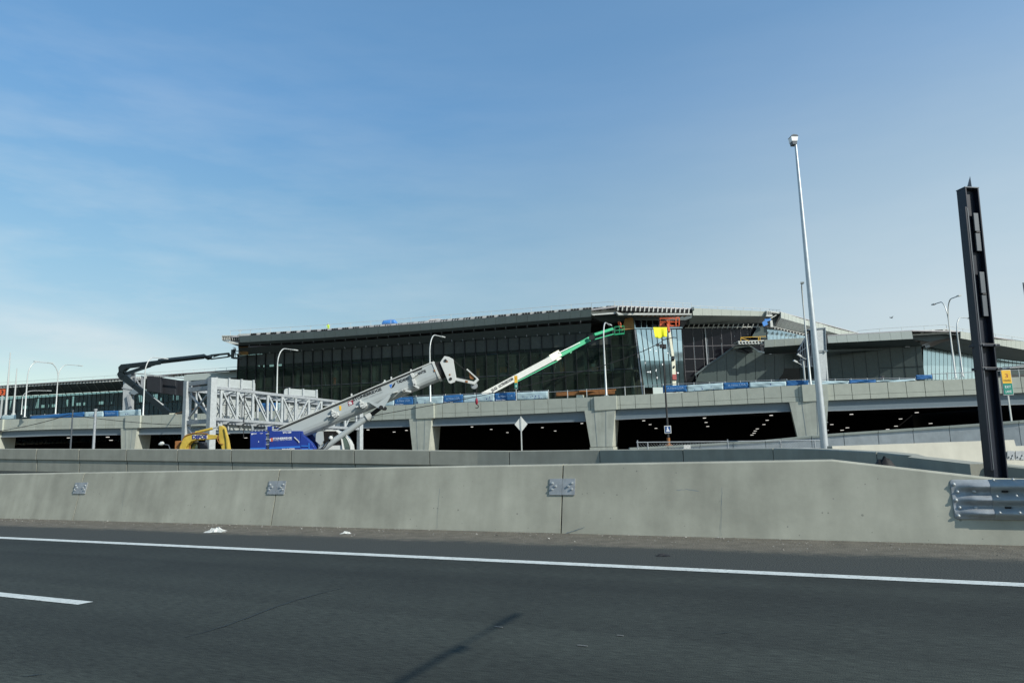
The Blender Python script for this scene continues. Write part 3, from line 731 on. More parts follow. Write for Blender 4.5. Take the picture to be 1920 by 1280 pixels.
# bare poles
for lab, x, yb, yt, w0, w1, Y in (('taller of two bare white tapering poles at far left', 10, 781, 661, 4.6, 1.6, 110), ('shorter of two bare white tapering poles at far left', 25, 778, 690, 4.0, 1.4, 112)):
    p = at(x, yb, Y); q = V((p.x, p.y, at(x + 8, yt, Y).z)); mb = MB(); mb.tube([p, q], [w0 * Y / F / 2, w1 * Y / F / 2], 10)
    xo = thing('flagpole', lab, 'flagpole', p, 'bare poles at the far left'); mb.build('pole', C_['pole'], xo); 
    b2 = MB(); b2.cyl(p, p + UP * .3, w0 * Y / F * .9, 10); b2.build('pole_base', C_['pole'], xo)
for lab, x, yb, yt, w, Y, mm in (('thin dark pole carrying a cable in front of the left bay', 131.5, 850, 771, 3.0, 62, 'navyl'), ('thick grey pole standing in front of the left bay', 174.5, 850, 769, 5.2, 60, 'galvd')):
    p = at(x, yb, Y); q = V((p.x, p.y, at(x + 3, yt, Y).z)); p.z = 0; r_ = w * Y / F / 2
    xo = thing('utility_pole', lab, 'pole', p); mb = MB(); mb.tube([p, q], [r_, r_ * .85], 10); mb.build('pole', C_[mm], xo)
    mb = MB(); mb.cyl(q, q + UP * .12, r_ * 1.25, 10); mb.build('pole_cap', C_[mm], xo)

# tall mast on the right --------------------------------------------------
p = at(1546, 838, 30.5); top = at(1491, 270, 30.5); zt = top.z; p.z = 0
o = thing('lamp_mast', 'very tall tapering galvanised lamp mast with one lamp against the sky', 'lamp mast', p)
mb = MB(); mb.tube([p, V((p.x, p.y, zt * .5)), V((p.x, p.y, zt))], [.17, .118, .055], 20); mb.build('pole', C_['mast'], o)
mb = MB(); mb.cyl(p + UP * 0, p + UP * .06, .3, 16); mb.build('base_flange', C_['mast'], o)
mb = MB()
for i in range(9): z = 1.0 + i * .35; mb.bar(V((p.x + .14, p.y, z)), V((p.x + .25, p.y, z)), .02)
mb.build('step_pegs', C_['galvd'], o)
hd = MB(); s_ = 30.5 / F
hd.ppx([(1487, 270), (1494.5, 270), (1495, 264), (1485.5, 264)], 30.4, .3); hd.m = 1
hd.ppx([(1485.2, 264), (1495.2, 264), (1496.6, 255), (1483.4, 255)], 30.38, .34); hd.m = 0
hd.ppx([(1483, 255), (1497, 255), (1495, 252.5), (1488, 251.5), (1484.5, 253)], 30.36, .38)
hh = hd.build('lamp_head', [C_['navyl'], C_['lamph']], o)

# ------------------------------------------------------------------ dark sign post, edge on
def dark_sign():
    Y = 10.0; b = at(1866, 892, Y); q = at(1809, 356, Y); zt = q.z; x0 = b.x; b.z = 0
    o = SIGN = thing('road_sign', 'dark blue steel sign post with its panel seen edge on, at far right', 'road sign', b)
    X = V((1, 0, 0)); Yv = V((0, 1, 0)); px = Y / F; k_ = R(8); e1 = V((math.cos(k_), math.sin(k_), 0)); e2 = V((-e1.y, e1.x, 0))
    c = V((at(1864, 886, Y).x, Y, 0)); W, D = .205, .17
    for s in (-1, 1): mb = MB(); mb.box(c + e1 * (s * W / 2) + UP * (zt / 2), (.022, D, zt), e1, e2); mb.build('flange', C_['navy'], o, bevel=.004)
    mb = MB(); mb.box(c + UP * (zt / 2 - .01), (W - .024, .016, zt - .02), e1, e2); mb.build('web', C_['navy'], o)
    mb = MB(); mb.box(c + UP * .04, (.55, .5, .04), e1, e2); mb.build('base_plate', C_['navy'], o)
    mb = MB(); mb.box(c + UP * (zt + .008), (W + .03, D + .01, .014), e1, e2); mb.build('cap', C_['navyl'], o)
    zl = at(1795, 393, Y).z; q = c - e1 * (W / 2 + .036) - e2 * .05
    mb = MB(); mb.box(q + UP * (zl + .9) / 2, (.036, .09, zl - .9), e1, e2); mb.build('side_channel', C_['navy'], o, bevel=.004)
    mb = MB(); mb.box(q - e2 * .048 + e1 * .018 + UP * (zl + .9) / 2, (.012, .006, zl - .94), e1, e2); mb.build('painted_lit_edge', C_['navyl'], o)  # lit inner flange face painted in as a lighter grey strip
    z1 = at(1826, 353, Y).z; z0 = at(1862, 632, Y).z
    v = c + e1 * (W / 2 - .045) + e2 * .06; d = (V((v.x, v.y, 0)).normalized() + V((.05, 0, 0))).normalized(); s = V((d.y, -d.x, 0)); p0 = v
    mb = MB(); mb.prism([p0 - s * .055 + UP * (z0 + .16), p0 - s * .055 + d * .1 + UP * z0, p0 - s * .055 + d * 1.7 + UP * z0, p0 - s * .055 + d * 1.7 + UP * z1, p0 - s * .055 + UP * z1], s * .12); mb.build('sign_panel', C_['navy'], o, bevel=.006)
    for ya, yb in ((401, 472), (511, 594)):
        za, zb = at(1840, ya, Y).z, at(1840, yb, Y).z; m_ = (za + zb) / 2
        for u, w_ in ((za, m_ + .012), (m_ - .012, zb)): mb = MB(); mb.box(c + e1 * (W / 2 - .06) - e2 * .05 + UP * (u + w_) / 2, (.085, .03, abs(u - w_)), e1, e2); mb.build('bracket', C_['navyl'], o, bevel=.006)
        mb = MB(); mb.box(c + e1 * (W / 2 - .06) - e2 * .065 + UP * m_, (.06, .02, .02), e1, e2); mb.build('bracket_clip', C_['text'], o)
    q0 = p0 + UP * z1; mb = MB(); mb.add([q0 + s * .0, q0 + s * .055, q0 + s * .055 + d * .2, q0 - s * .05 + d * .2, q0 + d * .08 + s * .045 + UP * .24], [(0, 1, 4), (1, 2, 4), (2, 3, 4), (3, 0, 4), (0, 1, 2, 3)]); mb.build('finial', C_['navyl'], o)
    for zz in (648, 692):
        mb = MB(); z = at(1845, zz, Y).z; mb.box(c + e1 * .02 + UP * z, (W + .12, D + .03, .04), e1, e2); mb.build('clamp', C_['navy'], o, bevel=.004)
        for sx in (-.1, .1): mb = MB(); g0 = c + e1 * sx - e2 * (D / 2 + .016) + UP * z; mb.cyl(g0, g0 - e2 * .02, .012, 8); mb.build('clamp_bolt', C_['navyl'], o)
    o.rotation_euler = (0, R(1.75), 0)      # the column stands a little out of plumb
dark_sign()

# ------------------------------------------------------------------ small signs
def diamond():
    Y = 56; pts = [(976.5, 779), (988.5, 796), (978, 810), (964.5, 793.5)]; c = at(977, 795, Y)
    b = V((c.x, Y, 0)); o = thing('warning_sign', 'white back of a diamond warning sign on a thin post', 'sign', b)
    r_ = 14.5 * Y / F; mb = MB(); p = [c + UP * r_, c + V((r_ * .83, 0, 0)), c - UP * r_, c - V((r_ * .83, 0, 0))]; mb.prism(p, (0, .03, 0)); mb.build('sign_panel', C_['white'], o)
    mb = MB(); mb.bar(b + V((0, -.04, 0)), V((c.x, Y - .04, c.z + r_)), .09, .06); mb.build('post', C_['pole'], o)
diamond()
def lane_sign(px, py, w, h, Y, postb, label, big):
    c = at(px, py, Y); s_ = Y / F; W, Hh = w * s_, h * s_; tilt = 0
    b = V((c.x, Y, postb)); o = thing('lane_sign', label, 'sign', b)
    mb = MB(); mb.box(c + V((0, .03, 0)), (W * 1.12, .04, Hh * 1.03)); mb.build('sign_board', C_['pole'], o)
    mb = MB(); mb.box(c + UP * (Hh * .225), (W, .03, Hh * .53)); yp = mb.build('upper_panel', C_['signy'], o)
    mb = MB(); mb.box(c - UP * (Hh * .265), (W, .03, Hh * .44)); gp = mb.build('lower_panel', C_['signg'], o)
    mb = MB(); mb.bar(b + V((0, .09, 0)), c + V((0, .09, Hh * .4)), .1, .07); mb.build('post', C_['pole'], o)
    f = V((0, -.022, 0))
    if big:
        text_mb('3', c + f + V((-W * .16, 0, Hh * .19)), c + f + V((W * .16, 0, Hh * .19)), UP * Hh * .17).build('numeral', C_['red'], yp)
        text_mb('PARKING', c + f + V((-W * .4, 0, Hh * .04)), c + f + V((W * .4, 0, Hh * .04)), UP * Hh * .07).build('lettering', C_['text'], yp)
        text_mb('EXIT', c + f + V((-W * .32, 0, -Hh * .23)), c + f + V((W * .32, 0, -Hh * .23)), UP * Hh * .1).build('lettering', C_['textw'], gp)
        text_mb('LANE', c + f + V((-W * .32, 0, -Hh * .42)), c + f + V((W * .32, 0, -Hh * .42)), UP * Hh * .1).build('lettering', C_['textw'], gp)
    else:
        text_mb('1', c + f + V((-W * .1, 0, Hh * .2)), c + f + V((W * .1, 0, Hh * .2)), UP * Hh * .2).build('numeral', C_['red'], yp)
        text_mb('1', c + f + V((-W * .1, 0, -Hh * .38)), c + f + V((W * .1, 0, -Hh * .38)), UP * Hh * .2).build('numeral', C_['textw'], gp)
lane_sign(1888.5, 716.5, 17, 46, 50, 1.8, 'yellow over green lane sign on a post at the right edge', True)
lane_sign(967.5, 716.5, 5.6, 25, bYf(967) + .6, 5.4, 'small yellow over green sign in front of the green boom lift', False)
# orange chevron
c = at(4.5, 735, 108); b = V((c.x, 108, at(2, 784, 108).z)); o = thing('chevron_sign', 'orange chevron arrow sign on a post at the left edge', 'sign', b)
mb = MB(); q = 5.2 * 108 / F; mb.box(c, (q * 2, .06, q * 2.2)); sp = mb.build('sign_panel', C_['org'], o)
mb = MB(); f = V((0, -.04, 0)); k = q
mb.prism([c + f + V((-.45 * k, 0, .75 * k)), c + f + V((.02 * k, 0, .75 * k)), c + f + V((.55 * k, 0, 0)), c + f + V((.02 * k, 0, -.75 * k)), c + f + V((-.45 * k, 0, -.75 * k)), c + f + V((.1 * k, 0, 0))], (0, -.01, 0)); mb.build('arrow', C_['text'], sp)
mb = MB(); mb.bar(b, c + V((0, .1, 0)), .25, .1); mb.build('post', C_['pole'], o)
# utility pole with blue sign, camera cluster and cable
Y = 55; b = at(1255, 840, Y); tp = at(1242.5, 632, Y); b.z = 0.2; b = V((at(1254, 836, Y).x, Y, 0)); zt = tp.z
o = thing('camera_pole', 'thin black pole with a blue pedestrian sign in front of the bright glass corner', 'pole', b)
mb = MB(); mb.tube([b + UP * 1.7, V((b.x, Y, zt))], [.085, .055], 8); mb.build('pole', C_['wire'], o)
mb = MB(); mb.cyl(b, b + UP * 1.7, .13, 10); mb.box(b + UP * 1.1, (.55, .55, .08)); mb.build('pole_foot', C_['rust'], o)
mb = MB(); w_ = V((b.x, Y, zt)); mb.tube([w_ + V((-.05, 0, -.25)), w_ + V((.9, -.1, -.05)), w_ + V((1.2, -.1, -.1))], .035, 6); mb.build('bracket_arm', C_['wire'], o)
mb = MB(); cc = at(1240, 649, Y); mb.box(cc + V((0, -.1, 0)), (.28, .25, .3)); mb.box(cc + V((.25, -.1, -.05)), (.2, .3, .35)); mb.box(cc + V((-.3, -.1, .1)), (.2, .2, .2)); mb.build('camera_cluster', C_['wire'], o)
c = at(1252, 805, Y - .12); s_ = Y / F; mb = MB(); mb.box(c, (12.5 * s_, .04, 14 * s_)); sp = mb.build('sign_board', C_['white'], o)
mb = MB(); mb.box(c + V((0, -.03, 0)), (10 * s_, .02, 11.6 * s_)); sp2 = mb.build('sign_face', C_['signb'], sp)
mb = MB(); q = s_; f = c + V((0, -.045, 0))
mb.tube([f + V((-.2 * q, 0, 3.6 * q)), f + V((-.2 * q, -.005, 3.61 * q))], 1.1 * q, 10)
mb.bar(f + V((-1.6 * q, 0, 2.2 * q)), f + V((1.2 * q, 0, .2 * q)), .02, 1.5 * q, up=V((0, 1, 0)).cross(V((1, 0, -.7)))); mb.bar(f + V((-2.6 * q, 0, -.8 * q)), f + V((2.4 * q, 0, -.8 * q)), .02, 1.2 * q); mb.bar(f + V((-3.2 * q, 0, -3 * q)), f + V((3.2 * q, 0, -3 * q)), .02, 1.5 * q)
mb.build('symbol', C_['textw'], sp)
# cables
def cable(pts, r_, label, name='overhead_cable'):
    mb = MB(); mb.tube(pts, r_, 6); tag(mb.build(name, C_['wire']), label, 'cable')
def px_curve(cs, n=24):
    out = []
    for (x0, y0, Y0), (x1, y1, Y1), (x2, y2, Y2) in [cs]:
        for i in range(n + 1):
            t = i / n; out.append(at((1 - t) ** 2 * x0 + 2 * t * (1 - t) * x1 + t * t * x2, (1 - t) ** 2 * y0 + 2 * t * (1 - t) * y1 + t * t * y2, lerp(Y0, Y2, t)))
    return out
cable(px_curve(((1242, 640, 55), (1120, 712, 55), (620, 792, 58))), .03, 'long black cable sagging left from the thin black pole top')
cable(px_curve(((620, 792, 58), (380, 812, 60), (131.5, 778, 62))), .028, 'sagging black cable between thin dark pole and crane')
cable(px_curve(((131.5, 776, 62), (60, 801, 62), (-40, 813, 62))), .03, 'black cable running left from the thin dark pole')

# ------------------------------------------------------------------ deck furniture: fence and banners
def deck_y(x, off): return bYf(x) + off
def banner(x0, x1, yt0, yb0, yt1, yb1, m, label, txt=None, txt2=None, off=1.3, slant=0, marks=0):
    mb = MB(); n = max(4, int((x1 - x0) / 3)); m_ = 5; vs = []; th = []
    ph = random.uniform(0, 6)
    for i in range(n + 1):
        for j in range(m_ + 1):
            u, v = i / n, j / m_; x = lerp(x0, x1, u) + slant * (1 - v) * u; y = lerp(lerp(yt0, yt1, u), lerp(yb0, yb1, u), v)
            w = .05 * math.sin(u * 7 + v * 4 + ph) * (.3 + v) + .012 * math.sin(u * 19 - v * 7 + ph)
            vs.append(at(x, y, deck_y(x, off + w)))
    mb.add(vs, [(i * (m_ + 1) + j, i * (m_ + 1) + j + 1, (i + 1) * (m_ + 1) + j + 1, (i + 1) * (m_ + 1) + j) for i in range(n) for j in range(m_)], True)
    o = tag(mb.build('fence_banner', m), label, 'banner', 'banners on the fence along the elevated road')
    md = o.modifiers.new('thick', 'SOLIDIFY'); md.thickness = .01; md.offset = 1
    Yf = lambda x: deck_y(x, off)
    if txt:
        h = (yb0 - yt0); a = lerp(x0, x1, .16); b = lerp(x0, x1, .84)
        text_px(txt, (a, lerp(yt0, yb0, .55)), (b, lerp(yt1, yb1, .55)), h * .3, Yf, .24).build('lettering', C_['textp'], o)
    if txt2:
        h = (yb0 - yt0); a = lerp(x0, x1, .08); b = lerp(x0, x1, .5)
        text_px(txt2, (a, lerp(yt0, yb0, .93)), (b, lerp(lerp(yt0, yt1, .5), lerp(yb0, yb1, .5), .93)), h * .2, Yf, .26).build('lettering', C_['textw'], o)
    if marks:
        mk = MB()
        for k in range(marks):
            u = random.uniform(.08, .9); x = lerp(x0, x1, u); y = lerp(lerp(yt0, yt1, u), lerp(yb0, yb1, u), random.uniform(.45, .9)); w = random.uniform(.5, 1.7)
            mk.ppx([(x, y - w), (x + w, y - w * .8), (x + w * .8, y + w * .7), (x - w * .2, y + w)], lambda q: deck_y(q, off - .22), .01)
        mk.build('printed_figures', C_['textb'], o)
B_, P_ = C_['bluec'], C_['palec']
banner(2, 30, 780, 786, 777, 786, P_, 'dull pale banner behind the chevron sign')
banner(56, 158, 780, 785, 772, 782, B_, 'long sagging plain blue banner at far left', off=1.5)
banner(158, 194, 772.5, 782, 770.5, 781, P_, 'pale banner between the long blue and lettered blue one at left', marks=4)
banner(194, 222, 770, 781, 769.5, 780.5, B_, 'leftmost lettered blue banner, before the grey gantry column', 'A Brand New')
banner(222, 264, 769.5, 780.5, 767, 779.5, P_, 'pale banner under the raised black boom lift', marks=4)
banner(482, 520, 756, 772, 755, 771, B_, 'blue banner glimpsed through the steel truss')
banner(520, 600, 755, 771, 752, 768, P_, 'pale banner glimpsed through the steel truss')
banner(700, 739, 750, 762, 746, 760.5, P_, 'pale banner just under the crane boom')
banner(739, 775, 745.5, 761, 744, 759, B_, 'lettered blue banner below the crane boom head', 'A New LGA', 'Brand New')
banner(775, 831, 744.5, 759, 742, 757, P_, 'pale banner crossed by the lamp right of the crane', marks=8)
banner(831, 868, 741.5, 756.5, 739.5, 755, B_, 'lettered blue banner above the hanging crane hook', 'A New LGA', 'Brand New')
banner(868, 927, 741, 755, 737.5, 752.5, P_, 'pale banner left of the small lane sign', marks=7)
banner(927, 968, 737.5, 752.5, 735, 751, B_, 'lettered blue banner beneath the small lane sign', 'A New LGA', 'Brand New', slant=-2)
banner(968, 1027, 736, 750, 733, 748, P_, 'pale banner between the lane sign and the bare fence', marks=12)
banner(1243, 1288, 722.5, 736, 722, 734, B_, 'lettered blue banner beside the thin black pole', 'A New LGA')
banner(1288, 1356, 722, 734.5, 717.5, 730, P_, 'pale banner before the black glass recess', marks=5)
banner(1356, 1405, 717.5, 730, 716.5, 727.5, B_, 'lettered blue banner before the grey green glass', 'A New LGA', slant=-3)
banner(1405, 1474, 716.5, 727.5, 714.5, 724, P_, 'long pale banner with a yellow patch left of the lamp cluster', marks=1)
banner(1474, 1516, 714, 723.5, 713, 722, B_, 'blue banner left of the thin edge on lamp')
banner(1520, 1592, 714, 721.5, 714, 719.5, P_, 'crumpled pale banner behind the tall mast')
banner(1592, 1642, 712, 718.5, 711.5, 716.5, B_, 'blue banner right of the tall mast')
banner(1642, 1716, 713, 716.8, 710, 714, P_, 'thin pale banner at right before the opaque glass wing')
banner(1717, 1748, 703, 711.5, 702.5, 710.5, B_, 'short blue banner at the corner of the pale blue wing')
# temporary fence with posts, seen where no banner hangs
o = thing('site_fence', 'bare grey site fence on the elevated road between the banners', 'fence', bpt(1135, 5.4))
def fence_run(x0, x1, yt0, yt1, n, off, nm):
    mb = MB(); f = lambda x: deck_y(x, off)
    mb.tube([at(x0, yt0, f), at((x0 + x1) / 2, (yt0 + yt1) / 2, f), at(x1, yt1, f)], .035, 6); mb.build('fence_rail', C_['galvd'], o)
    for k in range(n + 1):
        x = lerp(x0, x1, k / n); a = at(x, lerp(yt0, yt1, k / n) - 1.5, f); mb = MB(); mb.cyl(a, V((a.x, a.y, a.z - 1.9)), .045, 8); mb.build('fence_post', C_['pole'], o)
fence_run(725, 1028, 744.5, 732, 11, 1.5, '')
fence_run(1028, 1243, 735, 721, 6, 1.5, '')
fence_run(1243, 1475, 720.5, 711.5, 8, 2.0, '')
fence_run(1475, 1716, 712.5, 708.5, 8, 1.7, '')
fence_run(1748, 1990, 701, 690, 9, .6, '')
fence_run(58, 240, 779, 769, 7, 1.7, '')
# stacked brown beams and yellow block on the deck
mb = MB(); f = lambda x: deck_y(x, 4); mb.ppx([(1043, 735), (1153, 730.5), (1153, 738), (1043, 742)], f, 1.2); o = thing('steel_beam_stack', 'long rusty brown steel beams stacked on the elevated road', 'beams', at(1100, 742, f))
mb.build('lower_beam', C_['rust'], o); mb = MB(); mb.bpx((1085, 734), (1154, 731), 2.2, deck_y(1100, 4.2), None, 1); mb.build('upper_beam', C_['rust'], o)
mb = MB(); mb.ppx([(1081, 740.5), (1095, 740.5), (1095, 746), (1081, 746.5)], lambda x: deck_y(x, 1.4), .5); tag(mb.build('timber_crate', C_['cream'], bevel=.04), 'small yellowish crate on the parapet before the rusty beams', 'crate')
mb = MB(); mb.ppx([(317, 774.5), (328, 774), (328, 777), (317, 777.5)], lambda x: deck_y(x, .9), .5); tag(mb.build('timber_crate', C_['cream'], bevel=.04), 'small yellowish crate on the parapet below the black boom', 'crate')
mb = MB(); mb.bpx((328, 775.5), (394, 758), 1.7, deck_y(325, .9), 60, .08); tag(mb.build('rusty_pipe', C_['rust']), 'long rusty pipe slanting up to the truss gantry post', 'pipe')
# ================================================================== terminal building
DK = 5.2   # deck level
def g2(x, Y):
    d = ray(x, 835 - .03 * (x - 960)); return V((d.x / d.y * Y, Y, 0))
def wallnorm(A, B):
    d = (B - A).normalized(); n = V((d.y, -d.x, 0)); return n if n.y < 0 else -n
class Facade:
    def __init__(s, A, B):
        s.A = V((A.x, A.y, 0)); s.B = V((B.x, B.y, 0)); s.d = (s.B - s.A).normalized(); s.L = (s.B - s.A).length; s.n = wallnorm(s.A, s.B)
    def px(s, x, y, off=0):
        a = s.A + s.n * off; b = s.B + s.n * off; return onplane(x, y, a, b)
    def u(s, x, y=700): return (s.px(x, y) - s.A).dot(s.d)
    def P(s, u, z, off=0): return s.A + s.d * u + s.n * off + UP * z
    def glaze(s, mb, ul, ur, z0, z1, du, rows, nm=1, top=None):
        """pane per bay and row; top(u) gives a sloping head"""
        u = ul; zr = [z0] + rows + [z1]
        while u < ur - .05:
            v = min(u + du, ur)
            for a, b in zip(zr[:-1], zr[1:]):
                b0 = b1 = b
                if top and b == z1: b0, b1 = top(u), top(v)
                mb.m = random.randrange(nm)
                mb.quad(s.P(u + .01, a), s.P(v - .01, a), s.P(v - .01, b1), s.P(u + .01, b0))
            u = v
        mb.m = 0
    def mullions(s, mb, ul, ur, z0, z1, du, rows, w=.09, dep=.22, top=None, hw=.09):
        u = ul
        while u < ur + .01:
            zt = top(u) if top else z1
            mb.box(s.P(u, (z0 + zt) / 2, dep / 2 - .02), (w, dep, zt - z0), s.d, s.n); u += du
        for z in rows: mb.box(s.P((ul + ur) / 2, z, .03), (ur - ul, .1, hw), s.d, s.n)
TB = thing('terminal_building', 'large dark glass terminal under construction with a wide overhanging grey roof', 'building', V((-15, 130, 0)))
def strip(mb, pts, tilt=0, th=.35):
    """cladding band through (x, ytop, ybottom, Y); real thickness behind it"""
    pr = None
    for x, yt, yb, Y in pts:
        a = at(x, yt, Y); zb = at(x, yb, Y + tilt).z; b = V((a.x, a.y + tilt, zb)); cur = (a, b)
        if pr: mb.hexa([pr[1], cur[1], cur[1] + V((0, th, 0)), pr[1] + V((0, th, 0))], [pr[0], cur[0], cur[0] + V((0, th, 0)), pr[0] + V((0, th, 0))])
        pr = cur
MF = Facade(g2(445, 138), g2(1200, 120))
uL, uR = MF.u(446), MF.u(1191, 620)
zt0, zt1 = MF.px(446, 666).z, MF.px(1190, 618).z
topf = lambda u: lerp(zt0, zt1, (u - uL) / (uR - uL))
rows = [MF.px(895, 706.5).z, MF.px(895, 664).z]
gm = MB(); DU = 2.07
MF.glaze(gm, uL, uR, DK, max(zt0, zt1), DU, [rows[0], rows[1]], 1, topf)
# slanted corner strip
c0, c1 = MF.px(1191, 618), MF.px(1207, 727)
gm.add([V((MF.P(uR, DK).x, MF.P(uR, DK).y, DK)), V((c1.x, c1.y, DK)), MF.P(uR, topf(uR))], [(0, 1, 2)])
gm.build('glass_wall', C_['glass'], TB)
mm = MB(); MF.mullions(mm, uL, uR, DK, 20, DU, [DK + .1, rows[0], rows[1]], .10, .3, topf, .12); mm.build('mullions', C_['mull'], TB)
mm = MB(); mm.bar(MF.P(uL + 8, rows[0], .12), MF.P(uR, rows[0], .12), .04, .07); mm.build('transom_cap', C_['navyl'], TB)
mm = MB(); mm.bar(MF.P(uR, topf(uR)), V((c1.x, c1.y, DK)), .16, .2); mm.build('corner_post', C_['galvd'], TB)
# darker blind panel row at the top of the glass
mb = MB(); u = uL
while u < uR - 6: mb.quad(MF.P(u + .08, topf(u) - 2.3, .03), MF.P(u + DU - .08, topf(u) - 2.3, .03), MF.P(u + DU - .08, topf(u) - .1, .03), MF.P(u + .08, topf(u) - .1, .03)); u += DU
mb.build('blind_panels', mat('brown blinds', (.048, .054, .045), .5, var=.2, island=.3), TB)
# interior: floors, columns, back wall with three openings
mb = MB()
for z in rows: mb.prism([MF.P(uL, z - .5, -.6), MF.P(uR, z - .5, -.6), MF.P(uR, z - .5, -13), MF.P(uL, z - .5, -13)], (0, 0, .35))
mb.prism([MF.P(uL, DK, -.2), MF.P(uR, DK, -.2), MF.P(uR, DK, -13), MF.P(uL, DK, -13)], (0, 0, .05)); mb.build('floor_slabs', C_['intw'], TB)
mb = MB(); u = uL + 3
while u < uR:
    mb.cyl(MF.P(u, DK, -3.5), MF.P(u, topf(u), -3.5), .35, 10); u += 8.3
a_, b_ = MF.px(604, 676, -2), MF.px(611, 724, -2); mb.cyl(a_, b_, .12, 8); mb.build('columns', C_['intc'], TB)
mb = MB(); IF = Facade(MF.A - MF.n * 13, MF.B - MF.n * 13)
ops = [tuple(IF.u(x) for x in q) for q in ((491, 495.5), (505, 513), (519, 528))]; zo0, zo1 = IF.px(505, 688).z, IF.px(505, 680).z
cuts = sorted([uL] + [k for q in ops for k in q] + [uR + 2])
for a, b in zip(cuts[:-1], cuts[1:]):
    if any(abs(a - q[0]) < 1e-6 for q in ops):
        mb.quad(IF.P(a, DK), IF.P(b, DK), IF.P(b, zo0), IF.P(a, zo0)); mb.quad(IF.P(a, zo1), IF.P(b, zo1), IF.P(b, 26), IF.P(a, 26))
    else: mb.quad(IF.P(a, DK), IF.P(b, DK), IF.P(b, 26), IF.P(a, 26))
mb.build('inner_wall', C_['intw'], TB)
mb = MB()
for (xa, ya), (xb, yb) in (((660, 681), (690, 680)), ((911, 665), (934, 664))):
    a, b = MF.px(xa, ya, -1), MF.px(xb, yb, -1); mb.bar(a, b, .2, .22)
mb.build('blue_strip', C_['lblue'], TB)
mb = MB()
for (x0, x1, y0, y1) in ((938, 950, 687, 698), (1050, 1058, 678, 700), (893, 899, 690, 708)):
    a, b = MF.px(x0, y1, -1.5), MF.px(x1, y0, -1.5); mb.hexa([a, V((b.x, b.y, a.z)), V((b.x, b.y + .4, a.z)), V((a.x, a.y + .4, a.z))], [V((a.x, a.y, b.z)), b, V((b.x, b.y + .4, b.z)), V((a.x, a.y + .4, b.z))])
mb.build('stacked_boxes', C_['rust'], TB)
random.seed(5)
for k in range(26):
    x = random.uniform(560, 1180); yf = random.choice((0, 1)); zf = (DK + .1, rows[0] + .05)[yf]; q0 = MF.px(x, 700, -random.uniform(1.2, 5)); w = random.uniform(.5, 1.8); h = random.uniform(.6, 2.0)
    mb = MB(); mb.box(V((q0.x, q0.y, zf + h / 2)), (w, .6, h), MF.d, MF.n); mb.build(('stored_crate', 'stored_panel')[k % 2], C_[random.choice(('ply', 'intc', 'film', 'rust', 'galvd', 'intw'))], TB)
mb = MB()
for k in range(40):
    x = random.uniform(930, 1060); a = MF.px(x, random.uniform(655, 700), -1.2); mb.bar(a, a + MF.d * random.uniform(-1.2, 1.2) + UP * random.uniform(-2, 2), .03)
mb.build('hanging_wiring', C_['film'], TB)
# left return wall
mb = MB(); e = MF.P(uL, 0); mb.prism([e + UP * DK, e + V((0, 13, DK)), e + V((0, 13, 20)), e + UP * topf(uL)], (-.02, 0, 0)); mb.build('side_wall', C_['metd'], TB)
mb = MB(); mb.ppx([(447, 645.5), (465, 645.5), (465, 665), (447, 666)], 136.5, .2); mb.build('plywood_panel', C_['ply'], TB)
# fascia: left side, its shade painted in as a darker cladding tone
FY = [(445, 132.0), (1109, 117.5)]
fy_ = lambda x: interp(FY, x)
ftab = [(447, 630, 642), (600, 621, 633.5), (750, 609.5, 622.5), (895, 597, 611), (1000, 588.5, 602), (1109, 579.5, 593.5)]
mb = MB(); n = 33
ft = [(a, b) for a, b, c in ftab]; fb = [(a, c) for a, b, c in ftab]
xs = [lerp(447, 1109, i / n) for i in range(n + 1)]
for a, b in zip(xs[:-1], xs[1:]):
    strip(mb, [(a + .25, interp(ft, a), interp(fb, a), fy_(a)), (b - .1, interp(ft, b), interp(fb, b), fy_(b))], .8, .3)
mb.build('roof_fascia', C_['metd'], TB)
# sloping soffit with slots
so = MB(); sl = MB(); rb = MB(); pr = None
for i, x in enumerate(xs):
    a = at(x, interp(fb, x), fy_(x) + .8); a = V((a.x, fy_(x) + .85, a.z)); uu = MF.u(x, 650); b = MF.P(min(uu, uR), topf(min(uu, uR)) + .02, -.1)
    cur = (a, b)
    if pr:
        for k0, k1, mbx in ((0, .22, so), (.25, .38, sl), (.41, 1, so)):
            up1 = UP * (.0 if mbx is so else .12)
            mbx.quad(pr[0].lerp(pr[1], k0) + up1, cur[0].lerp(cur[1], k0) + up1, cur[0].lerp(cur[1], k1) + up1, pr[0].lerp(pr[1], k1) + up1)
        q = pr[0].lerp(pr[1], .24), pr[0].lerp(pr[1], .39)
        rb.bar(q[0], q[1], .12, .1)
        rb.bar(pr[1] + UP * .1 + MF.n * .5, pr[1] + UP * .1 - MF.n * .1, .12, .3)
    pr = cur
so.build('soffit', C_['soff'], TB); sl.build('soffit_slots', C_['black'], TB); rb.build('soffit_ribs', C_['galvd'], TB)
# roof slab above
E = [(418, 631, 133.5), (447, 629.5, 132.3), (1109, 579, 117.8), (1163, 572.5, 117.0), (1297, 577.5, 121), (1443, 584.5, 127)]
mb = MB(); ed = [at(x, y, Y + .4) for x, y, Y in E]
bk = [p + V((0, 26 if i < 4 else 30, 0)) for i, p in enumerate(ed)]
for i in range(len(ed) - 1):
    mb.hexa([ed[i] - UP * .25, ed[i + 1] - UP * .25, bk[i + 1] - UP * .25, bk[i] - UP * .25], [ed[i], ed[i + 1], bk[i + 1], bk[i]])
mb.build('roof_slab', C_['roof'], TB)
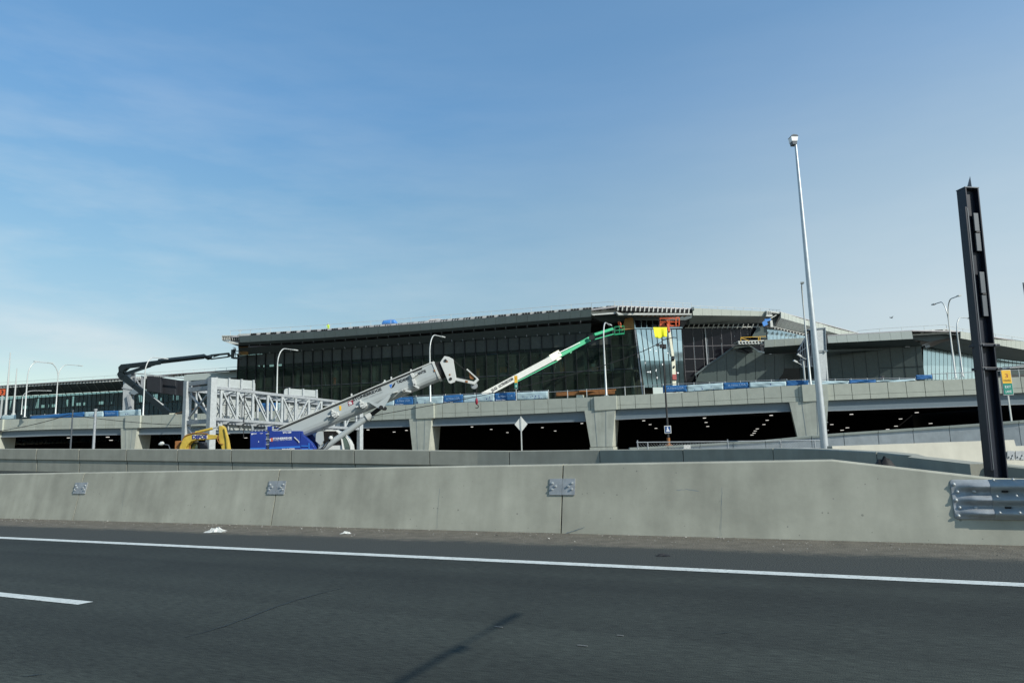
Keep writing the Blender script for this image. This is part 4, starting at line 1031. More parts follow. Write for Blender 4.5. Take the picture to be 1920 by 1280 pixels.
# small dark frames along the roof edge, in groups
fr = MB(); wh = MB(); x = 470
while x < 1105:
    w = lerp(11, 17, (x - 470) / 635)
    fr = MB()
    for k in range(3):
        xa = x + w * k / 3; 
        fr.ppx([(xa, interp(ft, xa) - 3.6), (xa + w / 3 - 1.1, interp(ft, xa + 3) - 3.6), (xa + w / 3 - .9, interp(ft, xa + 3) + .1), (xa, interp(ft, xa) + .1)], fy_(xa) + .3, .3)
    fr.build('edge_frame', C_['black'], TB)
    x += lerp(18.5, 23.5, (x - 470) / 635)
pr = None
for x in xs:
    p = at(x, interp(ft, x) - 3.2, fy_(x) + .9)
    if pr is not None: wh.bar(pr - UP * .12, p - UP * .12, .3, .34)
    pr = p
wh.build('edge_kerb', C_['stud'], TB)
# left unfinished roof end
mb = MB(); mb.m = 0
mb.ppx([(416, 637), (447, 641), (447, 645), (434, 644.5), (418, 639)], 133.5, 3.0)
for x in (416, 419.5, 423, 426.5, 430, 435, 439, 443, 446.5): mb.ppx([(x, 629.5), (x + 1.1, 629.5), (x + 1.1, 637), (x, 637)], 133.2, .5)
mb.ppx([(415.5, 628.6), (448, 628.2), (448, 629.6), (415.5, 630)], 133.1, .6)
mb.m = 1; mb.ppx([(417, 630), (447, 630), (447, 637), (417, 637)], 133.9, .3); mb.build('open_roof_end', [C_['stud'], C_['black']], TB)
# railing on the roof
def railing(pts, name='roof_railing', post=14, hpx=10, m='stud', r_=.035, parent=None, two=True):
    mb = MB(); tops = [at(x, y - hpx, Y) for x, y, Y in pts]
    mb.tube(tops, r_, 5); 
    if two: mb.tube([at(x, y - hpx * .5, Y) for x, y, Y in pts], r_ * .7, 5)
    tot = pts[-1][0] - pts[0][0]; k = max(1, int(abs(tot) / post))
    for i in range(k + 1):
        x = lerp(pts[0][0], pts[-1][0], i / k); y = interp([(a, b) for a, b, c in pts], x); Y = interp([(a, c) for a, b, c in pts], x)
        p = at(x, y, Y); mb.cyl(p, V((p.x, p.y, at(x, y - hpx, Y).z)), r_, 5)
    return mb.build(name, C_[m], parent or TB)
railing([(432, 629, 134), (600, 618.5, 130), (750, 607, 127), (895, 594.5, 124), (1000, 586, 121.5), (1109, 577, 119)], post=36, hpx=9, two=False)
railing([(1109, 577, 119), (1152, 574, 118)], post=22, hpx=9, two=False)
railing([(1152, 575, 118), (1163, 574, 118), (1230, 574.5, 120), (1297, 578, 122.5)], post=16, hpx=9)
railing([(1297, 579, 122.5), (1443, 585, 128.5)], post=16, hpx=6, two=False)
# corner above the bright glass ------------------------------------------------
LF = Facade(g2(1192, 120), g2(1284, 126))
eaL = [(1110, 118.3), (1163, 117.0), (1297, 121)]
eaf = lambda x: interp(eaL, x)
mb = MB()   # pale ledge under the studs
for a, b in ((1109, 1155), ):
    mb.ppx([(1109, 589), (1155, 585), (1155, 588), (1112, 591)], eaf(1130), 1.2)
mb.ppx([(1155, 584), (1165, 587), (1170, 590), (1160, 590.5)], 117, 1); 
mb.ppx([(1163, 586.5), (1297, 587.5), (1297, 590), (1166, 590.5)], 118.5, 1.5); mb.build('eave_ledge', C_['stud'], TB)
mb = MB(); 
for x0, x1, y0, y1 in ((1113, 1129, 576, 582.5), (1137, 1153, 573.5, 580)):
    for k in range(3):
        a = lerp(x0, x1, k / 3); mb.ppx([(a, y0), (a + 4.4, y0 - .3), (a + 4.4, y1 - .3), (a, y1)], eaf(a) + .4, .5)
x = 1160
while x < 1296:
    mb.ppx([(x, interp([(1160, 573.5), (1297, 579)], x)), (x + 5.6, interp([(1160, 573.5), (1297, 579)], x)), (x + 5.6, interp([(1160, 582), (1297, 586)], x)), (x, interp([(1160, 582), (1297, 586)], x))], eaf(x) + .5, .3); x += 8.3
mb.build('dark_openings', C_['black'], TB)
mb = MB(); mb.ppx([(1108, 577), (1156, 572), (1156, 585), (1108, 589.5)], eaf(1130) + 1.2, .2); mb.build('backing_sheet', C_['stud'], TB)
x = 1158
while x < 1296:
    yt = interp([(1160, 573), (1297, 578.5)], x); mb = MB(); mb.ppx([(x + .2, yt), (x + 2.6, yt), (x + 1.6, yt + 9), (x - .5, yt + 8.4)], eaf(x) + .2, .8); mb.build('framing_stud', C_['stud'], TB); x += 8.3
mb = MB(); mb.ppx([(1110, 591), (1165, 589.5), (1297, 590), (1297, 596), (1285, 600), (1190, 600), (1150, 601), (1116, 594)], 121, .4)
a = [at(1108, 594, 118.4), at(1162, 590.5, 117.4), at(1190, 597, 121.3), at(1140, 608, 122.5)]; mb.add(a, [(0, 1, 2, 3)])
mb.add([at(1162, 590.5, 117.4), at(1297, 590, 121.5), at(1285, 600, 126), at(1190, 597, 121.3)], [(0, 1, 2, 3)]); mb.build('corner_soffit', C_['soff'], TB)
mb = MB()
x = 1170
while x < 1290: mb.ppx([(x, 589.5), (x + 4, 589.6), (x + 3.4, 591.4), (x + .6, 591.4)], 118.8, 1.6); x += 8.2
mb.build('soffit_clips', C_['ply'], TB)
mb = MB(); mb.ppx([(1172, 597), (1186, 594), (1190, 616), (1166, 619)], 120.4, .3); mb.build('plywood_panel', C_['ply'], TB)
# ribbon window under the eave
mb = MB()
for x0, x1 in ((1189, 1201.5), (1201.5, 1211.5), (1211.5, 1223), (1223, 1235), (1235, 1246), (1246, 1258), (1258, 1276)):
    A, B, C, D = [LF.px(x, y, -.2) for x, y in ((x0 + 1, 614), (x1 - .6, 614), (x1 - .6, 597), (x0, 597))]; mb.quad(A, B, C, D)
mb.build('ribbon_window', C_['glassd'], TB)
mb = MB()
for x0, dx in ((1188.5, 2), (1202, .6), (1212, .5), (1223.5, .4), (1235.5, .3)):
    mb.bar(LF.px(x0, 597), LF.px(x0 + dx, 615), .14, .14)
mb.bar(LF.px(1189, 615.5), LF.px(1250, 614.5), .15, .2); mb.bar(LF.px(1250, 614.5), LF.px(1279, 614), .15, .2); mb.build('window_frame', C_['lblue' if 0 else 'glassb'], TB)
# bright corner glass
LU0, LU1 = LF.u(1192), LF.u(1284)
gb = MB(); gd = MB(); n = 9; z_mid = LF.px(1240, 672).z; zt = LF.px(1240, 617).z
for i in range(n):
    a, b = i / n, (i + 1) / n
    for mbx, k0, k1 in ((gd, 0, .46), (gb, .46, 1)):
        def pt(s_, k):
            xl = lerp(1207.5, 1192.5, k); xr = lerp(1284, 1278.5, k); x = lerp(xl, xr, s_); y = lerp(726, 617.5, k); return LF.px(x, y)
        mbx.quad(pt(a + .004, k0), pt(b - .004, k0), pt(b - .004, k1), pt(a + .004, k1))
gb.build('bright_glass', C_['glassb'], TB); gd.build('lower_glass', C_['glassbd'], TB)
mb = MB()
for i in range(n + 1):
    s_ = i / n; mb.bar(LF.px(lerp(1207.5, 1284, s_), 726, .05), LF.px(lerp(1192.5, 1278.5, s_), 617.5, .05), .06, .06)
mb.build('glass_joints', C_['mull'], TB)
mb = MB()
for x, y, w, h in ((1208, 653.5, 2.6, 1.3), (1219, 655.8, 4, 1.6), (1230, 657.6, 4, 1.6), (1252, 662, 3.6, 1.8), (1210, 680, 2, 5), (1219, 697, 2.5, 4), (1230, 694, 2.5, 5), (1215, 697, 4, 2), (1242, 683, 1.6, 4), (1271, 699, 4, 2.5), (1232, 708, 2, 4)):
    p = [LF.px(x + a * w * .5, y + b * h * .5, .06) for a, b in ((-1, .6), (.7, 1), (1, -.8), (-.4, -1))]; mb.add(p, [(0, 1, 2, 3)])
mb.build('film_scraps', C_['film'], TB)
# dark recessed glass ------------------------------------------------------
RF = Facade(g2(1276, 127.5), g2(1445, 128.5))
gm = MB(); ur0, ur1 = RF.u(1279), RF.u(1445); ztr = RF.px(1340, 614).z
RF.glaze(gm, ur0, ur1, DK, ztr, 2.6, [], 1); gm.build('recess_glass', C_['glassd'], TB)
rws = [RF.px(1340, y).z for y in (695, 672, 648)]
mm = MB(); RF.mullions(mm, ur0 + .6, ur1, DK, ztr, 1.83, rws, .05, .12); mm.build('recess_mullions', C_['mulll'], TB)
mm = MB(); a = RF.px(1328, 712); mm.bar(V((a.x, a.y - .2, DK)), V((a.x, a.y - .2, ztr)), .2, .2); mm.build('recess_column', C_['galvd'], TB)
# reflection in the glass painted as a grey green panel with a slanted edge
SF = Facade(g2(1305, 126.6), g2(1600, 124))
mb = MB(); poly = [(1304, 716), (1311, 701), (1329, 684), (1350, 670), (1378, 650), (1400, 646), (1432, 664), (1560, 660), (1560, 716)]
mb.prism([SF.px(x, y) for x, y in poly], -SF.n * .5); mb.build('painted_reflection', C_['spand'], TB)
mb = MB()
for x in range(1345, 1560, 18):
    yt = max(interp([(1311, 701), (1378, 652), (1400, 648), (1432, 666), (1560, 662)], x), 640); mb.bar(SF.px(x, 716, .02), SF.px(x - .8, yt + 1, .02), .06, .03)
mb.build('reflection_joints', C_['mull'], TB)
mb = MB(); ps = [(1303, 703), (1329, 683), (1350, 669), (1380, 647)]
for a, b in zip(ps[:-1], ps[1:]): mb.bar(SF.px(*a, .1), SF.px(*b, .1), .35, .3)
mb.build('reflection_edge', C_['soff'], TB)
mb = MB(); mb.prism([SF.px(x, y, .03) for x, y in ((1456, 716), (1468, 700), (1471, 690), (1500, 690), (1500, 716))], SF.n * .03); mb.build('reflection_dark_patch', C_['glassd'], TB); mb = MB(); mb.prism([SF.px(x, y, .03) for x, y in ((1380, 658), (1386, 652), (1408, 652), (1412, 660), (1400, 663))], SF.n * .03); mb.build('dark_opening', C_['glassd'], TB)
# pale eave on the right --------------------------------------------------
def eave(tabs, nm, parent, seams, m='metl', back=6):
    """tabs: x, ytop, ybreak, ybottom, Y ; lower band slopes inwards"""
    T = lambda k: [(t[0], t[k]) for t in tabs]
    up = MB(); lo = MB()
    for a, b in zip(seams[:-1], seams[1:]):
        for mbx, (k0, y0), (k1, y1) in ((up, (1, 0), (2, .25)), (lo, (2, .28), (3, back))):
            q = []
            for x, e in ((a, .15), (b, -.15)):
                xx = x + e; Y = interp(T(4), x); sh0 = 0; 
                q.append((at(xx + interp(T(5), x) * 0, interp(T(k0), x), Y + y0), at(xx + (interp(T(5), x) if k1 == 3 else 0), interp(T(k1), x), Y + y1)))
            mbx.quad(q[0][0], q[1][0], q[1][1], q[0][1])
    for mbx, n_ in ((up, 'upper_band'), (lo, 'lower_band')):
        ob = mbx.build(n_, C_[m], parent); md = ob.modifiers.new('thick', 'SOLIDIFY'); md.thickness = .12; md.offset = -1
tabs = [(1299, 577.5, 591, 607, 121, -10), (1443, 584, 592.5, 606, 127, -7)]
eave(tabs, 'eave', TB, [1299, 1317, 1335, 1353, 1371, 1389, 1407, 1425, 1440])
mb = MB(); mb.bar(at(1299.5, 578, 120.9), at(1289, 607, 127), .4, .5); mb.bar(at(1289, 607, 127.4), at(1437, 606.5, 130), .3, .2); mb.build('eave_edge', C_['soff'], TB)
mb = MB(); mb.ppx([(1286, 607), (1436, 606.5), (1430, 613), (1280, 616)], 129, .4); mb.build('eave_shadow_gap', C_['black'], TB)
mb = MB(); x = 1291
while x < 1432: mb.bar(at(x + 2, 607.5, 127.2), at(x - 1.5, 615.5, 127.6), .14, .14); x += 9.2
mb.bar(at(1284, 614.5, 127.5), at(1428, 612.5, 128), .15, .15); mb.build('eave_brackets', C_['stud'], TB)
# open corner and right hand slope
mb = MB(); mb.m = 0
for x in (1438, 1441.5, 1445): mb.ppx([(x, 583), (x + 1.2, 583), (x + 1.2, 590), (x, 590)], 126, .5)
mb.ppx([(1437, 582), (1462, 585), (1462, 588), (1437, 584)], 126.2, 1.2); mb.bpx((1436, 604), (1452, 592), 2, 127); mb.bpx((1440, 600), (1456, 590), 1.5, 126.5); mb.ppx([(1437, 590), (1449, 590), (1448, 593), (1437, 593)], 126, 1)
mb.ppx([(1444, 600), (1448, 600), (1450, 613), (1445, 613)], 126.5, .6); mb.m = 1
mb.ppx([(1437, 584), (1463, 588), (1452, 612), (1446, 613), (1437, 606)], 128.5, .4); mb.build('open_corner_frame', [C_['stud'], C_['soff']], TB)
mb = MB(); mb.ppx([(1429, 604), (1437, 599), (1440, 608), (1432, 612)], 126.3, .15); mb.ppx([(1433, 598), (1444, 596), (1446, 600), (1436, 603)], 126.4, .15); mb.build('blue_wrap', C_['tarp'], TB)
tabs2 = [(1463, 585, 596, 612, 126, -9), (1620, 627.5, 640, 646, 166, -8), (1700, 640, 650, 655, 190, -8)]
eave(tabs2, 'slope', TB, [1463, 1470, 1477, 1484, 1491.5, 1499, 1507, 1515, 1524, 1533, 1543, 1553, 1564, 1576, 1590, 1605, 1622, 1650], back=4)
mb = MB(); pts = [(1463, 585, 126.3), (1540, 606, 145), (1620, 627.5, 166), (1650, 632, 175)]
railing([(1443, 584, 128), (1463, 585, 126.4)], post=6, hpx=4, two=False)
for a, b in zip(pts[:-1], pts[1:]):
    p, q = at(*a), at(*b); mb.hexa([p, q, q + V((-18, 18, 0)), p + V((-18, 22, 0))], [p + UP * .1, q + UP * .1, q + V((-18, 18, .1)), p + V((-18, 22, .1))])
mb.build('roof_slope', C_['roof'], TB)
mb = MB(); mb.m = 0; n = 11
for i in range(n):
    x = lerp(1448, 1512, i / n); y = lerp(611, 626, i / n); Y = lerp(127, 143, i / n)
    mb.m = 0; mb.ppx([(x, y), (x + 5.5, y + 1.4), (x + 5.5, y + 5.6), (x, y + 4.2)], Y, .3); mb.m = 1; mb.ppx([(x + 1.2, y + 1.2), (x + 4.4, y + 2), (x + 4.4, y + 4.6), (x + 1.2, y + 3.6)], Y - .1, .1)
mb.build('slope_frames', [C_['stud'], C_['black']], TB)
TG = Facade(g2(1436, 128), g2(1520, 143))
mb = MB(); k = 11
for i in range(k):
    a, b = lerp(1436.5, 1514, i / k), lerp(1436.5, 1514, (i + 1) / k); t = [(1436, 613), (1514, 630)]; bt = [(1436, 637), (1514, 633.5)]
    mb.quad(TG.px(a + .2, interp(bt, a) + 1), TG.px(b - .2, interp(bt, b) + 1), TG.px(b - .2, interp(t, b)), TG.px(a + .2, interp(t, a)))
mb.build('upper_pale_glass', C_['glassb'], TB)
mb = MB(); mb.ppx([(1421, 613), (1436.5, 613), (1437, 635), (1409, 632)], 127.3, .3); mb.build('upper_return', C_['spand'], TB)
# terrace band and railing
mb = MB(); n = 8
tt = [(1433, 637, 651), (1520, 632.5, 645)]
ed_ = [1433.5, 1452.5, 1471.5, 1490.5, 1509]
for a, b in zip(ed_[:-1], ed_[1:]): strip(mb, [(a + .2, interp([(t[0], t[1]) for t in tt], a), interp([(t[0], t[2]) for t in tt], a), 121.5), (b - .2, interp([(t[0], t[1]) for t in tt], b), interp([(t[0], t[2]) for t in tt], b), 121.2)], .3)
mb.build('terrace_fascia', C_['metl'], TB)
mb = MB(); mb.m = 0; mb.ppx([(1384, 639), (1434, 637), (1434, 639), (1384, 641)], 122, 3)
for x in range(1385, 1432, 6): mb.ppx([(x, 640), (x + 2, 640), (x + 2, 644.5), (x, 644.5)], 122, .4)
mb.ppx([(1384, 644), (1431, 642.5), (1431, 644), (1384, 645.5)], 122.1, 3); mb.bpx((1402, 646), (1424, 659), 1.8, 123); mb.bpx((1420, 658), (1433, 661), 3, 123)
mb.m = 1; mb.ppx([(1385, 641), (1431, 639.5), (1431, 643), (1385, 644.5)], 122.6, .3); mb.build('open_terrace_end', [C_['stud'], C_['black']], TB)
mb = MB(); so_ = [at(1433, 651, 121.8), at(1518, 645, 121.5), at(1518, 660, 125), at(1432, 664, 126)]; mb.add(so_, [(0, 1, 2, 3)]); mb.build('terrace_soffit', C_['soff'], TB)
mb = MB()
for a, b in (((1389, 640), (1389, 632.5)), ((1389, 632.5), (1436, 630.5)), ((1389, 633), (1405, 639)), ((1422, 638.5), (1422, 631)), ((1425, 638.5), (1425, 631))): mb.bpx(a, b, .8, 122, None, .07)
mb.build('yellow_railing', C_['signy'], TB)

# ------------------------------------------------------------------ right wing
RW = thing('terminal_wing', 'low grey green glass wing right of the terminal with a pale curved eave', 'building', g2(1700, 118))
WF = Facade(g2(1535, 120), g2(1733, 113))
mb = MB(); wu0, wu1 = WF.u(1535), WF.u(1733); wt = WF.px(1640, 653).z; WF.glaze(mb, wu0, wu1, DK, wt + .6, 1.86, [], 1); mb.build('opaque_glass', C_['spand'], RW)
mm = MB(); WF.mullions(mm, wu0, wu1, DK, wt + .5, 1.86, [], .05, .07); mm.bar(WF.px(1650, 690, .04), WF.px(1732, 686, .04), .06, .05); mm.build('glass_joints', C_['mull'], RW)
mb = MB(); wt_ = [(1551, 630, 643), (1711, 620.5, 635)]; ed_ = [1551, 1568, 1587, 1607, 1627.5, 1648, 1668.5, 1689, 1709.5]
for a, b in zip(ed_[:-1], ed_[1:]): strip(mb, [(x + e, interp([(t[0], t[1]) for t in wt_], x), interp([(t[0], t[2]) for t in wt_], x), interp([(1551, 112.5), (1711, 109)], x)) for x, e in ((a, .2), (b, -.2))], -.15)
mb.build('wing_fascia', C_['metl'], RW)
mb = MB(); mb.add([at(1545, 643, 112.9), at(1711, 635, 109.4), at(1733, 650, 113), at(1540, 657, 120)], [(0, 1, 2, 3)]); mb.ppx([(1540, 656), (1733, 650), (1733, 653), (1540, 660)], 115, .5); mb.build('wing_soffit', C_['soff'], RW)
mb = MB(); rf = [at(1545, 630, 112.7), at(1711, 620.5, 109.2), at(1795, 622, 110), at(1990, 652, 128)]; mb.hexa(rf + [rf[3] + V((0, 30, 0)), rf[0] + V((0, 30, 0))], [p + UP * .15 for p in rf] + [rf[3] + V((0, 30, .15)), rf[0] + V((0, 30, .15))]); mb.build('wing_roof', C_['roof'], RW)
# open framing at the wing corner
mb = MB(); mb.m = 0; mb.ppx([(1711, 620), (1775, 616.5), (1800, 622), (1798, 629), (1772, 625.5), (1711, 629)], 110.5, .3); mb.m = 1
for x0 in (1712.5, 1733.5, 1754): 
    for k in range(3): xa = x0 + k * 5; yy = interp([(1711, 620.8), (1775, 617.3)], xa); mb.ppx([(xa, yy), (xa + 4, yy - .2), (xa + 4, yy + 4.6), (xa, yy + 4.8)], 110.3, .2)
for k in range(7): xa = 1774 + k * 3.4; yy = 618 + k * .9; mb.ppx([(xa, yy), (xa + 2, yy + .5), (xa + 2, yy + 4), (xa, yy + 3.6)], 110.2, .2)
mb.m = 2; mb.ppx([(1711, 627), (1775, 623.5), (1797, 629), (1765, 636), (1740, 640), (1711, 636)], 111.4, .4); mb.build('open_wing_corner', [C_['stud'], C_['black'], C_['soff']], RW)
mb = MB(); mb.bpx((1728, 648), (1775, 628), 2.2, 112.5); mb.bpx((1733, 650), (1742, 648), 6, 113); mb.ppx([(1698, 645), (1706, 643), (1706, 651), (1698, 651)], 113, .5); mb.build('roof_strut', C_['galvd'], RW)
# bright glass of the wing, receding to the right
BG = Facade(g2(1730, 113), g2(1990, 135))
mb = MB(); k = 34; tt = [(1731, 651), (1760, 654.5), (1800, 661), (1850, 669), (1900, 676), (1990, 684)]
for i in range(k):
    a, b = lerp(1731, 1990, i / k), lerp(1731, 1990, (i + 1) / k)
    mb.quad(BG.px(a + .25, 712), BG.px(b - .25, 712), BG.px(b - .25, interp(tt, b)), BG.px(a + .25, interp(tt, a)))
mb.build('pale_glass', C_['glassb'], RW)
mb = MB()
for i in range(k + 1): a = lerp(1731, 1990, i / k); mb.bar(BG.px(a, 712, -.03), BG.px(a - .6, interp(tt, a), -.03), .1, .04)
mb.prism([BG.px(x, y, -.3) for x, y in ((1728, 714), (1990, 714), (1990, 682), (1730, 648))], -BG.n * .1); mb.build('glass_joints', C_['mull'], RW)
# pale fascia and big dark soffit on the right
tabs = [(1801, 621, 634, 634, 110, 0), (1860, 630.5, 645, 645, 116, 0), (1990, 650, 668, 668, 126, 0)]
mb = MB(); xs2 = [1801 + i * 8.6 for i in range(23)]
for a, b in zip(xs2[:-1], xs2[1:]):
    T = lambda k: [(t[0], t[k]) for t in tabs]
    strip(mb, [(x + e, interp(T(1), x), interp(T(2), x), interp(T(4), x)) for x, e in ((a, .12), (b, -.12))], .2)
mb.build('right_fascia', C_['metl'], RW)
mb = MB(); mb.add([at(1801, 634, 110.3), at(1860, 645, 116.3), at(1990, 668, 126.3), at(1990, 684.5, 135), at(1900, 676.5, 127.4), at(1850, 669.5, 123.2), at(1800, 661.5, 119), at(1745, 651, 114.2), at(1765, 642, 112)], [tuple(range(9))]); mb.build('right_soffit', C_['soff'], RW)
railing([(1608, 627, 114), (1650, 623, 112), (1775, 615.5, 110.5)], post=40, hpx=7, parent=RW, two=False); railing([(1775, 615.5, 110.5), (1802, 621, 110.5), (1990, 650, 126)], post=30, hpx=5, parent=RW, two=False)
mb = MB(); mb.ppx([(1895, 690), (1925, 684), (1990, 684), (1990, 702), (1895, 702)], 100, 6); mb.bpx((1880, 688), (1990, 681), 1.2, 99.5); o = thing('site_cabin', 'grey flat roofed site cabin at the right edge behind the lane sign', 'cabin', at(1920, 703, 100)); mb.build('cabin_wall', C_['spand'], o); mb = MB(); mb.ppx([(1893, 689), (1925, 682.5), (1992, 682.5), (1992, 684.5), (1893, 690.5)], 99.8, 6.5); mb.build('cabin_roof', C_['galvd'], o)
mb = MB(); mb.ppx([(1650, 708), (1654, 705), (1659, 704.5), (1659, 710), (1650, 711)], 78, .5); tag(mb.build('work_light', C_['text'], bevel=.05), 'small black boxy work light on the fence before the opaque wing', 'work light')

# ------------------------------------------------------------------ left low concourse
LW = thing('terminal_concourse', 'low teal glass concourse with a pale roof at far left', 'building', g2(150, 165))
CF = Facade(g2(-90, 176), g2(440, 152))
cu0, cu1 = CF.u(-85), CF.u(440); ct0, ct1 = CF.px(-60, 747).z, CF.px(300, 729).z; ctop = lambda u: lerp(ct0, ct1, (u - cu0) / (CF.u(300) - cu0))
rz = [CF.px(150, 763).z]
mb = MB(); CF.glaze(mb, cu0, cu1, DK, 30, 1.3, rz, 1, ctop); mb.build('glass_wall', C_['glasst'], LW)
mm = MB(); CF.mullions(mm, cu0, cu1, DK, 12, 1.3, rz, .06, .1, ctop, .14); mm.build('mullions', C_['mull'], LW)
mb = MB(); bk_ = CF.A - CF.n * 16; IB = Facade(bk_, CF.B - CF.n * 16)
u = IB.u(-80); ue = IB.u(445); k = 0
zc0, zc1 = IB.px(150, 760).z, IB.px(150, 742).z
random.seed(21); WT = max(ct0, ct1) + 1.0
while u < ue:
    w = random.choice((.9, 1.4, 2.6, 3.4)); op = random.choice((0.35, .6, 1.2, 1.5))
    mb.quad(IB.P(u, DK), IB.P(u + w, DK), IB.P(u + w, WT), IB.P(u, WT)); u += w
    h = random.choice((.3, .7, 1)); mb.quad(IB.P(u, DK), IB.P(u + op, DK), IB.P(u + op, zc0), IB.P(u, zc0)); zz = lerp(zc0, zc1, h); mb.quad(IB.P(u, zz), IB.P(u + op, zz), IB.P(u + op, WT), IB.P(u, WT)); u += op
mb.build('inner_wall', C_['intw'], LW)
mb = MB()
u = cu0 + 4
while u < cu1: mb.bar(CF.P(u, DK, -5), CF.P(u + random.choice((-3, 3)), ctop(u), -5), .5, .4); u += 7.5
mb.build('raking_columns', C_['intc'], LW)
ct = [(-90, 729, 733), (0, 723.5, 727), (240, 708.5, 712.5)]
ctY = [(-90, 168), (0, 164), (240, 152), (380, 147)]
cYf = lambda x: interp(ctY, x)
C1 = [(a, b) for a, b, c in ct]; C2 = [(a, c) for a, b, c in ct]
mb = MB(); mb2 = MB(); mb3 = MB(); pr = None; x = -90
while x < 300:
    a, b = x, x + 6
    mb.ppx([(a, interp(C1, a)), (b, interp(C1, b)), (b, interp(C1, b) + 1), (a, interp(C1, a) + 1)], cYf(a), 1.2)
    mb.ppx([(a, interp(C2, a) - .6), (b, interp(C2, b) - .6), (b, interp(C2, b) + .8), (a, interp(C2, a) + .8)], cYf(a), 1.2)
    mb.ppx([(a, interp(C1, a)), (a + 4, interp(C1, a + 4)), (a + 4, interp(C2, a + 4)), (a, interp(C2, a))], cYf(a) + .3, .4)
    mb2.ppx([(a + 4.0, interp(C1, a) + .8), (b - .0, interp(C1, b) + .8), (b, interp(C2, b)), (a + 4.0, interp(C2, a))], cYf(a) + .2, .2); x += 10 if x > 400 else 6
mb.build('edge_framing', C_['stud'], LW); mb2.build('edge_gaps', C_['black'], LW)
def hull(pts): return [at(*p) for p in pts]
mb = MB(); mb.add(hull([(-90, 733, 168.5), (240, 712.5, 152.5), (300, 710, 149.8)]) + [CF.P(CF.u(300), ct1 + .1, -.1), CF.P(cu0, ct0 + .1, -.1)], [(0, 1, 2, 3, 4)]); mb.build('soffit', C_['soff'], LW)
mb = MB(); uu = cu0
for k in range(24):
    x = -80 + k * 16; a = at(x, interp(C2, x) + .8, cYf(x) + .4); b = CF.P(CF.u(x + 14), ctop(CF.u(x + 14)) + .05, 0); mb.bar(a - UP * .15, b - UP * .15, .12, .12)
mb.build('soffit_ribs', C_['metd'], LW)
e = [(-90, 729, 168), (0, 723.5, 164), (240, 708.5, 152), (347, 700, 147.5), (440, 694, 144)]
mb = MB(); p = hull(e); q = [k + V((0, 34, 4.4)) for k in p]
for i in range(4): mb.hexa([p[i], p[i + 1], q[i + 1], q[i]], [p[i] + UP * .15, p[i + 1] + UP * .15, q[i + 1] + UP * .15, q[i] + UP * .15])
mb.build('roof_sheet', C_['roof'], LW)
mb = MB(); mb.ppx([(345, 703), (444, 695.5), (444, 707.5), (345, 714)], 146, 4); mb.build('annex_fascia', C_['metd'], LW)
mb = MB(); mb.ppx([(318, 714), (445, 708), (445, 724), (318, 729)], 149, .5); mb.build('annex_soffit', C_['soff'], LW)
mb = MB(); mb.ppx([(430, 694), (443, 692.5), (443, 696), (430, 697)], 146.5, 2); mb.build('roof_box', C_['cream'], LW)
railing([(240, 707, 152.5), (347, 700.5, 148), (445, 693.5, 145)], post=20, hpx=6, parent=LW, two=False)
railing([(-90, 727, 169), (240, 706, 153)], post=22, hpx=4, parent=LW, two=False)
for i in range(26):
    mb = MB(); x = 250 + i * 3.8; y = interp([(250, 707), (347, 701.5)], x); mb.ppx([(x, y + random.uniform(-1, 1)), (x + random.uniform(1, 3), y + random.uniform(-1, 1)), (x + 2, y + random.uniform(2, 4)), (x, y + 3)], 149.5, .4); mb.build('framing_piece', C_['stud'], LW)
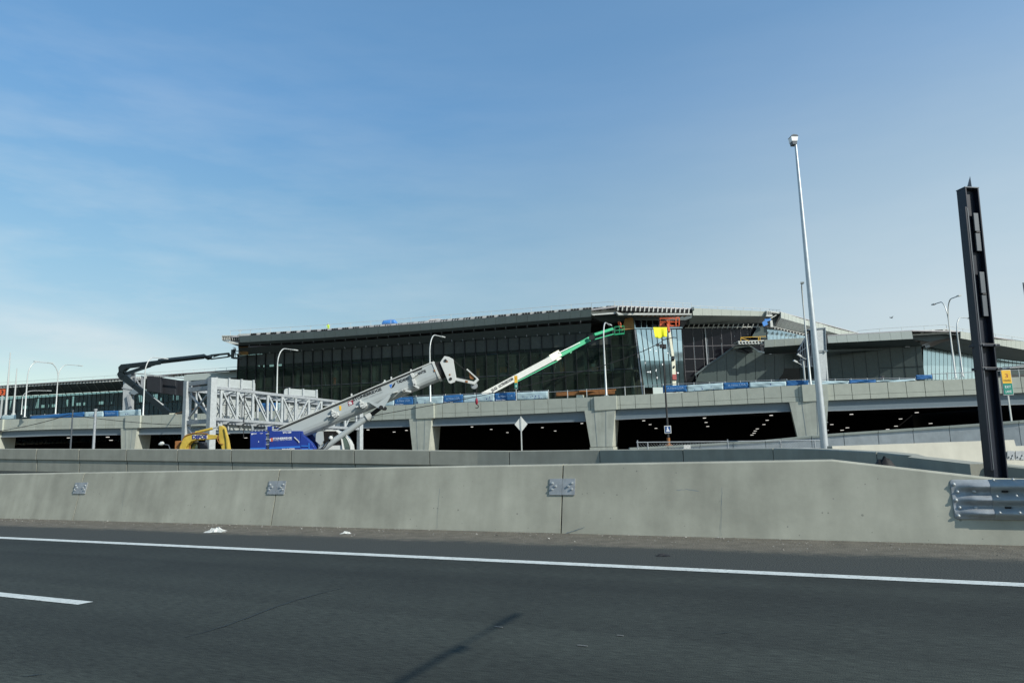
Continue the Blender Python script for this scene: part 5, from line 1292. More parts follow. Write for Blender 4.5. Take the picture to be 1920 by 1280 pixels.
# roof workers, tarp, antenna --------------------------------------------------
def person(label, c, h, pose, top, leg='dark', hat='white', face=(0, -1, 0), group=None):
    """one skinned figure: c = point under the feet"""
    k = h / 1.75; f = V(face).normalized(); sd = V((-f.y, f.x, 0)) * -1; c = V(c)
    def P(s, d, z): return tuple(sd * (s * k) + f * (d * k) + UP * (z * k))
    crouch = pose == 'crouch'
    if crouch: hip = .5; kn = [(.14, .28, .48), (-.14, .28, .48)]; ft = [(.13, .02, .05), (-.13, .02, .05)]; ch = (0, .26, .88); nk = (0, .36, 1.05); hd = (0, .42, 1.2)
    else: hip = .92; kn = [(.11, .03, .5), (-.11, .03, .5)]; ft = [(.12, 0, .06), (-.12, 0, .06)]; ch = (0, .02, 1.3); nk = (0, .02, 1.48); hd = (0, .05, 1.63)
    J = {'hip': (0, 0, hip), 'ch': ch, 'nk': nk, 'hd': hd, 'top': (hd[0], hd[1] + .01, hd[2] + .1)}
    E = [('hip', 'ch'), ('ch', 'nk'), ('nk', 'hd'), ('hd', 'top')]; rad = {'hip': .15, 'ch': .17, 'nk': .062, 'hd': .095, 'top': .07}
    for i, s in enumerate((1, -1)):
        J[f'hj{s}'] = (.1 * s, 0, hip - .06); J[f'kn{s}'] = kn[i]; J[f'an{s}'] = ft[i]; J[f'to{s}'] = (ft[i][0], ft[i][1] + .2, .04)
        E += [('hip', f'hj{s}'), (f'hj{s}', f'kn{s}'), (f'kn{s}', f'an{s}'), (f'an{s}', f'to{s}')]; rad.update({f'hj{s}': .1, f'kn{s}': .065, f'an{s}': .05, f'to{s}': .045})
        J[f'sh{s}'] = (.19 * s, ch[1], ch[2] + .1)
        if pose == 'reach': J[f'el{s}'] = (.25 * s, .22, ch[2] + .22); J[f'wr{s}'] = (.16 * s, .40, ch[2] + .48); J[f'hn{s}'] = (.15 * s, .44, ch[2] + .60)
        elif crouch: J[f'el{s}'] = (.24 * s, .42, .68); J[f'wr{s}'] = (.14 * s, .58, .5); J[f'hn{s}'] = (.12 * s, .64, .42)
        else: J[f'el{s}'] = (.27 * s, .05, ch[2] - .22); J[f'wr{s}'] = (.24 * s, .26, ch[2] - .28); J[f'hn{s}'] = (.2 * s, .36, ch[2] - .26)
        E += [('ch', f'sh{s}'), (f'sh{s}', f'el{s}'), (f'el{s}', f'wr{s}'), (f'wr{s}', f'hn{s}')]; rad.update({f'sh{s}': .075, f'el{s}': .052, f'wr{s}': .038, f'hn{s}': .045})
    names = list(J); me = bpy.data.meshes.new('person'); me.from_pydata([P(*J[n]) for n in names], [(names.index(a), names.index(b)) for a, b in E], [])
    ob = bpy.data.objects.new('person', me); COL.objects.link(ob); ob.modifiers.new('skin', 'SKIN'); ob.modifiers.new('sub', 'SUBSURF').levels = 1
    for v, n in zip(me.skin_vertices[0].data, names): v.radius = (rad[n] * k,) * 2; v.use_root = n == 'hip'
    dg = bpy.context.evaluated_depsgraph_get(); m2 = bpy.data.meshes.new_from_object(ob.evaluated_get(dg)); bpy.data.objects.remove(ob)
    ob = bpy.data.objects.new('person', m2); COL.objects.link(ob); ob.location = c; ORG[ob] = c
    m2.materials.clear()
    for q in (top, leg, 'skin', 'rubber'): m2.materials.append(C_[q])
    hz, nz = hip * k, (nk[2] + .02) * k; hands = [V(P(*J['hn1'])), V(P(*J['hn-1']))]
    for p in m2.polygons:
        z = p.center.z; p.use_smooth = True
        p.material_index = 3 if z < .1 * k else 2 if ((p.center - V(P(*hd))).length < .16 * k or min((p.center - q).length for q in hands) < .09 * k) else 1 if (z < hz - .02 * k and not crouch) or (crouch and (p.center - V(P(*J['hip']))).length < .3 * k and z < .56 * k) else 0
    tag(ob, label, 'person', group)
    hm = MB(); hc = V(P(*hd)) + c + UP * .03 * k; r_ = .128 * k; vs = []
    for j in range(5):
        a = j / 4 * math.pi / 2
        vs += [hc + V((math.cos(i / 12 * 6.2832) * r_ * math.cos(a), math.sin(i / 12 * 6.2832) * r_ * math.cos(a), math.sin(a) * r_ * 1.05)) for i in range(12)]
    hm.add(vs, [(j * 12 + i, j * 12 + (i + 1) % 12, (j + 1) * 12 + (i + 1) % 12, (j + 1) * 12 + i) for j in range(4) for i in range(12)], True)
    hm.box(hc + f * r_ * .9, (r_ * 1.2, r_ * .9, .015), sd, f); hm.build('hard_hat', C_[hat], ob)
    return ob
p = at(616, 619.5, 131); person('worker in high visibility yellow crouching on the terminal roof', p, 1.75, 'crouch', 'hiv', 'hiv')
p = MF.px(627.5, 724, -1.2); p.z = rows[0] - .1; person('worker in bright orange coveralls standing behind the dark glass', p, 2.0, 'stand', 'org', 'org', 'red')
def box_px(mb, x0, x1, y0, y1, Y, th): mb.ppx([(x0, y0), (x1, y0), (x1, y1), (x0, y1)], Y, th)
mb = MB(); a = [at(x, y, 128) for x, y in ((714, 608), (718, 599.5), (733, 597.8), (741, 598.5), (742.5, 606.5))]; mb.prism(a, (0, 3, 0)); tag(mb.build('tarp_shelter', C_['tarp'], bevel=.3), 'blue tarpaulin shelter on the terminal roof edge', 'shelter')
mb = MB(); a = [at(x, y, 125) for x, y in ((800, 602), (806, 598), (822, 597), (834, 599), (838, 600))]; mb.prism(a, (0, 2, 0)); tag(mb.build('covered_stack', C_['roof'], bevel=.2), 'low grey covered stack on the terminal roof right of the blue shelter', 'stack')
p = at(450, 629, 136); o = thing('roof_antenna', 'small pale antenna mast on the left end of the terminal roof', 'antenna', p); mb = MB(); mb.cyl(p, p + UP * 1.15, .05, 6); mb.build('mast', C_['stud'], o); mb = MB(); mb.bar(p + V((-.35, 0, .95)), p + V((.35, 0, .95)), .05); mb.bar(p + V((-.25, 0, 1.15)), p + V((-.25, 0, .9)), .05); mb.bar(p + V((.25, 0, 1.15)), p + V((.25, 0, .9)), .05); mb.build('crossbar', C_['stud'], o)
# ================================================================== machines
def zc(ox, oy, s): return lambda x, y: (ox + x / s, oy + y / s)
# ------------------------------------------------------------------ dark boom lift at left
z = zc(200, 640, 7.385)
o = thing('boom_lift', 'dark articulated boom lift raising its basket to the left roof corner', 'boom lift', V((at(330, 790, 101.5).x, 101.5, DK)))
Yl = lambda x: 101.5
def lb(name, m, *segs):
    mb = MB()
    for a, b, w in segs:
        a, b = z(*a), z(*b); mb.bpx(a, b, w, Yl(a[0]), Yl(b[0]), min(.9, w * .09 + .1))
    return mb.build(name, C_[m], o)
lb('lower_boom', 'dlift', ((205, 480), (520, 715), 8.5), ((520, 715), (880, 1010), 9.5), ((235, 445), (395, 590), 3))
lb('boom_hose', 'white', ((428, 625), (785, 878), 1.6), ((700, 812), (780, 878), 1.3), ((232, 462), (350, 565), 2.2))
Yl = lambda x: interp([(222, 101.5), (440, 134)], x)
lb('upper_boom', 'dlift', ((215, 350), (730, 290), 6.4), ((720, 278), (1345, 207), 6.2))
lb('boom_rail', 'white', ((280, 323), (722, 284), 1.5),)
lb('lift_cylinder', 'dlift', ((270, 445), (600, 335), 4), ((590, 338), (720, 300), 2.6))
mb = MB()
for poly in ([(160, 355), (195, 320), (275, 315), (275, 365), (232, 400), (215, 430), (165, 420)], [(143, 450), (165, 415), (210, 425), (235, 470), (185, 510), (155, 490)]): mb.ppx([z(*p) for p in poly], 101, .9)
mb.bpx(z(240, 405), z(272, 440), 2.5, 101.4, None, .5); mb.build('elbow', C_['dlift'], o)
lb('jib', 'dlift', ((1340, 195), (1395, 225), 5), ((1395, 225), (1440, 215), 6), ((1440, 193), (1690, 166), 2.4), ((1445, 243), (1690, 212), 1.5), ((1480, 213), (1580, 180), 1.2), ((1690, 160), (1690, 216), 3), ((1690, 190), (1730, 200), 3.5))
def basket(o, fl, m, Y, h, th=1.1):
    (x0, y0), (x1, y1) = fl; f = MB(); f.ppx([(x0, y0), (x1, y1), (x1, y1 + 2.4), (x0, y0 + 2.4)], Y, th); bk = f.build('basket', C_[m], o)
    r_ = MB()
    for x, y in ((x0 + .3, y0), ((x0 + x1) / 2, (y0 + y1) / 2), (x1 - .3, y1)):
        for d in (0, th): a = at(x, y, Y + d); r_.cyl(a, a + UP * h, .045, 6)
    for k in (.5, 1):
        a, b = at(x0 + .3, y0, Y) + UP * h * k, at(x1 - .3, y1, Y) + UP * h * k; e = V((0, th, 0)); r_.tube([a, b, b + e, a + e, a], .045, 6)
    r_.build('guard_rail', C_[m], bk)
basket(o, ((433, 669), (449.5, 669.5)), 'dlift', 133.9, 1.25)
mb = MB(); mb.ppx([(433.5, 655), (437, 655), (437, 669), (433.5, 669)], 133.9, .5); mb.build('control_box', C_['dlift'], o)
q = at(440, 669, 134.6); person('dark clothed worker reaching up in the basket at the left roof corner', q, 1.8, 'reach', 'dark', 'dark', 'text')
c = V((at(335, 790, 101.5).x, 101.5, DK)); mb = MB(); mb.box(c + UP * .95, (2.6, 2.0, .9)); mb.build('turret', C_['dlift'], o)
for i in (-1, 1):
    for j in (-1, 1): mb = MB(); mb.cyl(c + V((i * 1.3, j * 1.0 - .2, .48)), c + V((i * 1.3, j * 1.0 + .2, .48)), .48, 14); mb.build('wheel', C_['rubber'], o)

# ------------------------------------------------------------------ green boom lift
z = zc(860, 560, 4.266)
o = thing('boom_lift', 'white and green telescopic boom lift reaching to the glass corner', 'boom lift', V((at(898, 752, 97).x, 97, DK)))
Yl = lambda x: interp([(900, 97), (1046, 108), (1170, 118.2)], x)
lb('boom_base', 'cream2', ((180, 782), (765, 470), 11))
lb('boom_stripe', 'green', ((440, 672), (760, 505), 2.2))
def front(mb_segs, name, m, off):
    mb = MB()
    for a, b, w in mb_segs: a, b = z(*a), z(*b); mb.bpx(a, b, w, Yl(a[0]) - off, Yl(b[0]) - off, .1)
    return mb.build(name, C_[m], o)
front((((455, 668), (790, 497), 1.8),), 'lower_stripe', 'green', .8)
lb('boom_collar', 'cream', ((725, 482), (800, 440), 12), ((765, 490), (800, 470), 9))
lb('inner_boom', 'green', ((790, 462), (1042, 325), 8.6), ((880, 435), (890, 425), 6), ((965, 375), (980, 367), 6))
front((((800, 432), (970, 350), 1.6),), 'boom_rail', 'white', .8)
mb = MB(); mb.ppx([z(*p) for p in ((1045, 295), (1075, 285), (1092, 310), (1062, 330), (1046, 322))], 111, .7); mb.build('knuckle', C_['text'], o)
lb('jib', 'green', ((1080, 290), (1228, 243), 5), ((1088, 325), (1236, 283), 1.8))
mb = MB(); mb.ppx([z(*p) for p in ((1226, 228), (1256, 228), (1258, 270), (1228, 275))], 117.6, .7); mb.build('control_box', C_['text'], o)
basket(o, ((1152, 625.6), (1171, 623.6)), 'green', 117.6, 1.2)
for s_, a, b in (('JLG', (923.5, 735), (933.5, 729.3)), ('ULTRABOOM', (937, 727.4), (963, 712.6))):
    text_px(s_, a, b, 5.2, Yl, 1.0, bold=.03).build('lettering', C_['text'], o)
c = V((at(896, 760, 97).x, 97, DK)); mb = MB(); mb.box(c + UP * 1.0, (3.2, 2.2, 1.0)); mb.build('turret', C_['white'], o)
for i in (-1, 1):
    for j in (-1, 1): mb = MB(); mb.cyl(c + V((i * 1.4, j * 1.0 - .2, .5)), c + V((i * 1.4, j * 1.0 + .2, .5)), .5, 14); mb.build('wheel', C_['rubber'], o)
q = at(1164, 624.5, 118.3); person('worker in orange vest and hard hat in the green lift basket', q, 1.85, 'reach', 'org', 'dark', 'org', (-.6, -.8, 0))

# ------------------------------------------------------------------ orange lift
o = thing('boom_lift', 'cream and orange boom lift standing upright before the bright glass corner', 'boom lift', V((at(1265, 735, 114).x, 114, DK)))
Yl = lambda x: 115.5
def lo2(name, m, *segs):
    mb = MB()
    for a, b, w, t in segs: mb.bpx(a, b, w, 115.5, 116, t)
    return mb.build(name, C_[m], o)
lo2('lower_boom', 'cream', ((1264.5, 735), (1262, 674), 6.6, .6)); lo2('boom_band', 'red', ((1264, 713), (1263.3, 698), 7.4, .75)); lo2('joint', 'text', ((1261.5, 675), (1261, 668), 5, .7))
lo2('middle_boom', 'cream', ((1261.3, 668), (1254.5, 622), 4.6, .5)); lo2('hydraulic_hose', 'text', ((1257, 668), (1250, 622), 1.2, .2)); lo2('upper_boom', 'org', ((1254.5, 622), (1250.5, 601), 4, .5), ((1250, 601), (1256, 610), 3, .4))
lo2('boom_hole', 'text', ((1263, 690), (1262.9, 687.5), 2.2, .7))
basket(o, ((1238, 609.5), (1274, 609)), 'org', 116.2, 1.25, .9)
mb = MB(); mb.ppx([(1266.5, 594.5), (1274.5, 594.5), (1274.5, 609), (1272.5, 609), (1272.5, 597), (1268.5, 597), (1268.5, 609), (1266.5, 609)], 116, .12); mb.ppx([(1237, 607), (1246, 604), (1246, 610), (1237, 611)], 116.1, .5); mb.build('gate_frame', C_['org'], o)
c = V((at(1265, 742, 115).x, 116, DK)); mb = MB(); mb.box(c + UP * .9, (2.6, 2.0, .9)); mb.build('turret', C_['org'], o)
for i in (-1, 1):
    for j in (-1, 1): mb = MB(); mb.cyl(c + V((i * 1.2, j * .9 - .2, .45)), c + V((i * 1.2, j * .9 + .2, .45)), .45, 14); mb.build('wheel', C_['rubber'], o)
# yellow cloth
mb = MB(); n = 12; m_ = 8; vs = []
for i in range(n + 1):
    for j in range(m_ + 1):
        u, v = i / n, j / m_
        x = lerp(1224.5, 1250.5, u) + (3.6 * v * (1 - u)); y = lerp(613.6, 631.5 + 3 * (1 - abs(u - .35) * 2) * (u < .6), v)
        vs.append(at(x, y, 115.2 - (1.3 * max(0, .48 - u)) + .18 * math.sin(u * 14) * v))
mb.add(vs, [(i * (m_ + 1) + j, i * (m_ + 1) + j + 1, (i + 1) * (m_ + 1) + j + 1, (i + 1) * (m_ + 1) + j) for i in range(n) for j in range(m_)])
ob = tag(mb.build('yellow_sheet', C_['yell'], smooth=True), 'bright yellow sheet hanging beside the orange boom at the glass corner', 'sheet'); md = ob.modifiers.new('thick', 'SOLIDIFY'); md.thickness = .02

# ------------------------------------------------------------------ crawler crane
z3 = zc(480, 640, 4.267); zk = zc(440, 780, 7.385); CY = 40.0
o = thing('crawler_crane', 'blue and white telescopic crawler crane with its thick boom half raised', 'crane', V((at(560, 850, 41).x, 41, 0)))
T0, T1 = at(*z3(270, 655), CY), at(*z3(1420, 165), CY); B0, B1 = at(*z3(380, 760), CY), at(*z3(1480, 305), CY)
ax = (T1 - T0).normalized(); nn = (B1 - T1) - ax * (B1 - T1).dot(ax); h1 = nn.length; nn.normalize(); h0 = (B0 - T0 - ax * (B0 - T0).dot(ax)).length
BW = .9
def section(c, h, w=BW, mid=0):
    pr = [(0, 0), (.60, 0), (.76, .04), (.88, .14), (.96, .30), (1, .5), (.96, .70), (.88, .86), (.76, .96), (.60, 1), (0, 1)]
    return [c + nn * (a * h) + V((0, (b - .5) * w + BW / 2, 0)) for a, b in pr]
def loft(secs):
    mb = MB(); k = len(secs[0]); vs = [p for s in secs for p in s]
    mb.add(vs, [(i * k + j, i * k + (j + 1) % k, (i + 1) * k + (j + 1) % k, (i + 1) * k + j) for i in range(len(secs) - 1) for j in range(k)]); mb.add(secs[0], [tuple(range(k))]); mb.add(secs[-1], [tuple(range(k))]); return mb
Lb = (T1 - T0).length
bo = loft([section(T0 - ax * 2.4, h0 * 1.0), section(T0, h0), section(T1, h1)]).build('boom', C_['boomw'], o, bevel=.025)
mb = loft([section(T1 - ax * .10 - nn * .04, h1 + .08, BW + .08), section(T1 + ax * .03 - nn * .04, h1 + .08, BW + .08)]); mb.build('boom_collar', C_['white'], bo)
for k in range(4): mb = loft([section(T1 + ax * (.04 + k * .115) + nn * (.05 + k * .025), h1 - .10 - k * .05, BW - .1 - k * .06), section(T1 + ax * (.14 + k * .115) + nn * (.05 + k * .025), h1 - .10 - k * .05, BW - .1 - k * .06)]); mb.build('inner_section', C_['rubber'], bo)
mb = MB(); mb.bar(T0 - ax * .6 - nn * .02 + V((0, .08, 0)), T1 - ax * .1 - nn * .02 + V((0, .08, 0)), .26, .05, up=-nn); mb.build('top_plate', C_['white'], bo)
mb = MB(); e = nn * .075 + V((0, -.03, 0)); pts = [T0 - ax * .7 + e] + [T0 + ax * (Lb * k / 12) + e + nn * random.uniform(-.012, .012) for k in range(1, 12)]; mb.tube(pts, .035, 6); mb.build('boom_hose', C_['rubber'], bo)
for s_, a, b, hp, m in (('STONEBRIDGE', (778, 478), (1008, 388), 5.3, 'text'), ('TADANO', (1131, 339), (1230, 301), 5.6, 'text'), ('MANTIS', (1277, 277), (1363, 244), 5.2, 'text'), ('STEEL ERECTION', (850, 473), (1015, 407), 2.3, 'alum')):
    text_px(s_, z3(*a), z3(*b), hp, CY, .012, bold=.035).build('lettering', C_[m], bo)
mb = MB(); mb.prism([at(*z3(*p), CY - .012) for p in ((733, 482), (774, 466), (781, 500), (741, 517))], (0, .01, 0)); lg = mb.build('company_logo', C_['maroon'], bo)
text_px('S', z3(745, 509), z3(773, 498), 5.4, CY, .03, bold=.03).build('lettering', C_['textw'], lg)
mb = MB(); mb.m = 0; mb.prism([at(*z3(*p), CY - .012) for p in ((1066, 348), (1090, 338), (1080, 375))], (0, .01, 0)); mb.m = 1; mb.prism([at(*z3(*p), CY - .012) for p in ((1092, 350), (1113, 325), (1112, 345), (1100, 365), (1084, 373))], (0, .01, 0)); mb.build('maker_emblem', [C_['lblue'], C_['text']], bo)
mb = MB(); mb.prism([at(*z3(*p), CY - .012) for p in ((664, 514), (682, 514), (682, 550), (668, 552))], (0, .01, 0)); mb.build('warning_label', C_['signy'], bo)
# brackets on the boom flank
for k, (cx, cy) in enumerate(((620, 585), (845, 510))):
    mb = MB()
    for dx, dy, w, h in ((-35, 15, 18, 10), (0, -12, 26, 14), (8, 8, 34, 18), (30, -2, 16, 30), (-8, -30, 8, 22), (18, 22, 26, 8)):
        a = z3(cx + dx - w / 2, cy + dy); b = z3(cx + dx + w / 2, cy + dy - w * .35); mb.bar(at(*a, CY - .1), at(*b, CY - .1), .22, h / 4.267 * CY / F)
    mb.build('bracket', C_['white'], bo)
mb = MB()
for a, b, w in (((1245, 255), (1262, 290), 5), ((1258, 300), (1275, 350), 5), ((1262, 345), (1305, 372), 4), ((1250, 285), (1290, 260), 3), ((1170, 390), (1240, 400), 3.5), ((1200, 380), (1180, 400), 4), ((1100, 410), (1135, 400), 2)): mb.bpx(z3(*a), z3(*b), w, CY - .1, None, .22)
mb.build('bracket', C_['white'], bo)
for x, y in ((765, 435), (1083, 300), (1240, 240), (1030, 325)): mb = MB(); mb.bpx(z3(x, y), z3(x, y - 18), 2.2, CY + .1, None, .1); mb.build('rope_guide', C_['white'], bo)
mb = MB()
mb.bpx(z3(1020, 330), z3(1045, 322), 3, CY + .1, None, .2); mb.build('rope_guide', C_['white'], bo)
# gusset that takes the cylinder pin
for yy in (-.06, BW - .02): mb = MB(); mb.prism([at(*z3(*p), CY + yy) for p in ((895, 483), (975, 495), (1065, 425), (1090, 415), (1040, 500), (1012, 542), (985, 538))], (0, .08, 0)); mb.build('gusset', C_['boomw'], bo)
mb = MB(); p = at(*z3(1000, 527), CY - .16); mb.cyl(p, p + V((0, BW + .3, 0)), .12, 14); mb.build('pivot_pin', C_['rubber'], bo)
# head
hd = MB()
for yy in (-.02, BW - .1): hd.prism([at(*z3(*p), CY + yy) for p in ((1472, 168), (1490, 140), (1508, 116), (1545, 124), (1578, 142), (1600, 300), (1590, 325), (1556, 337), (1540, 328))], (0, .1, 0))
hd.ppx([z3(*p) for p in ((1545, 140), (1572, 145), (1598, 300), (1570, 300))], CY + .1, BW - .2); hh = hd.build('boom_head', C_['white'], o, bevel=.012)
for x, y in ((1515, 152), (1557, 298)): mb = MB(); p = at(*z3(x, y), CY - .06); mb.cyl(p, p + V((0, BW, 0)), .085, 14); mb.build('sheave_pin', C_['rubber'], hh)
mb = MB()
for x0, y0, x1, y1 in ((1520, 162, 1535, 158), (1546, 262, 1556, 268), (1425, 225, 1432, 240)): mb.bpx(z3(x0, y0), z3(x1, y1), 2.6, CY - .035, None, .02)
mb.build('rust_patches', C_['rust'], hh)
mb = MB(); mb.bpx(z3(1590, 300), z3(1752, 335), 5.2, CY + .2, None, .4); mb.bpx(z3(1745, 335), z3(1778, 300), 4.4, CY + .2, None, .3); mb.bpx(z3(1776, 302), z3(1688, 222), 2.4, CY + .2, None, .25); ar = mb.build('auxiliary_arm', C_['white'], o)
mb = MB(); mb.ppx([z3(*p) for p in ((1702, 240), (1745, 285), (1738, 302), (1712, 296))], CY + .15, .1); mb.bpx(z3(1675, 318), z3(1695, 322), 3.2, CY - .01, None, .05); mb.build('rusty_plate', C_['rust'], ar)
mb = MB(); p = at(*z3(1745, 352), CY + .15); mb.cyl(p, p + V((0, .2, 0)), .2, 16); mb.build('sheave', C_['galvd'], ar)
mb = MB(); mb.tube([at(*z3(1768, 350), CY + .25), at(*z3(1764, 460), CY + .25)], .018, 6); mb.tube([at(*z3(1580, 150), CY + .3), at(*z3(1690, 245), CY + .3)], .014, 6); mb.build('hoist_rope', C_['wire'], o)
mb = MB(); p = at(*z3(1764, 452), CY + .25); mb.tube([p, p - UP * .12, p - UP * .3, p - UP * .38], [.04, .08, .08, .03], 10); q = p - UP * .38
hk = mb.build('hook_ball', C_['maroon'], o); mb = MB(); mb.tube([q + V((.1 * math.cos(a), 0, -.1 + .1 * math.sin(a))) for a in [R(90 - k * 25) for k in range(10)]], .028, 6); mb.build('hook', C_['rubber'], hk)
# lift cylinder
mb = MB(); a, b = at(*z3(512, 872), CY + .45), at(*z3(905, 598), CY + .45); mb.tube([a - (b - a) * .08, a, b], [.17, .17, .17], 18); mb.build('cylinder_tube', C_['boomw'], o)
d = (b - a).normalized(); mb = MB(); mb.tube([b - d * .15, b + d * .18], .235, 18); mb.build('cylinder_collar', C_['white'], o)
mb = MB(); mb.tube([b + d * .1, at(*z3(1000, 527), CY + .45)], .125, 16); mb.build('cylinder_rod', C_['rubber'], o)
mb = MB(); mb.tube([at(*zk(*p), CY + .2) for p in ((1120, 455), (1180, 455), (1230, 420), (1270, 360), (1320, 320))], .03, 6); mb.tube([at(*zk(*p), CY + .22) for p in ((1200, 460), (1250, 430), (1290, 370), (1325, 330))], .025, 6); mb.build('hydraulic_hose', C_['rubber'], o)
mb = MB(); p = at(*zk(1330, 295), CY + .15); mb.tube([p - UP * .08, p + UP * .02, p + UP * .1], [.11, .12, .05], 10); mb.build('hose_clamp', C_['white'], o)
# house
zb = lambda p, Y=CY: at(*zk(*p), Y)
def plate(name, poly, m, y0, th, bev=.02): mb = MB(); mb.prism([zb(p, CY + y0) for p in poly], (0, th, 0)); return mb.build(name, C_[m], o, bevel=bev)
plate('engine_housing', ((478, 205), (905, 203), (905, 290), (912, 480), (478, 520)), 'blue', -.15, 2.6)
cw = plate('counterweight', ((214, 212), (425, 207), (425, 520), (214, 520)), 'blue', -.2, 2.9)
plate('ladder_recess', ((425, 215), (478, 215), (478, 520), (425, 520)), 'dark', .12, 2.2)
mb = MB()
for y in (245, 318, 392): mb.bar(zb((428, y), CY - .1), zb((480, y - 4), CY - .1), .08, .035)
mb.build('ladder_rungs', C_['galv'], o)
mb = MB(); mb.prism([zb(p, CY - .17 - .0) for p in ((480, 432), (908, 412), (908, 432), (480, 450))], (0, .015, 0)); mb.prism([zb(p, CY - .215) for p in ((214, 440), (425, 434), (425, 452), (214, 460))], (0, .012, 0)); mb.build('light_stripe', C_['lblue'], o)
fr = plate('front_ramp', ((905, 205), (940, 205), (940, 260), (975, 290), (1060, 370), (1112, 450), (1112, 520), (912, 520), (912, 290)), 'blue', -.12, .5)
plate('front_frame', ((940, 262), (1040, 205), (1140, 330), (1180, 440), (1180, 520), (1080, 520)), 'blue', .9, 1.2)
mb = MB(); mb.bar(zb((826, 290), CY - .2), zb((885, 345), CY - .2), .04, .04); mb.bar(zb((885, 345), CY - .2), zb((893, 366), CY - .2), .04, .04); mb.build('grab_rail', C_['white'], o)
mb = MB()
for p, q in (((920, 410), (1030, 412)), ((925, 455), (1080, 455)), ((1028, 370), (1030, 460))): mb.bar(zb(p, CY - .14), zb(q, CY - .14), .03, .05)
mb.build('ramp_ribs', C_['lblue'], o)
text_px('STONEBRIDGE', zk(543, 322), zk(805, 312), 3.4, CY, .18, bold=.03).build('lettering', C_['textw'], o)
text_px('STEEL ERECTION', zk(543, 340), zk(805, 330), 1.5, CY, .18).build('lettering', C_['textw'], o)
text_px('GTC-1200', zk(682, 238), zk(798, 234), 3.4, CY, .18, bold=.03).build('lettering', C_['textw'], o)
text_px('MANTIS', zk(672, 470), zk(846, 464), 3.0, CY, .18, bold=.04).build('lettering', C_['textw'], o)
text_px('TADANO', zk(268, 249), zk(326, 247), 1.8, CY, .24, bold=.03).build('lettering', C_['textw'], cw); text_px('1200', zk(372, 244), zk(412, 242), 1.8, CY, .24).build('lettering', C_['textw'], cw)
mb = MB(); mb.prism([zb(p, CY - .215) for p in ((226, 238), (258, 234), (240, 262))], (0, .012, 0)); mb.prism([zb(p, CY - .215) for p in ((327, 345), (335, 345), (335, 358), (327, 358))], (0, .012, 0)); mb.build('emblem', C_['textw'], cw)
mb = MB(); mb.prism([zb(p, CY - .17) for p in ((488, 308), (500, 302), (528, 300), (530, 318), (522, 328), (532, 348), (500, 350), (488, 348), (498, 328))], (0, .015, 0)); lg = mb.build('company_logo', C_['org'], o); text_px('S', zk(500, 343), zk(522, 342), 4, CY, .19, bold=.03).build('lettering', C_['textw'], lg)
mb = MB()   # low rails on top of the house
for x0, x1, y in ((240, 430, 190), (520, 790, 182)):
    mb.tube([zb((x0, y)), zb((x1, y - 4))], .025, 6)
    for k in range(5): x = lerp(x0, x1, k / 4); mb.cyl(zb((x, y)), zb((x, y + 25)), .02, 6)
mb.build('top_rail', C_['galv'], o)
plate('exhaust_box', ((452, 142), (515, 140), (515, 205), (452, 207)), 'blue', .3, .6); plate('top_tank', ((790, 122), (870, 118), (880, 180), (785, 183)), 'cream', .2, .7)
plate('winch', ((535, 190), (560, 160), (700, 158), (760, 185), (760, 200), (535, 203)), 'blue', .4, 1.2); plate('winch', ((285, 195), (300, 170), (420, 165), (425, 200)), 'rubber', .5, 1.0)
mb = MB(); 
for p, q in (((245, 130), (250, 195)), ((440, 132), (440, 190)), ((530, 140), (530, 200))): mb.bar(zb(p), zb(q), .07, .07)
mb.build('handrail_posts', C_['galv'], o)
mb = MB(); mb.tube([zb(p, CY + .4) for p in ((270, 185), (300, 150), (360, 160), (420, 150), (560, 165), (640, 130), (760, 150), (790, 120))], .035, 6); mb.build('hydraulic_hose', C_['rubber'], o)
# cab
cb = plate('cab', ((1150, 206), (1190, 190), (1400, 190), (1470, 215), (1545, 290), (1600, 400), (1615, 540), (1190, 540), (1150, 420)), 'white', .5, 1.0, .04)
def onc(name, poly, m, off, th=.02): mb = MB(); mb.prism([zb(p, CY + .5 - off) for p in poly], (0, th, 0)); return mb.build(name, C_[m], cb)
onc('cab_window', ((1222, 206), (1395, 206), (1432, 235), (1470, 330), (1478, 400), (1235, 405), (1222, 340)), 'glassd', .012)
onc('front_window', ((1490, 245), (1545, 300), (1590, 400), (1602, 470), (1530, 470), (1500, 330)), 'glassbd', .012)
onc('cab_guard', ((1125, 250), (1150, 205), (1222, 208), (1232, 335), (1190, 405), (1122, 345)), 'boomw', .12, .09)
mb = MB(); mb.tube([zb(p, CY + .42) for p in ((1395, 195), (1440, 225), (1480, 320), (1500, 465))], .035, 6); mb.tube([zb(p, CY + .42) for p in ((1540, 255), (1585, 320), (1608, 400), (1615, 470))], .03, 6); mb.build('cab_frame', C_['white'], cb)
onc('seat_highlight', ((1340, 300), (1350, 245), (1378, 300), (1360, 320)), 'spand', .03)
# tracks and undercarriage
for yy in (-1.6, 3.2):
    mb = MB(); x0, x1 = zb((150, 600)).x, zb((1500, 600)).x; pr = []
    for k in range(25):
        a = k / 24 * math.pi; pr.append((x0 + .5 - .5 * math.sin(a) , .5 + .5 * math.cos(a)))
    for k in range(25):
        a = k / 24 * math.pi; pr.append((x1 - .5 + .5 * math.sin(a), .5 - .5 * math.cos(a)))
    mb.prism([V((x, CY + yy, zz)) for x, zz in pr], (0, .8, 0)); mb.build('crawler_track', C_['rubber'], o)
mb = MB(); xm = (x0 + x1) / 2; mb.box((xm, CY + 1.2, .85), (3.6, 4.0, .7)); mb.cyl(V((xm, CY + 1.2, 1.1)), V((xm, CY + 1.2, 1.5)), 1.1, 20); mb.build('undercarriage', C_['blue'], o)

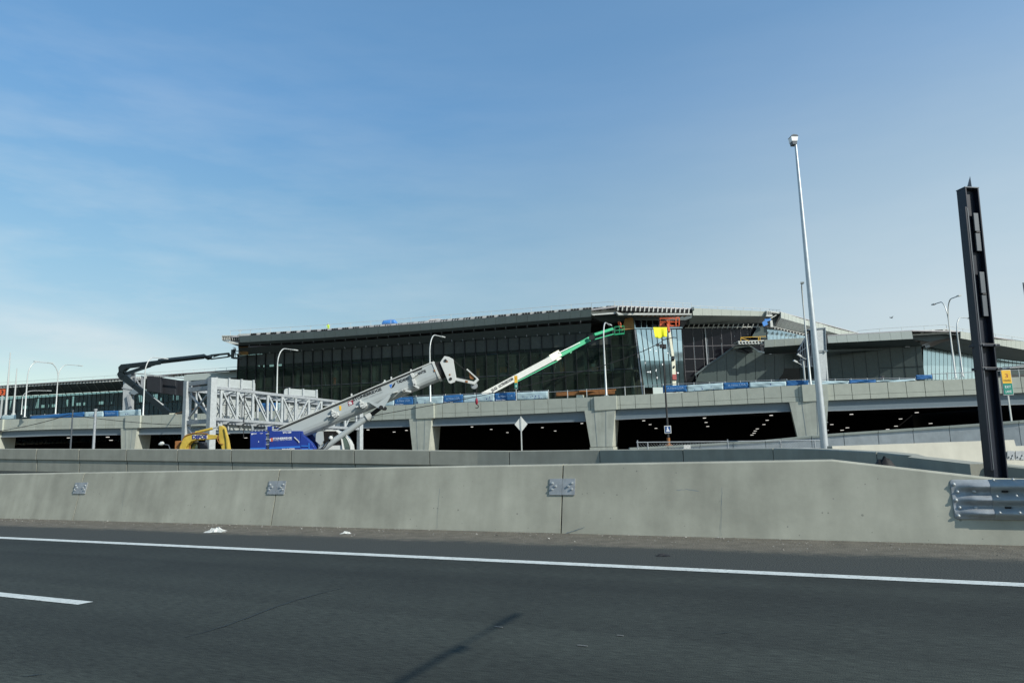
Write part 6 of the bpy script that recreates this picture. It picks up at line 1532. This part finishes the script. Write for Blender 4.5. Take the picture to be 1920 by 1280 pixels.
# ------------------------------------------------------------------ excavator
ze = zc(320, 780, 13.714); EY = 46.0
o = thing('excavator', 'yellow excavator arm with blue lettering in front of the truss gantry post', 'excavator', V((at(350, 850, 46.5).x, 46.5, 0)))
ep = lambda p, Y=EY: at(*ze(*p), Y)
def eplate(name, poly, m, y0, th, bev=.03, par=None): mb = MB(); mb.prism([ep(p, EY + y0) for p in poly], (0, th, 0)); return mb.build(name, C_[m], par or o, bevel=bev)
bm_ = eplate('boom', ((215, 860), (230, 780), (270, 690), (300, 580), (360, 490), (440, 455), (560, 440), (900, 465), (1150, 480), (1215, 500), (1210, 560), (1130, 590), (900, 605), (640, 610), (520, 650), (440, 720), (390, 800), (360, 900), (220, 900)), 'yel', 0, .5)
eplate('stick', ((1235, 240), (1290, 225), (1370, 290), (1400, 420), (1440, 560), (1470, 700), (1500, 900), (1320, 900), (1290, 760), (1250, 690), (1235, 560)), 'yel', .05, .4)
eplate('stick_cylinder', ((1370, 300), (1392, 300), (1465, 560), (1490, 860), (1440, 860), (1425, 600)), 'yel', -.08, .12, .01)
mb = MB(); mb.tube([ep((640, 420), EY + .1), ep((1080, 315), EY + .1)], .085, 12); mb.build('arm_cylinder', C_['yel'], o)
mb = MB(); mb.tube([ep((1060, 320), EY + .1), ep((1260, 258), EY + .1)], .045, 10); mb.build('cylinder_rod', C_['galv'], o)
mb = MB(); mb.tube([ep(p, EY - .05) for p in ((560, 440), (700, 425), (850, 440), (960, 455))], .035, 6); mb.tube([ep(p, EY - .05) for p in ((300, 600), (360, 520), (450, 470), (600, 430))], .03, 6); mb.tube([ep(p, EY - .02) for p in ((1215, 500), (1205, 620), (1250, 700), (1350, 720))], .03, 6); mb.build('hydraulic_hose', C_['rust'], o)
mb = MB()
for p in ((1245, 215), (1300, 200)): mb.bar(ep((p[0], 190), EY + .1), ep((p[0], 250), EY + .1), .1, .12)
mb.build('stick_lugs', C_['white'], o)
eplate('letter_plate', ((560, 475), (945, 490), (945, 575), (560, 580)), 'cream', -.015, .01, 0, bm_)
text_px('DEFOE', ze(566, 575), ze(940, 572), 6.6, EY, .04, bold=.05).build('lettering', C_['textb'], bm_)
eplate('counter_body', ((110, 640), (230, 630), (240, 1000), (90, 1000)), 'rust', .4, 1.6)
cb = eplate('cab', ((520, 690), (700, 660), (740, 680), (780, 900), (800, 1150), (500, 1150)), 'dark', .7, 1.2); eplate('cab_window', ((535, 700), (680, 685), (700, 860), (520, 870)), 'glassbd', .68, .02, 0, cb)
mb = MB(); mb.tube([ep((620, 650), EY + .6), ep((705, 645), EY + .6)], .05, 8); mb.build('work_lamp', C_['white'], cb)
c = V((ep((500, 900)).x, EY + 1.2, 0)); mb = MB(); mb.box(c + UP * 1.1, (3.2, 2.4, .9)); mb.build('house', C_['yel'], o)
for yy in (-1.2, 1.2):
    mb = MB(); pr = [(c.x - 1.7 - .38 * math.sin(k / 12 * math.pi), .38 + .38 * math.cos(k / 12 * math.pi)) for k in range(13)] + [(c.x + 1.7 + .38 * math.sin(k / 12 * math.pi), .38 - .38 * math.cos(k / 12 * math.pi)) for k in range(13)]
    mb.prism([V((x, c.y + yy - .3, zz)) for x, zz in pr], (0, .6, 0)); mb.build('crawler_track', C_['rubber'], o)
# small lamp on a bent arm left of it
mb = MB(); Y = 48; p = at(303, 831.5, Y); o = thing('work_lamp', 'small white work lamp on a bent arm left of the excavator', 'lamp', V((at(320, 842, Y).x, Y, 0)))
mb.tube([p - V((.18, 0, .05)), p, p + V((.12, 0, .06))], [.06, .15, .1], 10); mb.build('lamp_head', C_['white'], o)
mb = MB(); e = at(319, 842, Y); mb.tube([V((e.x, Y, 0)), e, at(316, 834, Y), at(306, 832.5, Y)], .03, 6); mb.build('arm', C_['navyl'], o)

# ------------------------------------------------------------------ steel truss gantry
A0 = at(405, 727, 50); B0_ = at(672, 757, 62.4); az_ = V((B0_.x - A0.x, B0_.y - A0.y, 0)); TL = az_.length; ux = az_.normalized(); uy = V((-ux.y, ux.x, 0))
if uy.y < 0: uy = -uy
TWD = 2.9; ztp = A0.z; zbt = at(403, 785, 50).z; zB = B0_.z
GA = V((A0.x, A0.y, 0))
o = thing('truss_gantry', 'long galvanised box truss sign gantry on square posts behind the crane', 'sign gantry', GA)
tp_ = lambda s, w, k: GA + ux * (TL * s) + uy * (TWD * w) + UP * lerp(lerp(zbt, zbt + (zB - ztp), s), lerp(ztp, zB, s), k)
for w in (0, 1):
    for k in (0, 1): mb = MB(); mb.bar(tp_(-.01, w, k), tp_(1.0, w, k), .2, .2); mb.build('chord', C_['galvd'], o)
NP = 10
for w in (0, 1):
    for i in range(NP + 1):
        s = .03 + i / NP * .95; mb = MB(); mb.bar(tp_(s, w, 0), tp_(s, w, 1), .13, .17, up=ux); mb.build('vertical', C_['galv'], o)
        if i < NP:
            s2 = .03 + (i + 1) / NP * .95; a, b = ((tp_(s, w, 1), tp_(s2, w, 0)) if i < NP / 2 else (tp_(s, w, 0), tp_(s2, w, 1))); mb = MB(); mb.bar(a, b, .11, .11); mb.build('diagonal', C_['galv'], o)
for k in (0, 1):
    for i in range(NP):
        s = .03 + i / NP * .95; s2 = .03 + (i + 1) / NP * .95; mb = MB(); mb.bar(tp_(s, 0, k), tp_(s, 1, k), .09, .09); mb.bar(tp_(s, 0, k), tp_(s2, 1, k), .07, .07); mb.build('cross_brace', C_['galvd'], o)
zt_ = at(403, 708.5, 50).z
def hpost(c, zt, w=.5, nm='post'):
    mb = MB(); mb.box(c + UP * zt / 2, (w, w * .9, zt), ux, uy); mb.box(c + UP * .04, (w * 1.7, w * 1.7, .08), ux, uy); p = mb.build(nm, C_['galv'], o, bevel=.02); return p
pf = GA - ux * .3; pb = GA - ux * .3 + uy * TWD
hpost(pf, zt_); hpost(pb, zt_ - .05, .46)
for s, w in ((1.015, 0), (1.015, 1)): hpost(GA + ux * TL * s + uy * TWD * w, zB + .1, .42)
for zz, w_ in ((zt_ - .7, .22), (zbt - .15, .24), (zt_ - .25, .2)): mb = MB(); mb.bar(pf + UP * zz, pb + UP * zz, w_, .3); mb.build('end_beam', C_['galvd'], o)
for a, b in ((zt_ - .8, zbt), (zbt, zt_ - .8), (zbt - .3, .8)): mb = MB(); mb.bar(pb + UP * a, pf + UP * b, .12, .12); mb.build('end_brace', C_['galvd'], o)
# sign panels seen from the back, hung on the far face
Q0 = GA + uy * (TWD + .25); Q1 = Q0 + ux * 3
def sign_back(x0, x1, y0, yb, label, ns):
    P = lambda x, y: onplane(x, y, Q0, Q1)
    a, b = P(x0, y0), P(x1, y0); zt2 = a.z; zb2 = onplane((x0 + x1) / 2, yb, Q0, Q1).z; c = (a + b) / 2; W = (V((b.x - a.x, b.y - a.y, 0))).length
    g_ = thing('overhead_sign', label, 'sign', V((c.x, c.y, zb2)), 'overhead sign panels seen from the back'); mb = MB(); r_ = .3; pts = []
    for cx, cz, st in ((W / 2 - r_, zt2 - r_, 0), (-W / 2 + r_, zt2 - r_, 90), (-W / 2 + r_, zb2 + r_, 180), (W / 2 - r_, zb2 + r_, 270)):
        for k in range(5): t = R(st + k * 22.5); pts.append(V((c.x, c.y, 0)) + ux * (cx + r_ * math.cos(t)) + UP * (cz + r_ * math.sin(t)))
    mb.prism(pts, uy * .05); mb.build('sign_panel', C_['alum'], g_)
    for k in range(ns):
        s = lerp(-W / 2 + W * .12, W / 2 - W * .06, k / (ns - 1)); mb = MB(); q = V((c.x, c.y, 0)) + ux * s - uy * .07; mb.bar(q + UP * zb2, q + UP * (zt2 + .05), .15, .14, up=ux); mb.build('upright', C_['galv'], g_)
    mb = MB()
    for k in range(1, 6): zz = lerp(zb2, zt2, k / 6); q = V((c.x, c.y, zz)) - uy * .03; mb.bar(q - ux * W * .49, q + ux * W * .49, .06, .07)
    mb.build('stiffeners', C_['galv'], g_)
sign_back(394, 479, 707.5, 806, 'back of the larger overhead sign at the left end of the truss gantry', 4)
sign_back(533, 596, 727.5, 800, 'back of the smaller overhead sign at the middle of the truss gantry', 3)
mb = MB()
a = tp_(.16, -.06, .95); mb.tube([a, a - UP * 1.0, a - UP * 3.4], .03, 6); mb.build('hanging_cable', C_['wire'], o)

# ------------------------------------------------------------------ matrix sign gantries on the bridge
gY = 106
b = at(239, 772, gY); o = thing('sign_gantry', 'grey steel column gantry holding the black matrix signs at left', 'sign gantry', b)
mb = MB(); mb.ppx([(231.5, 699), (246, 700), (245, 775), (229.5, 775)], gY, .9); mb.build('column', C_['galv'], o)
mb = MB(); mb.ppx([(248, 699), (252, 700), (251, 740), (247, 740)], gY + .2, .4); mb.ppx([(264, 704), (268, 705), (268, 730), (264, 730)], gY + .2, .4); mb.bpx((245, 699), (345, 709), 2, gY); mb.bpx((252, 705), (264, 725), 2, gY); mb.bpx((229, 727), (275, 733), 2.4, gY); mb.bpx((240, 740), (246, 775), 4, gY - .3); mb.build('arm_frame', C_['galvd'], o)
mb = MB(); mb.ppx([(243, 733), (254, 728), (262, 735), (252, 740), (246, 738)], gY - .2, .6); mb.ppx([(239, 741), (242, 741), (241, 770), (238, 770)], gY - .35, .3); mb.build('cable_box', C_['steel'], o)
for lab, poly, dy in (('left one of the black matrix sign panels on the left gantry', ((275, 704), (301.5, 706.5), (301.5, 737), (274, 733)), 0), ('middle black matrix sign panel on the left gantry', ((302.8, 707.5), (329.5, 711.5), (329.5, 741), (302.8, 737)), 1.2), ('rightmost black matrix sign panel, partly behind the truss gantry post', ((331, 712), (372, 717), (372, 745), (331, 741)), 3)):
    mb = MB(); mb.ppx(poly, gY + dy, .6); tag(mb.build('matrix_sign', C_['vms'], bevel=.08), lab, 'sign', 'black matrix signs at left')
gY = 82
o = thing('sign_gantry', 'grey steel column gantry with dark lattice right of the tall mast', 'sign gantry', at(1540, 722, gY))
mb = MB(); mb.ppx([(1531, 655), (1549, 657), (1549, 722), (1533, 722)], gY, .9); mb.build('column', C_['galv'], o)
mb = MB(); mb.ppx([(1526, 617), (1546, 615), (1548, 656), (1528, 657)], gY - .1, 1.1); mb.build('upper_box', C_['galv'], o)
mb = MB(); mb.ppx([(1516, 616.5), (1548, 613.5), (1548, 616), (1516, 618.5)], gY - .2, 1.5); mb.bpx((1547, 614), (1549, 660), 1.6, gY - .2); mb.bpx((1528, 658), (1552, 657), 1.4, gY - .2); mb.build('top_plate', C_['steel'], o)
mb = MB(); mb.bpx((1546, 640), (1552, 718), 2.6, gY + 1, None, .2); mb.build('conduit_pole', C_['galv'], o)
mb = MB(); mb.ppx([(1547, 626), (1551, 625), (1552, 643), (1548, 645)], gY + .5, .4); mb.build('end_plate', C_['text'], o)
mb = MB(); mb.ppx([(1496, 657), (1514, 626), (1519, 620), (1526, 620), (1527, 686), (1503, 688), (1497, 667)], gY + .4, .25); mb.build('matrix_back', C_['navy'], o)
mb = MB()
for x in (1500, 1504, 1508, 1512, 1516, 1520, 1524): mb.bpx((x, interp([(1496, 656), (1514, 625), (1526, 621)], x)), (x + 2, 687), .7, gY, None, .1)
for p, q in (((1497, 662), (1526, 640)), ((1498, 676), (1526, 668)), ((1514, 626), (1520, 686)), ((1497, 657), (1514, 626)), ((1503, 688), (1527, 686))): mb.bpx(p, q, 1.0, gY - .1, None, .12)
mb.build('lattice', C_['vmsp'], o)
for p, q in (((1495, 663.5), (1502, 668)), ((1488, 675.5), (1494.5, 679))): mb = MB(); mb.bpx(p, q, 2.8, gY - .6, None, .3); mb.bpx(q, (q[0] + 9, q[1] + 5), .8, gY - .6, None, .06); mb.build('sign_light', C_['white'], o)
p = at(1510, 722, 79); o = thing('short_pole', 'short white pole below the sign lights left of the tall mast', 'pole', p); mb = MB(); q = at(1508, 678, 79); mb.tube([p, V((p.x, p.y, q.z))], .11, 8); mb.build('pole', C_['pole'], o); mb = MB(); mb.cyl(V((p.x, p.y, q.z)), V((p.x, p.y, q.z + .08)), .14, 8); mb.build('pole_cap', C_['pole'], o)
# far thin pole at the right edge
p = at(1926, 705, 75); p.z = 5.4; q = at(1912.5, 530, 75); o = thing('flagpole', 'thin dark pole rising past the frame at the right edge', 'pole', p); mb = MB(); mb.tube([V((q.x + .35, p.y, p.z)), V((q.x + .35, p.y, q.z))], [.12, .07], 8); mb.build('pole', C_['navyl'], o); mb = MB(); mb.cyl(V((q.x + .35, p.y, p.z)), V((q.x + .35, p.y, p.z + .3)), .2, 8); mb.build('pole_base', C_['navyl'], o)
# bird
c = at(1671, 595.5, 90); mb = MB(); mb.tube([c + V((-.25, 0, .06)), c, c + V((.22, 0, -.06))], [.02, .07, .02], 8); 
for s in (1, -1): mb.add([c + V((-.06, 0, 0)), c + V((.08, 0, 0)), c + V((.1, s * .4, .12)), c + V((-.0, s * .45, .13))], [(0, 1, 2, 3)])
tag(mb.build('bird', C_['dark']), 'tiny dark bird flying in the sky right of the tall mast', 'bird')
# roadside lamp outside the frame whose arm throws the near shadow on the carriageway
def arm_lamp(tip, H, al, label, thick):
    off = H / math.tan(SUN_EL); p = tip + V((math.sin(SUN_AZ) * off, math.cos(SUN_AZ) * off, 0)); base = p - NRM * al
    o = thing('road_lamp', label, 'street lamp', V((base.x, base.y, 0)), None)
    mb = MB(); mb.tube([V((base.x, base.y, 0)), V((base.x, base.y, H - .6)), base + NRM * .5 + UP * (H - .1)], [.13, .07, .04], 12); mb.build('pole', C_['galv'], o)
    mb = MB(); mb.tube([base + NRM * .4 + UP * (H - .12), p - NRM * 1.15 + UP * H], thick, 8); mb.tube([p - NRM * 1.2 + UP * H, p + UP * H], thick * .5, 8); mb.tube([p - NRM * 1.22 + UP * (H - .02), p - NRM * 1.06 + UP * (H - .02)], thick * 1.7, 10); ar = mb.build('lamp_arm', C_['galv'], o)
    mb = MB(); mb.tube([p - NRM * .62 + UP * H, p - NRM * .4 + UP * H, p - NRM * .1 + UP * H, p + UP * H], [thick * .6, thick * 1.3, thick * 1.2, thick * .5], 10); mb.build('lamp_head', C_['galv'], ar)
arm_lamp(gnd(975, 1148), 5.0, 6.2, 'road lamp out of frame at right, its arm shadow crossing the near asphalt', .02)
# ------------------------------------------------------------------ light and sky
AZ, EL = SUN_AZ, SUN_EL
sv = V((math.sin(AZ) * math.cos(EL), math.cos(AZ) * math.cos(EL), math.sin(EL)))
ld = bpy.data.lights.new('sun', 'SUN'); ld.energy = 4.0; ld.angle = R(.4); ld.color = (1, .965, .88)
lo = bpy.data.objects.new('sun', ld); COL.objects.link(lo); lo.rotation_euler = sv.to_track_quat('Z', 'Y').to_euler(); lo.location = (0, 0, 60)
w = bpy.data.worlds.new('World'); SC.world = w; w.use_nodes = True
N = w.node_tree.nodes; L = w.node_tree.links; bg = N['Background']
sky = N.new('ShaderNodeTexSky'); sky.sky_type = 'NISHITA'; sky.sun_disc = False; sky.sun_elevation = EL; sky.sun_rotation = AZ
sky.altitude = 0; sky.air_density = 1.0; sky.dust_density = .35; sky.ozone_density = 1.6
tc = N.new('ShaderNodeTexCoord'); sep = N.new('ShaderNodeSeparateXYZ'); L.new(tc.outputs['Generated'], sep.inputs[0])
def math_(op, a, b=None, clamp=False):
    q = N.new('ShaderNodeMath'); q.operation = op; q.use_clamp = clamp
    for i, k in enumerate((a, b)):
        if k is None: continue
        if isinstance(k, (int, float)): q.inputs[i].default_value = k
        else: L.new(k, q.inputs[i])
    return q.outputs[0]
# thin cirrus: stretched noise on the dome, strongest low on the left
mp = N.new('ShaderNodeMapping'); mp.inputs['Rotation'].default_value = (0, R(24), R(20)); mp.inputs['Scale'].default_value = (1.6, 3.0, 9.0)
L.new(tc.outputs['Generated'], mp.inputs[0])
nz = N.new('ShaderNodeTexNoise'); nz.inputs['Scale'].default_value = 2.2; nz.inputs['Detail'].default_value = 7; nz.inputs['Roughness'].default_value = .58
L.new(mp.outputs[0], nz.inputs['Vector'])
c1 = N.new('ShaderNodeMapRange'); c1.inputs['From Min'].default_value = .42; c1.inputs['From Max'].default_value = .78; L.new(nz.outputs['Fac'], c1.inputs['Value'])
low = N.new('ShaderNodeMapRange'); low.inputs['From Min'].default_value = .62; low.inputs['From Max'].default_value = .05; L.new(sep.outputs['Z'], low.inputs['Value'])
lft = N.new('ShaderNodeMapRange'); lft.inputs['From Min'].default_value = .1; lft.inputs['From Max'].default_value = -.6; lft.inputs['To Min'].default_value = .22; L.new(sep.outputs['X'], lft.inputs['Value'])
f1 = math_('MULTIPLY', math_('MULTIPLY', c1.outputs[0], low.outputs[0]), lft.outputs[0])
f1 = math_('MULTIPLY', f1, .5)
rgt = N.new('ShaderNodeMapRange'); rgt.interpolation_type = 'SMOOTHSTEP'; rgt.inputs['From Min'].default_value = -.22; rgt.inputs['From Max'].default_value = .62; L.new(sep.outputs['X'], rgt.inputs['Value'])
hz_ = N.new('ShaderNodeMapRange'); hz_.inputs['From Min'].default_value = .15; hz_.inputs['From Max'].default_value = .52; hz_.inputs['To Min'].default_value = .5; hz_.inputs['To Max'].default_value = .07; L.new(sep.outputs['Z'], hz_.inputs['Value'])
gx = math_('ADD', sep.outputs['X'], .60); gz = math_('SUBTRACT', sep.outputs['Z'], math_('ADD', .165, math_('MULTIPLY', gx, -.28)))
gl = N.new('ShaderNodeMapRange'); gl.interpolation_type = 'SMOOTHSTEP'; gl.inputs['From Min'].default_value = .05; gl.inputs['From Max'].default_value = 0.0; L.new(math_('ABSOLUTE', gz), gl.inputs['Value'])
gm_ = N.new('ShaderNodeMapRange'); gm_.interpolation_type = 'SMOOTHSTEP'; gm_.inputs['From Min'].default_value = .42; gm_.inputs['From Max'].default_value = .05; L.new(math_('ABSOLUTE', gx), gm_.inputs['Value'])
gn = N.new('ShaderNodeMapRange'); gn.inputs['From Min'].default_value = .25; gn.inputs['From Max'].default_value = .65; L.new(nz.outputs['Fac'], gn.inputs['Value'])
g3 = math_('MULTIPLY', math_('MULTIPLY', gl.outputs[0], gm_.outputs[0]), math_('MULTIPLY', gn.outputs[0], .6))
f1 = math_('MAXIMUM', f1, g3)
f2 = math_('MULTIPLY', rgt.outputs[0], hz_.outputs[0])
mixA = N.new('ShaderNodeMix'); mixA.data_type = 'RGBA'; tn_ = N.new('ShaderNodeMix'); tn_.data_type = 'RGBA'; tn_.blend_type = 'MULTIPLY'; tn_.inputs['Factor'].default_value = 1; L.new(sky.outputs[0], tn_.inputs[6]); 
tr = N.new('ShaderNodeValToRGB'); L.new(sep.outputs['Z'], tr.inputs[0]); tr.color_ramp.elements.remove(tr.color_ramp.elements[1])
for i, (z_, c_) in enumerate(((.14, (.455, .44, .39)), (.24, (.485, .54, .485)), (.33, (.50, .61, .575)), (.45, (.50, .68, .71)), (.56, (.56, .76, .79)))):
    e = tr.color_ramp.elements[0] if i == 0 else tr.color_ramp.elements.new(z_)
    e.position = z_; e.color = (*c_, 1)
vm = N.new('ShaderNodeVectorMath'); vm.operation = 'SCALE'; vm.inputs['Scale'].default_value = 2.0; L.new(tr.outputs[0], vm.inputs[0]); L.new(vm.outputs[0], tn_.inputs[7])
L.new(tn_.outputs[2], mixA.inputs[6]); mixA.inputs[7].default_value = (6.7, 7.5, 8.0, 1); L.new(f2, mixA.inputs['Factor'])
mixB = N.new('ShaderNodeMix'); mixB.data_type = 'RGBA'; L.new(mixA.outputs[2], mixB.inputs[6]); mixB.inputs[7].default_value = (6.4, 6.8, 6.9, 1); L.new(f1, mixB.inputs['Factor'])
L.new(mixB.outputs[2], bg.inputs['Color']); bg.inputs['Strength'].default_value = .10
SC.view_settings.view_transform = 'Standard'; SC.view_settings.look = 'None'; SC.view_settings.gamma = 1; SC.view_settings.exposure = 0.32
SC.cycles.max_bounces = 8; SC.cycles.transparent_max_bounces = 12; SC.cycles.sample_clamp_indirect = 6
